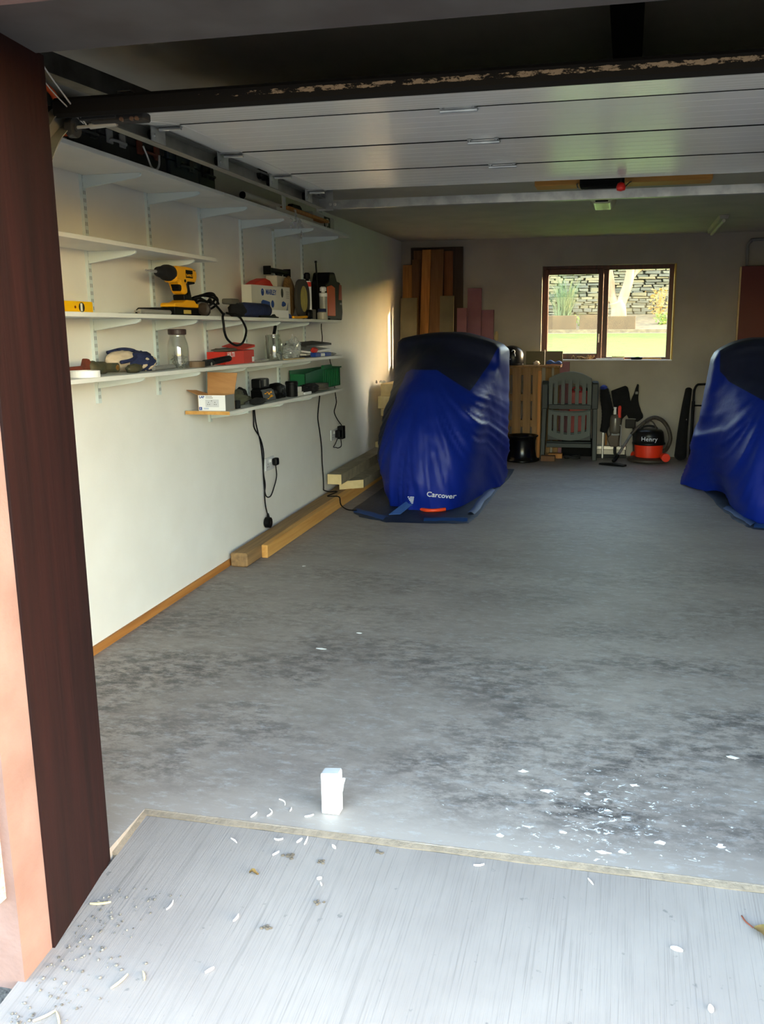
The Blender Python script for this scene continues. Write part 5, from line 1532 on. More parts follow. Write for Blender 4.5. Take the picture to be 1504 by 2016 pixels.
# work gloves, navy and beige
t = thing('work_glove', 'folded navy and beige work glove on the jar shelf', 'glove', (0.13, 3.62, ZJ))
bm = NB(); blob(bm, (0.10, 3.60, ZJ + 0.045), (0.055, 0.12, 0.050), 21, 0.18, 1.6, 4, zmin=ZJ); ob('palm', bm, M_beige, t, w=True, smooth=True)
bm = NB(); blob(bm, (0.145, 3.675, ZJ + 0.040), (0.058, 0.090, 0.048), 24, 0.22, 1.8, 4, zmin=ZJ); ob('back', bm, M_navy, t, w=True, smooth=True)
bm = NB(); tube(bm, [(0.155, 3.50, ZJ + 0.045), (0.165, 3.56, ZJ + 0.052), (0.16, 3.62, ZJ + 0.068), (0.13, 3.655, ZJ + 0.09), (0.09, 3.62, ZJ + 0.098), (0.06, 3.55, ZJ + 0.085)], 0.008, 8); tube(bm, [(0.09, 3.59, ZJ + 0.098), (0.10, 3.66, ZJ + 0.096), (0.12, 3.72, ZJ + 0.082), (0.13, 3.745, ZJ + 0.078)], 0.006, 8); ob('binding', bm, M_navy, t, w=True, smooth=True)
for a, c in (((0.155, 3.62, ZJ + 0.012), (0.19, 3.66, ZJ + 0.055)), ((0.17, 3.66, ZJ + 0.008), (0.182, 3.735, ZJ + 0.052))):
    bm = NB(); tube(bm, [a, ((a[0] + c[0]) / 2 + 0.012, (a[1] + c[1]) / 2, (a[2] + c[2]) / 2), c], 0.013, 10, rfun=lambda t_, i: 0.75 + 0.5 * math.sin(math.pi * t_)); ob('finger', bm, M_beige, t, w=True, smooth=True)
bm = NB(); cyl(bm, (0.20, 3.69, ZJ + 0.012), (0.185, 3.90, ZJ + 0.012), 0.011, n=14); blob(bm, (0.185, 3.90, ZJ + 0.012), (0.011, 0.014, 0.011), 1, 0, 1, 2); solo('grey_tube', bm, M_grey, 'plain grey tube lying left of the tall glass jar', 'tube')

def jar(name, label, x, y, r, h, lid, contents, seed, cat='jar'):
    t = thing(name, label, cat, (x, y, ZJ))
    prof = [(r * 0.6, 0.0), (r * 0.96, 0.002), (r, 0.012), (r, h * 0.50), (r * 0.93, h * 0.64), (r * 0.74, h * 0.80), (r * 0.72, h * 0.84), (r * 0.74, h * 0.86), (r * 0.74, h * 0.93)]
    b_ = NB(); lathe(b_, prof, (x, y, ZJ + 0.0005), n=32, close=False)
    lathe(b_, [(p[0] - 0.003, max(p[1], 0.004)) for p in prof], (x, y, ZJ + 0.0005), n=32, close=False)
    ob('glass', b_, M_clear, t, w=True, smooth=True)
    if lid:
        b_ = NB(); lathe(b_, [(r * 0.5, h * 0.85), (r * 0.82, h * 0.86), (r * 0.84, h * 0.88), (r * 0.84, h * 0.985), (r * 0.78, h)], (x, y, ZJ), n=28); ob('lid', b_, M_lid, t, w=True)
    r_ = random.Random(seed)
    b_ = NB()
    for k in range(contents[0]):
        a = r_.uniform(0, 6.28); rr_ = r * 0.6 * r_.random() ** .5
        p = Vector((x + rr_ * math.cos(a), y + rr_ * math.sin(a), ZJ + 0.006 + contents[1] * r_.random()))
        d = Vector((r_.uniform(-1, 1), r_.uniform(-1, 1), r_.uniform(-.6, .6))).normalized() * 0.014
        cyl(b_, p - d, p + d, 0.0018, n=5)
    ob('nails', b_, M_steel, t, w=True, kind='stuff')
    return t
jar('glass_jar', 'tall clear glass jar of nails with a dark brown lid', 0.175, 3.975, 0.051, 0.186, True, (90, 0.05), 4)
t = jar('glass_jar', 'open clear glass jar of bolts and bits right of the red box', 0.19, 5.145, 0.056, 0.165, False, (70, 0.03), 5)
for k, (a, c, r_) in enumerate((((0.17, 5.11, ZJ + 0.01), (0.165, 5.10, ZJ + 0.15), 0.008), ((0.20, 5.13, ZJ + 0.01), (0.19, 5.16, ZJ + 0.155), 0.009), ((0.19, 5.17, ZJ + 0.01), (0.195, 5.13, ZJ + 0.14), 0.006))):
    bm = NB(); cyl(bm, a, c, r_, n=8); ob('long_bolt', bm, M_galv2 if k != 1 else M_steel, t, w=True)
bm = NB(); cyl(bm, (0.19, 5.16, ZJ + 0.156), (0.188, 5.19, ZJ + 0.205), 0.010, n=10); ob('bit_handle', bm, M_black, t, w=True)

bm = NB(); lathe(bm, [(0.030, 0.0), (0.050, 0.0), (0.050, 0.028), (0.034, 0.030), (0.030, 0.004)], (0.195, 4.10, ZJ), n=28, close=False); solo('brown_tape_roll', bm, mat('brown_tape', (84, 66, 50), 0.6, col2=(110, 88, 66), scale=10), 'brown roll of tape on the jar shelf between the jar and the black handle', 'tape')
t = thing('heat_gun', 'black tool with a ribbed handle lying in front of the red box', 'tool', (0.22, 4.28, ZJ))
bm = NB(); tube(bm, [(0.232, 4.13, ZJ + 0.018), (0.235, 4.22, ZJ + 0.022)], 0.017, 12, smooth=False); ob('head', bm, M_dkgrey, t, w=True)
bm = NB(); tube(bm, [(0.235, 4.20, ZJ + 0.022), (0.238, 4.30, ZJ + 0.028), (0.240, 4.40, ZJ + 0.034)], 0.0155, 12, rfun=lambda t_, i: 1 + 0.08 * (i % 2)); blob(bm, (0.240, 4.40, ZJ + 0.034), (0.016, 0.018, 0.016), 1, 0, 1, 2); ob('handle', bm, M_black, t, w=True, smooth=True)
bm = NB(); cyl(bm, (0.256, 4.16, ZJ + 0.014), (0.258, 4.16, ZJ + 0.014), 0.008, n=12); ob('screw', bm, M_steel, t, w=True)

t = thing('red_carton', 'red cardboard box with its lid ajar on the jar shelf', 'box', (0.16, 4.65, ZJ))
bm = NB()
hexa(bm, [(0.09, 4.45, ZJ), (0.215, 4.41, ZJ), (0.210, 4.66, ZJ), (0.085, 4.70, ZJ), (0.09, 4.45, ZJ + 0.066), (0.215, 4.41, ZJ + 0.066), (0.210, 4.66, ZJ + 0.068), (0.085, 4.70, ZJ + 0.068)]); bx = ob('body', bm, M_red, t, w=True)
bm = NB()
hexa(bm, [(0.2105, 4.661, ZJ), (0.2055, 4.81, ZJ), (0.2035, 4.81, ZJ), (0.2085, 4.661, ZJ), (0.2105, 4.661, ZJ + 0.068), (0.2055, 4.81, ZJ + 0.070), (0.2035, 4.81, ZJ + 0.070), (0.2085, 4.661, ZJ + 0.068)])
hexa(bm, [(0.085, 4.701, ZJ), (0.2085, 4.662, ZJ), (0.2035, 4.81, ZJ), (0.08, 4.85, ZJ), (0.085, 4.701, ZJ + 0.07), (0.2085, 4.662, ZJ + 0.069), (0.2035, 4.81, ZJ + 0.071), (0.08, 4.85, ZJ + 0.075)]); ob('rear_half', bm, mat('box_red_side', (190, 44, 32), 0.55), t, w=True)
bm = NB()
hexa(bm, [(0.205, 4.665, ZJ + 0.072), (0.20, 4.84, ZJ + 0.086), (0.06, 4.86, ZJ + 0.11), (0.07, 4.68, ZJ + 0.09), (0.205, 4.665, ZJ + 0.075), (0.20, 4.84, ZJ + 0.099), (0.06, 4.86, ZJ + 0.113), (0.07, 4.68, ZJ + 0.093)]); ob('lid_flap', bm, M_red, t, w=True)
bm = NB(); blob(bm, (0.14, 4.56, ZJ + 0.074), (0.055, 0.10, 0.012), 4, 0.3, 2, 3, zmin=ZJ + 0.066); ob('grey_filling', bm, mat('grey_foam', (84, 78, 70), 0.9), t, w=True, smooth=True)
ob('lettering', text_bm('HILTI', 0.034, face_M((0.2157, 4.482, ZJ + 0.050), (-0.02, 1, 0), (0, 0, 1)), 0.0004, 0.0012, 1.25), M_whitep, bx, w=True)
bm = NB(); box(bm, 0.2062, 0.2066, 4.775, 4.808, ZJ + 0.004, ZJ + 0.032); ob('white_label', bm, M_whitep, t, w=True)
bm = NB(); box(bm, 0.17, 0.215, 4.87, 4.99, ZJ, ZJ + 0.007, 0.002); cyl(bm, (0.19, 4.99, ZJ + 0.006), (0.19, 5.05, ZJ + 0.006), 0.005, n=8); solo('scraper', bm, M_steel, 'small flat steel blade lying left of the open jar', 'blade')
# clear bags
t = thing('parts_bag', 'clear plastic bag of small white parts right of the open jar', 'bag', (0.16, 5.5, ZJ))
bm = NB(); blob(bm, (0.175, 5.43, ZJ + 0.038), (0.055, 0.115, 0.040), 31, 0.4, 2.4, 4, zmin=ZJ); ob('film', bm, M_film, t, w=True)
bm = NB()
for k in range(22):
    p = (0.175 + rr.uniform(-.03, .03), 5.43 + rr.uniform(-.08, .08), ZJ + 0.008 + 0.035 * rr.random())
    blob(bm, p, (0.012, 0.018, 0.008), k, 0.3, 2, 1)
ob('fittings', bm, mat('pale_fittings', (186, 196, 200), 0.5), t, w=True, kind='stuff')
t = thing('parts_bag', 'clear peaked plastic bag with brass coloured bits, second bag from the jar', 'bag', (0.15, 5.66, ZJ))
bm = NB(); blob(bm, (0.12, 5.66, ZJ + 0.055), (0.04, 0.07, 0.075), 37, 0.5, 2.6, 4, zmin=ZJ); ob('film', bm, M_film, t, w=True)
bm = NB()
for k in range(16):
    p = (0.12 + rr.uniform(-.02, .02), 5.66 + rr.uniform(-.06, .06), ZJ + 0.008 + 0.025 * rr.random())
    blob(bm, p, (0.010, 0.015, 0.008), k, 0.3, 2, 1)
ob('fittings', bm, M_gold, t, w=True, kind='stuff')
bm = NB(); box(bm, 0.225, 0.262, 5.20, 5.50, ZJ, ZJ + 0.006, 0.002); solo('cream_slip', bm, M_cream, 'cream slip of wood lying in front of the clear parts bag', 'slip')
# stack at the end
t = thing('stapler', 'blue and white stapler-like tool near the end of the jar shelf', 'tool', (0.2, 5.98, ZJ))
bm = NB(); box(bm, 0.19, 0.23, 5.79, 5.90, ZJ, ZJ + 0.028, 0.004); box(bm, 0.19, 0.23, 6.0, 6.12, ZJ, ZJ + 0.026, 0.004); ob('blue_grip', bm, M_blue, t, w=True, kind='stuff')
bm = NB(); box(bm, 0.195, 0.225, 5.90, 6.0, ZJ, ZJ + 0.022, 0.003); ob('white_middle', bm, M_whitep, t, w=True)
bm = NB(); blob(bm, (0.205, 5.84, ZJ + 0.046), (0.014, 0.06, 0.018), 9, 0.3, 2, 3); solo('red_plug', bm, M_red, 'small red plastic piece between the bags and the grey folder', 'plug', smooth=True)
for k, (z0, lab, m_, y0, y1) in enumerate(((0.030, 'lowest grey plastic wallet of the pile at the end of the jar shelf', M_offw, 5.72, 6.20), (0.046, 'middle white wallet of the pile at the end of the jar shelf', M_whitep, 5.80, 6.24), (0.086, 'topmost dark grey folder of the pile at the end of the jar shelf', M_dkgrey, 5.72, 6.26))):
    bm = NB(); hexa(bm, [(0.04, y0, ZJ + z0 - 0.005), (0.185, y0 + 0.01, ZJ + z0 - 0.02), (0.185, y1, ZJ + z0 - 0.012), (0.04, y1, ZJ + z0 + 0.006)] + [(0.04, y0, ZJ + z0 + 0.007), (0.185, y0 + 0.01, ZJ + z0 - 0.010), (0.185, y1, ZJ + z0 + 0.002), (0.04, y1, ZJ + z0 + 0.018)])
    solo('wallet', bm, m_, lab, 'folder', 'pile of wallets')
bm = NB(); blob(bm, (0.10, 6.03, ZJ + 0.0715), (0.05, 0.12, 0.004), 14, 0.3, 2, 3); solo('clear_wrapping', bm, M_film, 'crinkled clear wrapping squeezed under the dark grey folder', 'wrapping')
bm = NB(); blob(bm, (0.20, 6.19, ZJ + 0.010), (0.03, 0.07, 0.012), 16, 0.3, 2, 3, zmin=ZJ); solo('grey_rag', bm, M_grey, 'small grey rag at the very end of the jar shelf', 'rag', smooth=True)

# ================================================================== THINGS ON THE LOWEST SHELF
t = thing('socket_carton', 'open cardboard carton with a white front printed with a double socket', 'box', (0.17, 4.2, ZL))
# front faces the doorway side / room; carton open at the top
def wall_piece(pts, th, m, nm, par, label=None):
    b_ = NB()
    a, b2, c, d = [Vector(p) for p in pts]
    n = (b2 - a).cross(d - a).normalized() * th
    hexa(b_, [a, b2, b2 + n, a + n, d, c, c + n, d + n])
    return ob(nm, b_, m, par, w=True, label=label)
FL, FR, BL, BRr = (0.085, 4.330), (0.238, 4.336), (0.082, 4.452), (0.235, 4.458)
HZ = 0.082
P3 = lambda p, z: (p[0], p[1], ZL + z)
fr_ = wall_piece([P3(FL, 0), P3(FR, 0), P3(FR, HZ), P3(FL, HZ)], -0.002, M_whitep, 'front', t, 'white printed front')
wall_piece([P3(FR, 0), P3(BRr, 0), P3(BRr, HZ), P3(FR, HZ)], -0.002, M_grey, 'side', t)
wall_piece([P3(FL, 0), P3(BL, 0), P3(BL, HZ), P3(FL, HZ)], 0.002, M_card, 'side', t)
wall_piece([P3(BL, 0), P3(BRr, 0), P3(BRr, HZ), P3(BL, HZ)], 0.002, M_card, 'back', t)
wall_piece([P3(BL, 0.001), P3(BRr, 0.001), P3(FR, 0.001), P3(FL, 0.001)], 0.002, M_card, 'base', t)
wall_piece([P3(BL, HZ), P3(BRr, HZ), (0.246, 4.485, ZL + 0.192), (0.075, 4.478, ZL + 0.196)], 0.002, M_card, 'flap', t)
wall_piece([P3(FL, HZ), P3(BL, HZ), (0.022, 4.44, ZL + 0.100), (0.026, 4.32, ZL + 0.108)], 0.002, M_card, 'flap', t)
ang = Vector((FR[0] - FL[0], FR[1] - FL[1], 0)).normalized()
nrm_ = Vector((ang.y, -ang.x, 0))
FW = 0.153
def fpt(u, z, off=0.0006):
    p = Vector((FL[0], FL[1], ZL)) + ang * (u * FW) + Vector((0, 0, z)) + nrm_ * off
    return p
ob('lettering', text_bm('LAP', 0.017, face_M(fpt(0.145, 0.072, 0.001), ang, (0, 0, 1)), 0.0003, 0.0006), M_blue, fr_, w=True)
def fquad(u0, u1, z0, z1, nm, m_, off=0.0008, par=None):
    b_ = NB(); a = [fpt(u0, z0, off), fpt(u1, z0, off), fpt(u1, z1, off), fpt(u0, z1, off)]
    c = [p - nrm_ * 0.0004 for p in a]
    hexa(b_, c + a)
    return ob(nm, b_, m_, par or fr_, w=True)
fquad(0.27, 0.76, 0.020, 0.060, 'socket_picture', mat('socket_print', (206, 208, 214), 0.6))
fquad(0.03, 0.135, 0.004, 0.020, 'blue_square', M_blue)
fquad(0.28, 0.52, 0.075, 0.078, 'print_line', M_grey); fquad(0.28, 0.55, 0.067, 0.070, 'print_line', M_grey); fquad(0.20, 0.38, 0.008, 0.016, 'print_line', mat('print_pale_blue', (190, 200, 222), 0.6))
bm = NB()
for u, z in ((0.50, 0.053), (0.385, 0.045), (0.62, 0.045), (0.355, 0.034), (0.42, 0.034), (0.60, 0.034), (0.66, 0.034)):
    p = fpt(u, z, 0.0012); box(bm, p.x - 0.0015, p.x + 0.0015, p.y - 0.001, p.y + 0.001, p.z - 0.002, p.z + 0.002)
ob('socket_holes', bm, M_dkgrey, fr_, w=True, kind='stuff')
ob('white_number', text_bm('1', 0.013, face_M(fpt(0.083, 0.012, 0.0014), ang, (0, 0, 1)), 0.0003, 0.0005), M_whitep, fr_, w=True)
bm = NB(); box(bm, 0.205, 0.245, 4.462, 4.51, ZL, ZL + 0.045, 0.003); solo('black_block', bm, M_black, 'small upright black block right of the open carton', 'block')
bm = NB(); blob(bm, (0.11, 4.70, ZL + 0.036), (0.072, 0.15, 0.042), 41, 0.38, 2.2, 4, zmin=ZL); solo('olive_cloth', bm, M_olive, 'crumpled olive grey cloth bag between the carton and the charger', 'cloth', smooth=True)
bm = NB(); blob(bm, (0.235, 4.76, ZL + 0.018), (0.03, 0.10, 0.020), 44, 0.3, 2.2, 3, zmin=ZL); solo('black_gloves', bm, M_matte, 'flat black glove half under the olive cloth', 'glove', smooth=True)
t = thing('battery_charger', 'black battery charger with yellow print and a battery on top', 'charger', (0.18, 5.0, ZL))
bm = NB()
hexa(bm, [(0.12, 4.93, ZL), (0.225, 4.88, ZL), (0.215, 5.11, ZL), (0.11, 5.14, ZL), (0.12, 4.93, ZL + 0.075), (0.205, 4.89, ZL + 0.072), (0.20, 5.09, ZL + 0.072), (0.11, 5.12, ZL + 0.075)])
bmesh.ops.bevel(bm, geom=list(bm.edges), offset=0.008, segments=2, affect='EDGES'); bd = ob('body', bm, M_black, t, w=True)
bm = NB()
fac = [Vector((0.2225, 4.905, ZL + 0.014)), Vector((0.2155, 5.085, ZL + 0.014)), Vector((0.205, 5.075, ZL + 0.062)), Vector((0.210, 4.91, ZL + 0.062))]
rr2 = random.Random(6)
for k in range(15):
    u, v = rr2.uniform(.08, .9), rr2.uniform(.1, .9)
    p = fac[0].lerp(fac[1], u).lerp(fac[3].lerp(fac[2], u), v)
    w_ = rr2.uniform(.005, .016)
    box(bm, p.x, p.x + 0.002, p.y - w_, p.y + w_, p.z - 0.0025, p.z + 0.0025)
ob('yellow_print', bm, M_yel, bd, w=True, kind='stuff')
bm = NB(); box(bm, 0.12, 0.185, 4.94, 5.075, ZL + 0.0755, ZL + 0.135, 0.010, seg=2); bt = ob('battery', bm, M_black, t, w=True)
bm = NB(); box(bm, 0.1855, 0.187, 4.985, 4.995, ZL + 0.09, ZL + 0.13); box(bm, 0.1855, 0.187, 5.005, 5.012, ZL + 0.09, ZL + 0.13); ob('contact_strip', bm, M_grey, bt, w=True, kind='stuff')
bm = NB(); blob(bm, (0.06, 4.93, ZL + 0.04), (0.035, 0.05, 0.045), 2, 0.15, 2, 3, zmin=ZL); solo('black_pouch', bm, M_matte, 'small black pouch half behind the battery charger', 'pouch', smooth=True)
t = thing('head_torch', 'rounded black lamp with a glossy lens right of the charger', 'lamp', (0.15, 5.3, ZL))
bm = NB(); blob(bm, (0.165, 5.22, ZL + 0.045), (0.05, 0.10, 0.052), 3, 0.12, 2, 4, zmin=ZL); ob('body', bm, M_black, t, w=True, smooth=True)
bm = NB(); lathe(bm, [(0.020, 0), (0.032, 0.004), (0.032, 0.02), (0.026, 0.024)], n=20, M=Matrix.Translation((0.195, 5.23, ZL + 0.034)) @ Matrix.Rotation(R(80), 4, 'Y')); ob('lens', bm, mat('gloss_black', (14, 14, 16), 0.12), t, w=True, smooth=False)
bm = NB(); lathe(bm, [(0.034, 0), (0.038, 0.003), (0.038, 0.076), (0.041, 0.078), (0.041, 0.092), (0.036, 0.097)], (0.205, 5.385, ZL), n=28); solo('black_canister', bm, M_black, 'black cylindrical pot on the lowest shelf', 'pot')
bm = NB(); box(bm, 0.18, 0.225, 5.44, 5.545, ZL, ZL + 0.022, 0.002); box(bm, 0.17, 0.215, 5.45, 5.54, ZL + 0.0225, ZL + 0.055, 0.002); solo('small_carton', bm, M_offw, 'little white cartons stacked right of the black pot', 'box', kind='stuff')
bm = NB(); box(bm, 0.226, 0.240, 5.54, 5.66, ZL, ZL + 0.016, 0.003); solo('white_packet', bm, M_whitep, 'small white packet at the front edge of the lowest shelf', 'packet')
t = thing('coiled_strap', 'pile of black straps and grey discs in front of the green crate', 'strap', (0.18, 5.85, ZL))
bm = NB(); blob(bm, (0.19, 5.76, ZL + 0.028), (0.05, 0.14, 0.034), 51, 0.35, 2.4, 4, zmin=ZL); ob('straps', bm, M_matte, t, w=True, smooth=True)
for k in range(4):
    bm = NB(); lathe(bm, [(0.015, 0), (0.058, 0.001), (0.058, 0.010), (0.015, 0.011)], (0.214, 5.90, ZL + 0.012 + 0.0115 * k), n=26, sy=1.35); ob('disc', bm, mat('disc_grey_%d' % k, (84 - 10 * (k % 2), 80 - 10 * (k % 2), 70 - 8 * (k % 2)), 0.8), t, w=True)
# green crate
t = thing('stacking_bin', 'green plastic bin with ribbed side at the end of the lowest shelf', 'bin', (0.1, 6.2, ZL))
GX0, GX1, GY0, GY1, GH = 0.02, 0.135, 5.83, 6.60, 0.145
bm = NB()
box(bm, GX0, GX1, GY0, GY1, ZL, ZL + 0.004); box(bm, GX0, GX0 + 0.004, GY0, GY1, ZL, ZL + GH); box(bm, GX0, GX1, GY1 - 0.004, GY1, ZL, ZL + GH)
box(bm, GX1 - 0.004, GX1, GY0 + 0.35, GY1, ZL, ZL + GH); hexa(bm, [(GX1 - 0.004, GY0, ZL), (GX1, GY0, ZL), (GX1, GY0 + 0.35, ZL), (GX1 - 0.004, GY0 + 0.35, ZL), (GX1 - 0.004, GY0, ZL + 0.12), (GX1, GY0, ZL + 0.12), (GX1, GY0 + 0.35, ZL + GH), (GX1 - 0.004, GY0 + 0.35, ZL + GH)]); box(bm, GX0, GX1, GY0, GY0 + 0.004, ZL, ZL + 0.12)
for k in range(9):
    box(bm, GX1, GX1 + 0.004, GY0 + 0.38 + k * 0.042, GY0 + 0.386 + k * 0.042, ZL + 0.006, ZL + GH - 0.012)
ob('body', bm, M_green, t, w=True)
bm = NB(); box(bm, GX1 - 0.002, GX1 + 0.010, GY0 + 0.35, GY1 + 0.012, ZL + GH - 0.010, ZL + GH, 0.002); box(bm, GX0, GX1 + 0.01, GY1 - 0.002, GY1 + 0.012, ZL + GH - 0.010, ZL + GH, 0.002); ob('rim', bm, M_green, t, w=True)
bm = NB(); box(bm, GX1 - 0.01, GX1 + 0.012, GY0 + 0.36, GY0 + 0.55, ZL + GH - 0.006, ZL + GH + 0.022, 0.003); ob('label_holder', bm, M_green, t, w=True)

# ================================================================== SOCKETS AND CABLES
def socket(label, y, z, w=0.146, h=0.086):
    t = thing('wall_socket', label, 'socket', (0, y, z), group='white double sockets on the left wall')
    b_ = NB(); box(b_, 0.0, 0.010, y - w / 2, y + w / 2, z - h / 2, z + h / 2, 0.003); ob('plate', b_, mat('socket_plate', (206, 208, 212), 0.4), t, w=True)
    for dy in (-0.012, 0.012):
        b_ = NB(); box(b_, 0.010, 0.014, y + dy - 0.006, y + dy + 0.006, z + 0.008, z + 0.028, 0.001); ob('switch', b_, M_whitep, t, w=True)
    b_ = NB()
    for dy, dz in ((-0.036, 0.0), (-0.047, -0.018), (-0.025, -0.018)):
        box(b_, 0.0095, 0.0104, y + dy - 0.003, y + dy + 0.003, z + dz - 0.004, z + dz + 0.004)
    ob('pin_holes', b_, M_dkgrey, t, w=True, kind='stuff')
    return t
socket('white double socket with one black plug, nearer the doorway', 5.45, 0.54)
socket('white double socket behind the black adaptor, near the cream blocks', 6.80, 0.578)
def plug(par, y, z, s=0.05):
    b_ = NB(); box(b_, 0.0145, 0.050, y - s / 2, y + s / 2, z - s / 2, z + s / 2, 0.010, seg=2); return ob('plug', b_, M_black, par, w=True)
t = thing('charger_cable', 'thin black cable looping from the lowest shelf to the first wall socket', 'cable', (0.02, 5.3, 0.2))
plug(t, 5.495, 0.548)
bm = NB(); tube(bm, [(0.03, 5.495, 0.525), (0.03, 5.505, 0.45), (0.022, 5.48, 0.385), (0.016, 5.42, 0.325), (0.012, 5.35, 0.345), (0.012, 5.33, 0.45), (0.012, 5.325, 0.58), (0.012, 5.30, 0.70), (0.012, 5.245, 0.82), (0.012, 5.225, 0.93), (0.012, 5.225, 0.965)], 0.0042, 8); ob('lead', bm, M_black, t, w=True, smooth=True)
t = thing('loose_plug_cable', 'black cable hanging from the lowest shelf with a round loose plug near the floor', 'cable', (0.02, 5.3, 0.12))
bm = NB(); tube(bm, [(0.012, 5.205, 0.965), (0.012, 5.21, 0.86), (0.012, 5.215, 0.80), (0.014, 5.30, 0.72), (0.014, 5.34, 0.62), (0.014, 5.325, 0.50), (0.018, 5.335, 0.42), (0.016, 5.325, 0.36), (0.014, 5.335, 0.28), (0.022, 5.345, 0.215)], 0.0042, 8); ob('lead', bm, M_black, t, w=True, smooth=True)
bm = NB(); cyl(bm, (0.012, 5.335, 0.165), (0.045, 5.335, 0.165), 0.035, n=24); cyl(bm, (0.028, 5.34, 0.195), (0.024, 5.345, 0.225), 0.012, 0.006, n=10); pg = ob('plug', bm, M_black, t, w=True)
bm = NB(); cyl(bm, (0.045, 5.335, 0.165), (0.0465, 5.335, 0.165), 0.010, n=14); ob('plug_centre', bm, M_dkgrey, pg, w=True)
bm = NB(); tube(bm, [(0.012, 6.475, 0.965), (0.012, 6.46, 0.90), (0.012, 6.41, 0.76), (0.014, 6.435, 0.65), (0.014, 6.47, 0.52), (0.014, 6.475, 0.40), (0.016, 6.485, 0.28), (0.020, 6.475, 0.20), (0.022, 6.475, 0.18), (0.06, 6.50, 0.165), (0.10, 6.54, 0.162), (0.115, 6.50, 0.163), (0.09, 6.36, 0.158), (0.14, 6.36, 0.157), (0.188, 6.35, 0.153), (0.21, 6.32, 0.10), (0.28, 6.26, 0.078), (0.36, 6.24, 0.080)], 0.0045, 8)
solo('trailing_cable', bm, M_black, 'black cable running down the wall and over the timber beams to the tarp', 'cable', smooth=True)
t = thing('power_adaptor', 'black power adaptor hanging at the second wall socket with a thin lead', 'adaptor', (0.03, 6.85, 0.5))
bm = NB(); box(bm, 0.0145, 0.055, 6.80, 6.862, 0.552, 0.612, 0.006, seg=2); ob('plug', bm, M_black, t, w=True)
bm = NB(); box(bm, 0.0145, 0.062, 6.865, 6.93, 0.535, 0.640, 0.005, seg=2); ob('adaptor', bm, M_black, t, w=True)
bm = NB(); tube(bm, [(0.012, 6.83, 0.962), (0.012, 6.845, 0.90), (0.014, 6.86, 0.84), (0.012, 6.84, 0.80), (0.014, 6.80, 0.76), (0.02, 6.85, 0.70), (0.04, 6.90, 0.645)], 0.0036, 7)
tube(bm, [(0.03, 6.83, 0.552), (0.03, 6.76, 0.51), (0.02, 6.74, 0.485), (0.02, 6.80, 0.475), (0.02, 6.86, 0.462), (0.03, 6.91, 0.475), (0.03, 6.90, 0.535)], 0.0034, 7)
ob('lead', bm, M_black, t, w=True, smooth=True)
bm = NB(); tube(bm, [(0.012, 6.55, 1.455), (0.012, 6.545, 1.42), (0.012, 6.56, 1.36), (0.014, 6.55, 1.32)], 0.0034, 7); solo('short_lead', bm, M_black, 'short black lead dangling behind the end of the drill shelf', 'cable', smooth=True)
bm = NB(); tube(bm, [(0.012, 6.72, 1.20), (0.012, 6.73, 1.17), (0.014, 6.75, 1.135)], 0.0034, 7); solo('short_lead', bm, M_black, 'short black lead dangling above the green bin', 'cable', smooth=True)

# ================================================================== BACK WALL: PALLET, CHAIRS, VACUUM
FZ9 = fz(8.9)
t = thing('wooden_pallet', 'wooden pallet standing on edge against the back wall beside the covered motorcycle', 'pallet', (1.22, 8.95, fz(8.95)))
ptop, pbot = 1.035, fz(8.9) + 0.002
PX0, PX1 = 0.985, 1.462
xs_ = [PX0 + 0.005, PX0 + 0.1, PX0 + 0.205, PX0 + 0.312, PX0 + 0.405]
ws_ = [0.085, 0.078, 0.085, 0.075, 0.088]
for x, w_ in zip(xs_, ws_):
    bm = NB(); box(bm, x, x + w_, 8.868, 8.886, pbot + 0.012, ptop, 0.002); ob('slat', bm, M_pallet, t, w=True)
for k in range(4):
    z = pbot + 0.08 + k * (ptop - pbot - 0.12) / 3
    bm = NB(); box(bm, PX0, PX1 + 0.005, 8.8865, 8.906, z - 0.035, z + 0.035, 0.002); ob('crosspiece', bm, M_pallet, t, w=True)
for k in range(4):
    z = pbot + 0.08 + k * (ptop - pbot - 0.12) / 3
    for x in (PX0 + 0.04, PX0 + 0.25, PX1 - 0.05):
        bm = NB(); box(bm, x - 0.045, x + 0.045, 8.9065, 8.985, z - 0.038, z + 0.038, 0.002); ob('block', bm, M_pallet, t, w=True)
bm = NB(); box(bm, PX1 - 0.018, PX1 + 0.012, 8.850, 8.8675, pbot, ptop - 0.03, 0.002); ob('edge_board', bm, M_pinez, t, w=True)
bm = NB(); box(bm, PX0, PX1 + 0.20, 8.86, 9.06, ptop + 0.0005, ptop + 0.020, 0.002); solo('shelf_plank', bm, M_pallet, 'plank lying across the top of the standing pallet under the helmet', 'plank')
for x0, x1, lb in ((1.50, 1.56, 'pale plank standing behind the green chair, nearest the pallet'), (1.585, 1.64, 'second pale plank standing behind the left of the green chair')):
    bm = NB(); box(bm, x0, x1, 9.04, 9.06, fz(9.05), ptop - 0.002, 0.002); solo('plank', bm, M_pallet, lb, 'plank', 'planks behind the green chair')
PT = ptop + 0.0205
t = thing('motorcycle_helmet', 'black open-face motorcycle helmet with a small white mark, on the pallet top', 'helmet', (1.19, 8.93, PT))
bm = NB()
prof = [(0.108, 0.0), (0.118, 0.02), (0.124, 0.06), (0.122, 0.10), (0.108, 0.14), (0.08, 0.170), (0.045, 0.186), (0.012, 0.192), (0.001, 0.1925)]
lathe(bm, prof, (1.17, 8.955, PT + 0.001), n=36, sy=0.8); ob('shell', bm, mat('helmet_black', (9, 10, 12), 0.32, spec=0.35), t, w=True, smooth=True)
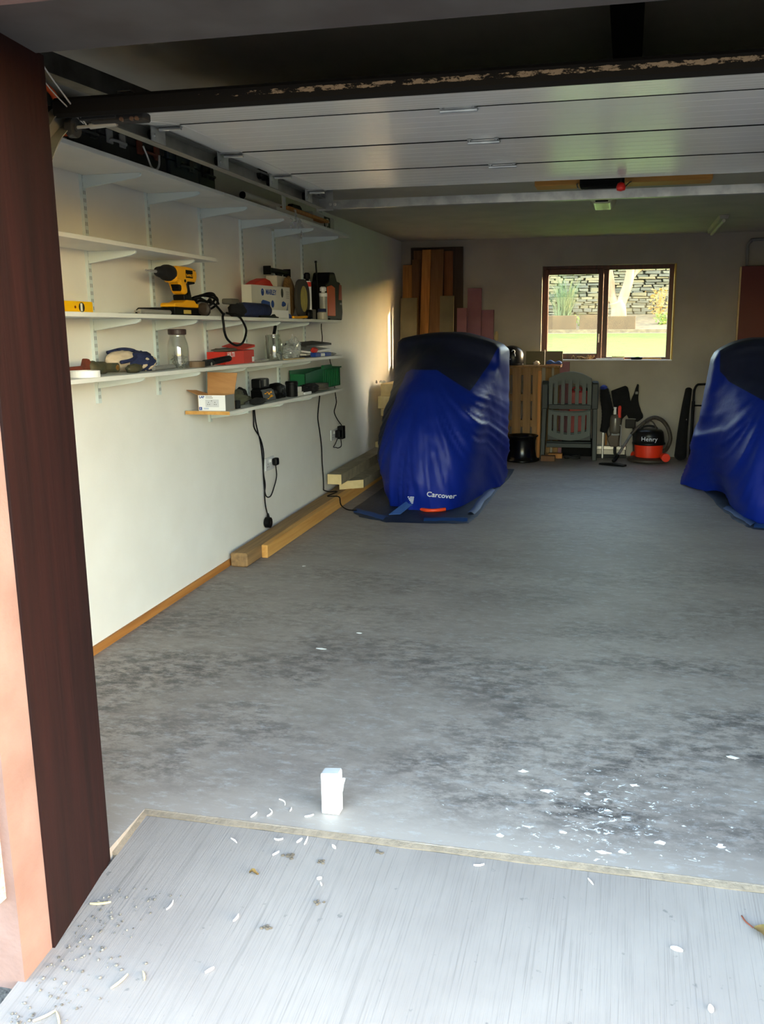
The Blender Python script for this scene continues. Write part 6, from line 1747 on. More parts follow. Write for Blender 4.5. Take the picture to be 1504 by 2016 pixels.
bm = NB(); lathe(bm, [(0.106, 0), (0.112, 0.002), (0.121, 0.012), (0.119, 0.016)], (1.17, 8.955, PT), n=36, sy=0.81, close=False); ob('rim_trim', bm, M_rubber, t, w=True, smooth=True)
bm = NB(); tube(bm, [(1.178, 8.870, PT + 0.135), (1.19, 8.868, PT + 0.15), (1.208, 8.872, PT + 0.14), (1.205, 8.862, PT + 0.12), (1.21, 8.862, PT + 0.11), (1.215, 8.862, PT + 0.09)], 0.0035, 6); ob('white_mark', bm, M_print, t, w=True, smooth=True)
bm = NB(); cyl(bm, (1.165, 8.852, PT + 0.06), (1.165, 8.858, PT + 0.06), 0.005, n=8); ob('stud', bm, M_steel, t, w=True)
bm = NB(); box(bm, 1.30, 1.665, 9.062, 9.085, PT - 0.025, 1.19, 0.002); solo('brown_board', bm, M_olvb, 'dull brown board standing behind the helmet below the window', 'board')
bm = NB(); box(bm, 1.60, 1.735, 9.087, 9.115, fz(9.1), 1.085, 0.003); solo('foam_board', bm, M_pinkb, 'lone pink foam board behind the green chair, under the window', 'board', 'pink foam boards')
bm = NB(); cyl(bm, (1.492, 9.0, PT), (1.492, 9.0, 1.205), 0.004, n=8); solo('thin_rod', bm, M_steel, 'thin upright rod standing on the pallet top left of the window', 'rod')
bm = NB(); blob(bm, (1.42, 8.93, PT + 0.018), (0.03, 0.03, 0.022), 3, 0.5, 3, 3, zmin=PT); solo('cream_lump', bm, M_beige, 'small cream lump beside the helmet on the pallet top', 'lump', smooth=True)
t = thing('sandal_shoe', 'blue and dark flip-flop lying on the pallet plank under the window', 'shoe', (1.58, 8.93, PT))
bm = NB(); tube(bm, [(1.52, 8.93, PT + 0.020), (1.56, 8.92, PT + 0.030), (1.60, 8.92, PT + 0.022), (1.63, 8.93, PT + 0.024), (1.66, 8.94, PT + 0.014)], 0.020, 10, rfun=lambda t_, i: 0.8 + 0.3 * math.sin(9 * t_)); ob('upper', bm, mat('shoe_blue', (54, 78, 130), 0.6), t, w=True, smooth=True)
bm = NB(); box(bm, 1.515, 1.67, 8.90, 8.96, PT, PT + 0.010, 0.004); ob('sole', bm, mat('shoe_orange', (176, 110, 70), 0.7), t, w=True)

# wheel-like black bucket
t = thing('black_tub', 'glossy black ribbed tub standing on the floor in front of the pallet', 'tub', (1.32, 8.56, fz(8.56)))
bz = fz(8.56) + 0.001
bm = NB(); lathe(bm, [(0.08, 0.01), (0.155, 0.0), (0.172, 0.008), (0.172, 0.018), (0.150, 0.03), (0.140, 0.05), (0.130, 0.12), (0.132, 0.20), (0.140, 0.235), (0.150, 0.245), (0.150, 0.252), (0.143, 0.254), (0.132, 0.235), (0.122, 0.12), (0.12, 0.06)], (1.32, 8.66, bz + 0.003), n=40); ob('body', bm, mat('gloss_tub_black', (9, 9, 10), 0.22, spec=0.4), t, w=True, smooth=True)
bm = NB(); tube(bm, [(1.32 + 0.150 * math.cos(a), 8.66 + 0.150 * math.sin(a), bz + 0.252) for a in [i * 6.2832 / 32 for i in range(33)]], 0.007, 8, smooth=False); ob('rim', bm, M_black, t, w=True, smooth=True)
for k, (x0, x1, y0, z1, lb) in enumerate(((1.505, 1.64, 8.66, 0.055, 'offcut of timber on the floor right of the black tub'), (1.56, 1.70, 8.84, 0.05, 'timber offcut on the floor below the green chair'))):
    bm = NB(); box(bm, x0, x1, y0, y0 + 0.07, fz(y0 + .07), fz(y0) + z1, 0.002); solo('wood_offcut', bm, M_brnz if k == 0 else M_pinez, lb, 'offcut')

# folded green chairs
def green_chair(label, X0, X1, Y, z0, zt, front=True):
    t = thing('garden_chair', label, 'chair', ((X0 + X1) / 2, Y, z0), group='folded green garden chairs')
    xc = (X0 + X1) / 2; hw = 0.205
    def slat_panel(zb, ztp, arch, nm, m, y):
        """frame with arched edge and vertical slats; arch>0 top curved up, arch<0 bottom curved down"""
        top = lambda x: ztp + (arch * (1 - ((x - xc) / hw) ** 2) if arch > 0 else -0.018 * (1 - ((x - xc) / hw) ** 2))
        bot = lambda x: zb + (arch * (1 - ((x - xc) / hw) ** 2) if arch < 0 else 0)
        n = 14
        b_ = NB()
        def strip(fa, fb, x0, x1, y0, y1):
            xs = [x0 + (x1 - x0) * i / n for i in range(n + 1)]
            for a, c in zip(xs, xs[1:]):
                hexa(b_, [(a, y0, fa(a)), (c, y0, fa(c)), (c, y1, fa(c)), (a, y1, fa(a)), (a, y0, fb(a)), (c, y0, fb(c)), (c, y1, fb(c)), (a, y1, fb(a))])
        tw, bw = (0.075, 0.0) if arch > 0 else (0.035, 0.06)
        strip(lambda x: top(x) - tw, top, xc - hw, xc + hw, y - 0.016, y)
        if bw:
            strip(bot, lambda x: bot(x) + bw, xc - hw, xc + hw, y - 0.016, y)
        for sx in (-1, 1):
            xa, xb = (xc - hw, xc - hw + 0.035) if sx < 0 else (xc + hw - 0.035, xc + hw)
            strip(lambda x: bot(x) + bw * 0.5, lambda x: top(x) - tw * 0.5, xa, xb, y - 0.0155, y - 0.0005)
        bmesh.ops.remove_doubles(b_, verts=b_.verts, dist=0.0001)
        fr = ob(nm + '_frame', b_, m, t, w=True)
        k = 5
        gap = (2 * hw - 0.07) / (k * 1.0)
        for i in range(k):
            x = xc - hw + 0.035 + gap * (i + 0.5)
            b_ = NB(); hexa(b_, [(x - 0.017, y - 0.0145, bot(x) + bw * 0.6), (x + 0.017, y - 0.0145, bot(x) + bw * 0.6), (x + 0.017, y - 0.002, bot(x) + bw * 0.6), (x - 0.017, y - 0.002, bot(x) + bw * 0.6),
                                 (x - 0.017, y - 0.0145, top(x) - tw * 0.6), (x + 0.017, y - 0.0145, top(x) - tw * 0.6), (x + 0.017, y - 0.002, top(x) - tw * 0.6), (x - 0.017, y - 0.002, top(x) - tw * 0.6)])
            ob('slat', b_, m, fr, w=True)
    m = M_chair
    slat_panel(z0 + 0.545, zt - 0.065, 0.065, 'backrest', m, Y)
    slat_panel(z0 + 0.245, z0 + 0.485, -0.055, 'seat', m, Y - 0.012)
    for sx in (-1, 1):
        x = xc + sx * (hw + 0.037)
        b_ = NB(); hexa(b_, [(x - 0.022 - (0.012 if sx < 0 else -0.012), Y - 0.05, z0), (x + 0.022 - (0.012 if sx < 0 else -0.012), Y - 0.05, z0), (x + 0.022 - (0.012 if sx < 0 else -0.012), Y - 0.02, z0), (x - 0.022 - (0.012 if sx < 0 else -0.012), Y - 0.02, z0),
                             (x - 0.022, Y + 0.0, z0 + 0.70), (x + 0.022, Y + 0.0, z0 + 0.70), (x + 0.022, Y + 0.03, z0 + 0.70), (x - 0.022, Y + 0.03, z0 + 0.70)])
        bmesh.ops.bevel(b_, geom=list(b_.edges), offset=0.005, segments=1, affect='EDGES'); ob('leg', b_, M_chairdk, t, w=True)
        b_ = NB(); prism(b_, [(Y - 0.03, z0 + 0.50), (Y + 0.05, z0 + 0.50), (Y + 0.055, z0 + 0.755), (Y - 0.02, z0 + 0.765), (Y - 0.035, z0 + 0.74)], 0, x - 0.030, x + 0.030, 0.008); ob('armrest', b_, M_chairdk, t, w=True)
    b_ = NB(); box(b_, xc - hw - 0.015, xc + hw + 0.015, Y - 0.03, Y - 0.002, z0 + 0.12, z0 + 0.165, 0.004); ob('crossbar', b_, M_chairdk, t, w=True)
    b_ = NB(); box(b_, xc - hw - 0.005, xc + hw + 0.005, Y + 0.003, Y + 0.02, z0 + 0.19, z0 + 0.25, 0.003); box(b_, xc - hw, xc + hw, Y + 0.003, Y + 0.02, z0 + 0.495, z0 + 0.54, 0.003); ob('rear_rail', b_, M_chairdk, t, w=True, kind='stuff')
    return t
green_chair('folded green plastic garden chair with slatted back standing before the pallet', 1.515, 2.01, 8.82, fz(8.79), 1.0)
green_chair('second folded green garden chair pressed behind the first one', 1.508, 2.003, 8.93, fz(8.9), 0.955)
bm = NB(); box(bm, 1.68, 1.99, 9.01, 9.08, fz(9.1), 0.320, 0.006, seg=2); solo('storage_box', bm, M_opener, 'low black box on the floor behind the green chair', 'box')
t = thing('petrol_can', 'red petrol can with a black spout behind the slats of the green chair', 'can', (1.83, 9.05, 0.32))
bm = NB(); box(bm, 1.74, 1.93, 9.012, 9.078, 0.321, 0.80, 0.015, seg=2); ob('body', bm, mat('can_red', (176, 28, 30), 0.4), t, w=True)
bm = NB(); tube(bm, [(1.90, 9.05, 0.79), (1.915, 9.04, 0.83), (1.93, 9.02, 0.86)], 0.018, 10); ob('spout', bm, M_black, t, w=True, smooth=True)
bm = NB(); tube(bm, [(1.77, 9.05, 0.80), (1.79, 9.05, 0.83), (1.85, 9.05, 0.83), (1.87, 9.05, 0.80)], 0.010, 8); ob('handle', bm, mat('can_red_handle', (170, 26, 28), 0.4), t, w=True, smooth=True)

# dark umbrella/bag with a blue top right of the chair
t = thing('garden_parasol', 'furled dark parasol with a blue cap leaning right of the green chair', 'parasol', (2.11, 8.95, fz(8.95)))
bm = NB(); tube(bm, [(2.09, 8.95, 0.40), (2.118, 8.95, 0.52), (2.122, 8.95, 0.62), (2.10, 8.95, 0.74), (2.085, 8.95, 0.83)], 0.040, 14, rfun=lambda t_, i: 0.35 + 1.0 * math.sin(math.pi * min(1, 0.15 + 0.65 * t_)) + 0.06 * (i % 2)); ob('canopy', bm, M_matte, t, w=True, smooth=True)
bm = NB(); blob(bm, (2.082, 8.945, 0.835), (0.036, 0.036, 0.03), 2, 0.1, 2, 3); ob('cap', bm, mat('parasol_blue', (24, 40, 120), 0.7), t, w=True, smooth=True)
bm = NB(); cyl(bm, (2.09, 8.95, fz(8.95)), (2.09, 8.95, 0.42), 0.010, n=10); ob('pole', bm, M_steel, t, w=True)
bm = NB(); cyl(bm, (2.115, 9.07, fz(9.06)), (2.125, 9.09, 0.60), 0.010, n=10); solo('wooden_stake', bm, M_pinez, 'thin wooden stake standing beside the parasol pole', 'stake')

# black jacket shapes
t = thing('folded_chair_bag', 'black fabric camping chair, folded, standing behind the vacuum cleaner', 'chair', (2.28, 9.06, fz(9.06)))
def cloth_slab(par, nm, pts, y0, y1, m, seed):
    b_ = NB()
    prism(b_, pts, 1, y0, y1, 0.008)
    bmesh.ops.triangulate(b_, faces=b_.faces)
    bmesh.ops.subdivide_edges(b_, edges=[e for e in b_.edges if e.calc_length() > 0.05], cuts=2, use_grid_fill=True)
    for v in b_.verts:
        v.co.y += 0.012 * noise.noise(Vector((v.co.x * 14, v.co.z * 14, seed)))
        v.co.x += 0.006 * noise.noise(Vector((v.co.z * 16, seed, 2)))
    return ob(nm, b_, m, par, w=True, smooth=False)
cloth_slab(t, 'seat_fabric', [(2.148, 0.80), (2.285, 0.852), (2.31, 0.84), (2.335, 0.74), (2.36, 0.62), (2.25, 0.50), (2.20, 0.58)], 9.03, 9.10, M_matte, 3)
cloth_slab(t, 'back_fabric', [(2.345, 0.70), (2.385, 0.82), (2.40, 0.872), (2.416, 0.865), (2.415, 0.75), (2.425, 0.66), (2.47, 0.57), (2.465, 0.54), (2.42, 0.50), (2.33, 0.52), (2.30, 0.60)], 9.025, 9.095, M_matte, 5)
bm = NB(); box(bm, 2.385, 2.412, 9.0, 9.005, 0.775, 0.80, 0.002); ob('buckle', bm, M_grey, t, w=True)
for x0, x1 in ((2.22, 2.27), (2.40, 2.37)):
    bm = NB(); cyl(bm, (x0, 9.07, fz(9.07)), (x1, 9.07, 0.60), 0.010, n=10); ob('leg', bm, M_dkgrey, t, w=True)
bm = NB(); box(bm, 2.30, 2.40, 8.985, 9.02, 0.44, 0.53, 0.008); tc_ = ob('hanging_pocket', bm, mat('bag_brownblack', (38, 34, 32), 0.8), t, w=True)
bm = NB(); tube(bm, [(2.30, 8.99, 0.532), (2.35, 8.985, 0.535), (2.40, 8.99, 0.532)], 0.004, 6); ob('pocket_edge', bm, M_grey, tc_, w=True)

t = thing('pressure_washer', 'grey-brown machine with a clear canister and a red cap behind the vacuum hose', 'machine', (2.2, 8.97, fz(8.97)))
mz = fz(8.95)
bm = NB(); lathe(bm, [(0.05, 0.27), (0.055, 0.30), (0.055, 0.42), (0.048, 0.45), (0.02, 0.46)], (2.205, 8.93, mz - 0.02), n=24); ob('canister', bm, mat('smoky_canister', (92, 86, 78), 0.25), t, w=True, smooth=True)
bm = NB(); lathe(bm, [(0.016, 0.0), (0.016, 0.10), (0.010, 0.115)], (2.242, 8.90, mz + 0.41), n=16); ob('red_cap', bm, M_red, t, w=True)
bm = NB(); lathe(bm, [(0.014, 0.0), (0.012, 0.05), (0.016, 0.07)], (2.198, 8.92, mz + 0.44), n=14); ob('nozzle', bm, M_tape, t, w=True)
bm = NB(); prism(bm, [(2.13, mz + 0.20), (2.16, mz + 0.12), (2.24, mz + 0.12), (2.25, mz + 0.25), (2.17, mz + 0.26)], 1, 8.90, 8.96, 0.010); ob('pump_body', bm, mat('pump_brown', (74, 60, 48), 0.6), t, w=True)
bm = NB(); box(bm, 2.17, 2.25, 8.885, 8.90, mz + 0.235, mz + 0.255, 0.003); ob('grey_bracket', bm, M_grey, t, w=True)
bm = NB(); tube(bm, [(2.262, 8.90, mz + 0.12), (2.262, 8.90, mz + 0.32), (2.258, 8.90, mz + 0.335), (2.24, 8.90, mz + 0.335)], 0.006, 8, smooth=False); ob('lance', bm, M_steel, t, w=True)
bm = NB(); tube(bm, [(2.21, 8.93, mz + 0.12), (2.21, 8.93, mz + 0.06), (2.23, 8.93, mz + 0.02)], 0.014, 8); ob('stand', bm, M_dkgrey, t, w=True)
bm = NB(); tube(bm, [(2.15, 8.92, mz + 0.18), (2.12, 8.93, mz + 0.30), (2.15, 8.95, mz + 0.42), (2.19, 8.97, mz + 0.50)], 0.005, 6); ob('hose', bm, M_black, t, w=True, smooth=True)
t = thing('steel_toolbox', 'long shiny steel box on the floor behind the vacuum cleaner', 'box', (2.2, 9.02, fz(9.02)))
bm = NB(); box(bm, 2.02, 2.315, 8.985, 9.035, fz(9.03), 0.255, 0.010, seg=2); ob('body', bm, mat('brushed_steel', (112, 108, 102), 0.35, 0.8), t, w=True)
bm = NB(); box(bm, 2.015, 2.32, 8.98, 9.038, 0.2205, 0.262, 0.006, seg=2); ob('lid', bm, mat('brushed_steel_lid', (150, 146, 140), 0.3, 0.8), t, w=True)
bm = NB(); box(bm, 2.012, 2.322, 8.975, 8.9845, fz(8.96), fz(8.96) + 0.035, 0.003); ob('base_trim', bm, M_black, t, w=True)
bm = NB(); tube(bm, [(1.80 + 0.075 * math.cos(a), 8.79 + 0.05 * math.sin(a), fz(8.79) + 0.016 + 0.01 * math.sin(2 * a) + 0.002 * a) for a in [i * 0.45 for i in range(30)]], 0.006, 7); solo('coiled_lead', bm, M_dkgrey, 'coil of dark grey lead on the floor under the green chair', 'cable', smooth=True)

# vacuum cleaner
VX, VY = 2.53, 8.83
vz = fz(8.74)
t = thing('vacuum_cleaner', 'round red vacuum cleaner with a black lid and a curling hose', 'vacuum', (VX, VY, vz))
bm = NB(); lathe(bm, [(0.13, 0.006), (0.170, 0.004), (0.196, 0.010), (0.204, 0.024), (0.190, 0.040), (0.135, 0.052)], (VX, VY, vz), n=40); ob('bumper_base', bm, M_hose, t, w=True, smooth=True)
bm = NB(); lathe(bm, [(0.12, 0.045), (0.130, 0.05), (0.134, 0.10), (0.137, 0.172), (0.12, 0.178)], (VX, VY, vz), n=40); bd = ob('red_drum', bm, M_vac, t, w=True, smooth=False)
bm = NB(); lathe(bm, [(0.13, 0.170), (0.156, 0.172), (0.158, 0.186), (0.148, 0.195), (0.140, 0.26), (0.132, 0.295), (0.115, 0.312), (0.06, 0.318), (0.01, 0.32)], (VX, VY, vz), n=44); ld = ob('black_lid', bm, mat('lid_black', (10, 10, 11), 0.35, spec=0.4), t, w=True, smooth=True)
tb = text_bm('Henry', 0.058, face_M((VX + 0.0, VY - 0.6, vz + 0.232), (1, 0, 0), (0, 0, 1)), 0.0, 0.0002, 1.05)
tm = NB(); tm.from_mesh(ld.data); vb = BVHTree.FromBMesh(tm); tm.free()
for v in tb.verts:
    h, n_, i_, d_ = vb.ray_cast(v.co - ROOT[ld.name], Vector((0, 1, 0)))
    if h:
        v.co = h + ROOT[ld.name] + Vector((0, -0.002, 0))
ob('lettering', tb, M_print, ld, w=True, label='white outlined lettering')
bm = NB(); cyl(bm, (VX + 0.148, VY - 0.10, vz + 0.062), (VX + 0.160, VY - 0.165, vz + 0.062), 0.040, n=24); ob('wheel', bm, M_vac, t, w=True)
bm = NB(); cyl(bm, (VX - 0.10, VY + 0.13, vz + 0.040), (VX - 0.14, VY + 0.17, vz + 0.040), 0.036, n=24); ob('wheel', bm, M_vac, t, w=True)
bm = NB(); tube(bm, [(VX - 0.07, VY, vz + 0.31), (VX - 0.06, VY, vz + 0.335), (VX, VY, vz + 0.348), (VX + 0.06, VY, vz + 0.335), (VX + 0.07, VY, vz + 0.31)], 0.010, 8); ob('carry_handle', bm, M_black, t, w=True, smooth=True)
bm = NB()
tube(bm, [(VX + 0.125, VY + 0.02, vz + 0.105), (VX + 0.16, VY, vz + 0.115), (2.715, 8.79, vz + 0.17), (2.728, 8.79, vz + 0.24), (2.70, 8.79, vz + 0.335), (2.645, 8.79, vz + 0.405), (2.58, 8.79, vz + 0.432), (2.52, 8.79, vz + 0.415), (2.455, 8.79, vz + 0.365)], 0.0185, 12, 10, rfun=lambda t_, i: 1.0 + 0.07 * (i % 2))
ob('hose', bm, M_hose, t, w=True, smooth=False)
bm = NB(); tube(bm, [(2.46, 8.79, vz + 0.372), (2.41, 8.78, vz + 0.325), (2.36, 8.77, vz + 0.268)], 0.015, 12); tube(bm, [(2.44, 8.785, vz + 0.352), (2.50, 8.80, vz + 0.405), (2.56, 8.80, vz + 0.385), (2.60, 8.80, vz + 0.315)], 0.0075, 8); ob('wand_bend', bm, M_hose, t, w=True, smooth=True)
bm = NB(); cyl(bm, (2.36, 8.77, vz + 0.268), (2.235, 8.62, vz + 0.07), 0.0135, n=14); ob('steel_wand', bm, M_galv, t, w=True)
bm = NB(); tube(bm, [(2.245, 8.63, vz + 0.085), (2.225, 8.61, vz + 0.05), (2.20, 8.585, vz + 0.028)], 0.017, 12); ob('wand_elbow', bm, M_black, t, w=True, smooth=True)
bm = NB(); prism(bm, [(2.07, 0.0), (2.325, 0.0), (2.325, 0.014), (2.21, 0.026), (2.17, 0.026), (2.07, 0.016)], 1, -0.035, 0.035, 0.004, Matrix.Translation((0, 8.54, fz(8.53) + 0.002)) @ Matrix.Translation((2.2, 0, 0)) @ Matrix.Rotation(R(-24), 4, 'Z') @ Matrix.Translation((-2.2, 0, 0))); ob('floor_head', bm, M_black, t, w=True)

# long bag and trolley near the right motorcycle
t = thing('rod_bag', 'slim black zipped rod bag leaning beside the folded trolley', 'bag', (2.84, 8.95, fz(8.95)))
bm = NB(); tube(bm, [(2.835, 8.90, fz(8.9) + 0.05), (2.845, 8.93, 0.40), (2.865, 9.0, 0.62), (2.89, 9.06, 0.82)], 0.046, 16, rfun=lambda t_, i: 1.25 - 0.55 * t_); blob(bm, (2.89, 9.06, 0.82), (0.032, 0.032, 0.022), 3, 0, 1, 3); blob(bm, (2.835, 8.90, fz(8.9) + 0.055), (0.058, 0.058, 0.05), 3, 0, 1, 3); ob('bag', bm, M_matte, t, w=True, smooth=True)
bm = NB()
for k in range(7):
    a = 0.24 + 0.05 * k
    blob(bm, (2.868 + 0.022 * (a - 0.2), 8.875 + 0.17 * (a - 0.2), a), (0.006, 0.004, 0.008), k, 0.3, 2, 1)
ob('zip_tabs', bm, M_steel, t, w=True, kind='stuff')
t = thing('folding_trolley', 'black tubular folding trolley behind the right motorcycle', 'trolley', (3.0, 9.0, fz(9.0)))
bm = NB(); tube(bm, [(2.925, 8.96, fz(8.96) + 0.012), (2.93, 8.98, 0.5), (2.938, 9.02, 0.77), (2.945, 9.03, 0.83), (2.965, 9.032, 0.866), (3.0, 9.034, 0.874), (3.18, 9.034, 0.874), (3.215, 9.03, 0.84), (3.22, 9.02, 0.77), (3.23, 8.96, fz(8.96) + 0.012)], 0.011, 10); ob('frame', bm, M_black, t, w=True, smooth=True)
for z in (0.67, 0.34):
    bm = NB(); cyl(bm, (2.932, 9.0 + 0.02 * (z > .5), z), (3.222, 9.0 + 0.02 * (z > .5), z), 0.008, n=10); ob('crossbar', bm, M_black, t, w=True)
bm = NB(); box(bm, 2.922, 2.95, 8.985, 9.025, 0.30, 0.72, 0.008); ob('side_pad', bm, M_matte, t, w=True)
bm = NB(); box(bm, 2.95, 3.2, 8.90, 8.955, fz(8.96), fz(8.96) + 0.05, 0.008); ob('foot_plate', bm, M_black, t, w=True)

# window sill items
SZ = WZ0 + 0.0122
t = thing('dried_flower', 'bunch of dried curled seed heads at the left of the window sill', 'flowers', (1.86, 9.12, SZ))
bm = NB()
r3 = random.Random(5)
for k in range(9):
    x = 1.78 + 0.17 * r3.random(); y = 9.098 + r3.uniform(-.004, .05); z = SZ + 0.004
    tube(bm, [(x, y, z), (x + r3.uniform(-.04, .04), y + r3.uniform(-.015, .01), z + 0.02 + 0.02 * r3.random()), (x + r3.uniform(-.05, .05), y + r3.uniform(-.01, .015), z + 0.003 + 0.012 * r3.random())], 0.004, 6)
ob('stems', bm, mat('dry_stems', (150, 120, 76), 0.8), t, w=True, smooth=True, kind='stuff')
bm = NB()
for k in range(6):
    blob(bm, (1.79 + 0.03 * k, 9.105 + r3.uniform(-.005, .03), SZ + 0.010), (0.010, 0.010, 0.010), k, 0.3, 2, 2)
ob('seed_heads', bm, mat('seed_heads', (104, 84, 56), 0.8), t, w=True, smooth=True, kind='stuff')
bm = NB(); cyl(bm, (1.99, 9.112, SZ + 0.006), (2.26, 9.112, SZ + 0.006), 0.006, n=10); solo('white_stick', bm, M_tape, 'thin white stick lying on the window sill', 'stick')
t = thing('scrubbing_brush', 'pale bristled brush standing on the window sill left of its middle', 'brush', (2.21, 9.15, SZ))
bm = NB(); box(bm, 2.14, 2.27, 9.135, 9.175, SZ, SZ + 0.012, 0.004); ob('back', bm, M_pinez, t, w=True)
bm = NB()
for i in range(15):
    for j in range(4):
        cyl(bm, (2.147 + i * 0.0082, 9.14 + j * 0.0095, SZ + 0.012), (2.147 + i * 0.0085, 9.14 + j * 0.0095, SZ + 0.034), 0.003, n=5)
ob('bristles', bm, mat('bristle', (188, 160, 120), 0.8), t, w=True, kind='stuff')
t = thing('paint_brush', 'dark headed paint brush with a pale handle at the right of the window sill', 'brush', (2.45, 9.13, SZ))
bm = NB(); tube(bm, [(2.44, 9.13, SZ + 0.010), (2.52, 9.13, SZ + 0.012), (2.62, 9.135, SZ + 0.008)], 0.008, 10); ob('handle', bm, M_pine, t, w=True, smooth=True)
bm = NB(); prism(bm, [(2.33, 0.0), (2.43, 0.0), (2.44, 0.018), (2.40, 0.026), (2.33, 0.020)], 1, 9.115, 9.15, 0.004, Matrix.Translation((0, 0, SZ))); ob('bristles', bm, M_matte, t, w=True)

# ================================================================== FOREGROUND LITTER
t = thing('white_packet', 'upright white packet with a loose clear wrapper on the floor just inside the threshold', 'packet', (1.46, 2.36, fz(2.36)))
pz = fz(2.36) + 0.001
bm = NB(); box(bm, 1.4335, 1.4895, 2.342, 2.382, pz, pz + 0.128, 0.003, seg=2); ob('carton', bm, mat('bright_white_card', (246, 247, 248), 0.5), t, w=True)
bm = NB()
hexa(bm, [(1.4335, 2.342, pz + 0.1282), (1.4895, 2.342, pz + 0.1282), (1.4895, 2.382, pz + 0.1282), (1.4335, 2.382, pz + 0.1282), (1.435, 2.345, pz + 0.132), (1.486, 2.345, pz + 0.137), (1.486, 2.38, pz + 0.137), (1.435, 2.38, pz + 0.132)])
p_ = [(1.490, 2.345, pz + 0.085), (1.506, 2.348, pz + 0.104), (1.511, 2.35, pz + 0.122), (1.499, 2.36, pz + 0.118), (1.491, 2.36, pz + 0.104)]
bm.faces.new([bm.verts.new(q) for q in p_])
p_ = [(1.490, 2.345, pz + 0.088), (1.500, 2.352, pz + 0.074), (1.506, 2.35, pz + 0.108), (1.494, 2.36, pz + 0.11)]
bm.faces.new([bm.verts.new(q) for q in p_])
ob('clear_wrapper', bm, M_film, t, w=True)

r4 = random.Random(9)
ORD = ['first', 'second', 'third', 'fourth', 'fifth', 'sixth', 'seventh', 'eighth', 'ninth', 'tenth', 'eleventh', 'twelfth', 'thirteenth', 'fourteenth', 'fifteenth']
def ordinals(pts):
    key = sorted(range(len(pts)), key=lambda i: (pts[i][0] - 2.29) / pts[i][1])
    return {i: ORD[k] for k, i in enumerate(key)}
def shaving(x, y, zf, L, curl, wdt, ang):
    b_ = NB()
    n = 8
    pv = None
    for k in range(n + 1):
        u = k / n - 0.5
        a = ang + curl * u
        px = x + L * u * math.cos(ang) - curl * L * (u * u - 0.08) * 0.5 * math.sin(ang)
        py = y + L * u * math.sin(ang) + curl * L * (u * u - 0.08) * 0.5 * math.cos(ang)
        w_ = wdt * (1 - (2 * u) ** 2 * 0.75)
        nx, ny = -math.sin(a), math.cos(a)
        z = zf(py) + 0.0015
        q = [b_.verts.new((px + nx * w_, py + ny * w_, z)), b_.verts.new((px - nx * w_, py - ny * w_, z)), b_.verts.new((px - nx * w_ * .9, py - ny * w_ * .9, z + 0.003)), b_.verts.new((px + nx * w_ * .9, py + ny * w_ * .9, z + 0.004))]
        if pv:
            for i in range(4):
                b_.faces.new((pv[i], pv[(i + 1) % 4], q[(i + 1) % 4], q[i]))
        else:
            b_.faces.new(q)
        pv = q
    b_.faces.new(pv[::-1])
    return b_
AP = [(1.219, 2.178, 0.030, .5, .002, 2.6), (1.347, 2.205, 0.026, 1.4, .0022, 0.2), (1.41, 2.212, 0.022, .3, .0035, 1.1), (1.43, 2.215, 0.034, .3, .002, 1.6), (1.518, 2.205, 0.020, .3, .0045, 2.4), (1.362, 2.147, 0.022, .2, .0022, .9), (1.519, 2.074, 0.014, .2, .005, .4),
      (1.531, 2.054, 0.014, .4, .0022, 2.2), (1.353, 1.895, 0.026, .9, .0028, 1.4), (1.359, 1.725, 0.024, .2, .004, .9), (1.16, 1.904, 0.034, 1.0, .0014, 1.5), (1.943, 2.205, 0.03, .9, .0018, .3), (2.25, 2.198, 0.026, .2, .0018, 2.2), (2.466, 2.003, 0.03, .3, .008, 2.9), (2.533, 1.841, 0.02, .3, .007, 1.6)]
OA = ordinals(AP)
for i, (x, y, L, c, w_, a) in enumerate(AP):
    solo('plastic_shaving', shaving(x, y, az, L, c, w_, a), M_shave, OA[i] + ' white shaving from the left on the pale brushed concrete', 'shaving', 'white shavings on the brushed concrete')
FP = [(1.295, 2.378, 0.042, 1.5, .0016, 2.4), (1.279, 2.313, 0.042, 2.2, .0016, 1.8), (1.334, 2.342, 0.02, .8, .0014, 1.7), (1.402, 2.319, 0.028, .6, .0024, .6), (1.234, 2.29, 0.03, .3, .0024, 1.3)]
OA = ordinals(FP)
for i, (x, y, L, c, w_, a) in enumerate(FP):
    solo('plastic_shaving', shaving(x, y, fz, L, c, w_, a), M_shave, OA[i] + ' curled white shaving from the left on the grey floor beside the white packet', 'shaving', 'white shavings on the grey floor')
FK = [(1.984, 2.338), (2.008, 2.717), (2.092, 2.609), (2.223, 2.618), (2.366, 2.70), (2.279, 2.317), (2.331, 2.33), (2.604, 2.415), (2.691, 2.951), (0.457, 4.831), (1.104, 3.832), (0.991, 3.609), (2.164, 2.391), (2.439, 2.397)]
OA = ordinals(FK)
for i, (x, y) in enumerate(FK):
    b_ = NB()
    n = 7
    vs = []
    for z in (0.0012, 0.003):
        vs.append([b_.verts.new((x + (0.013 + 0.006 * (i % 3)) * math.cos(k * 6.28 / n) * (0.3 + 0.85 * r4.random()), y + 0.011 * math.sin(k * 6.28 / n) * (0.3 + 0.85 * r4.random()), fz(y) + z)) for k in range(n)])
    b_.faces.new(vs[0][::-1]); b_.faces.new(vs[1])
    for k in range(n):
        b_.faces.new((vs[0][k], vs[0][(k + 1) % n], vs[1][(k + 1) % n], vs[1][k]))
    solo('paint_flake', b_, M_shave, OA[i] + ' white paint flake from the left on the grey garage floor', 'flake', 'white paint flakes on the floor')
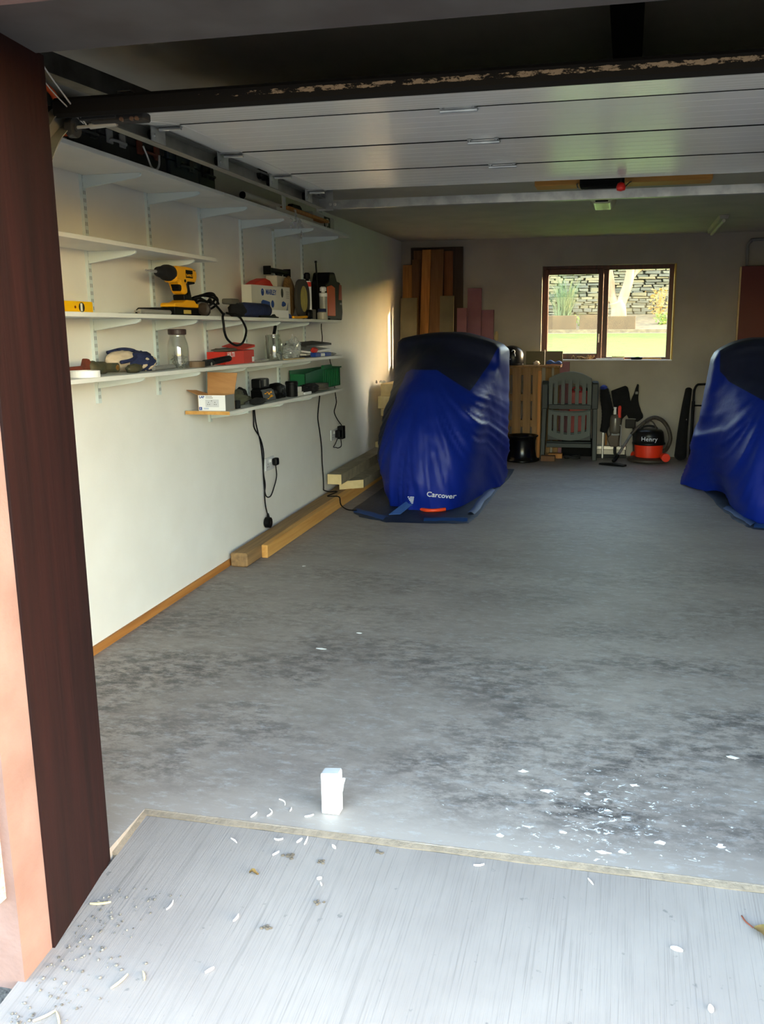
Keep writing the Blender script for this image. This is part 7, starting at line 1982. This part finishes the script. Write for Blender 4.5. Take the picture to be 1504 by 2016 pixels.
for i, (x, y, L, a) in enumerate([(0.968, 1.875, .055, .3), (1.16, 1.652, .05, 1.2), (1.209, 1.679, .03, 2.2), (1.04, 1.53, .05, .8), (1.076, 1.53, .05, 2.3)]):
    solo('straw', shaving(x, y, az, L, 0.4, 0.0025, a), M_straw, 'dry yellow straw blade on the concrete, ' + ['right beside the foot of the dark post', 'slanting, second from the right of the blades', 'rightmost of the blades', 'leftmost of the blades, at the bottom edge', 'second from the left, at the bottom edge'][i], 'straw', 'straw blades on the concrete')
# fallen leaves
def leaf_bm(x, y, L, W_, a):
    b_ = NB()
    n = 10
    pv = None
    for k in range(n + 1):
        u = k / n
        w_ = W_ * math.sin(math.pi * (0.06 + 0.9 * u)) * (0.8 + 0.35 * abs(math.sin(u * 9)))
        c = Vector((x + L * (u - .5) * math.cos(a), y + L * (u - .5) * math.sin(a)))
        nx, ny = -math.sin(a), math.cos(a)
        z = az(c.y) + 0.004 + 0.006 * math.sin(u * 5)
        q = [b_.verts.new((c.x + nx * w_, c.y + ny * w_, z + 0.006)), b_.verts.new((c.x, c.y, z)), b_.verts.new((c.x - nx * w_, c.y - ny * w_, z + 0.008))]
        if pv:
            b_.faces.new((pv[0], pv[1], q[1], q[0])); b_.faces.new((pv[1], pv[2], q[2], q[1]))
        pv = q
    return b_
t = thing('fallen_leaf', 'brown and green curled leaf with a stalk lying at the right of the concrete', 'leaf', (2.68, 2.09, az(2.09)))
ob('blade', leaf_bm(2.69, 2.085, 0.075, 0.024, -0.5), M_leafbr, t, w=True, smooth=True)
bm = NB(); tube(bm, [(2.655, 2.105, az(2.1) + 0.006), (2.64, 2.125, az(2.12) + 0.004), (2.632, 2.145, az(2.14) + 0.003)], 0.0018, 6); ob('stalk', bm, M_rust, t, w=True, smooth=True)
solo('fallen_leaf', leaf_bm(1.333, 2.057, 0.026, 0.008, 0.2), M_leafbr, 'tiny brown leaf on the concrete left of the dirt clumps', 'leaf', smooth=True)
for i, (x, y, s_) in enumerate([(1.407, 2.151, 0.022), (1.498, 2.136, 0.016), (1.652, 2.205, 0.016), (1.436, 1.879, 0.016), (1.55, 1.99, 0.013)]):
    b_ = NB()
    for k in range(7):
        blob(b_, (x + r4.gauss(0, s_ * .6), y + r4.gauss(0, s_ * .35), az(y) + 0.002), (s_ * .32, s_ * .25, 0.003), k + i * 9, 0.4, 2, 1, zmin=az(y) - 0.001)
    solo('dirt_clump', b_, M_dirt, 'crumbled clump of dirt on the pale concrete, ' + ['leftmost of the three by the threshold', 'middle one of the three by the threshold', 'rightmost of the three by the threshold', 'nearest the bottom of the photo', 'round, between the threshold row and the lowest one'][i], 'dirt', 'dirt clumps on the concrete', kind='stuff')
b_ = NB()
for k in range(160):
    x = 0.955 + abs(r4.gauss(0, 0.10)); y = 1.50 + 0.45 * r4.random()
    s_ = r4.uniform(0.0015, 0.005)
    blob(b_, (x, y, az(y) + s_ * 0.5), (s_, s_, s_ * .7), k, 0.3, 2, 1)
solo('grit', b_, mat('grit', (124, 120, 114), 0.9, col2=(70, 66, 62), scale=120), 'scattered pale grit at the foot of the pink and brown door post', 'grit', kind='stuff')
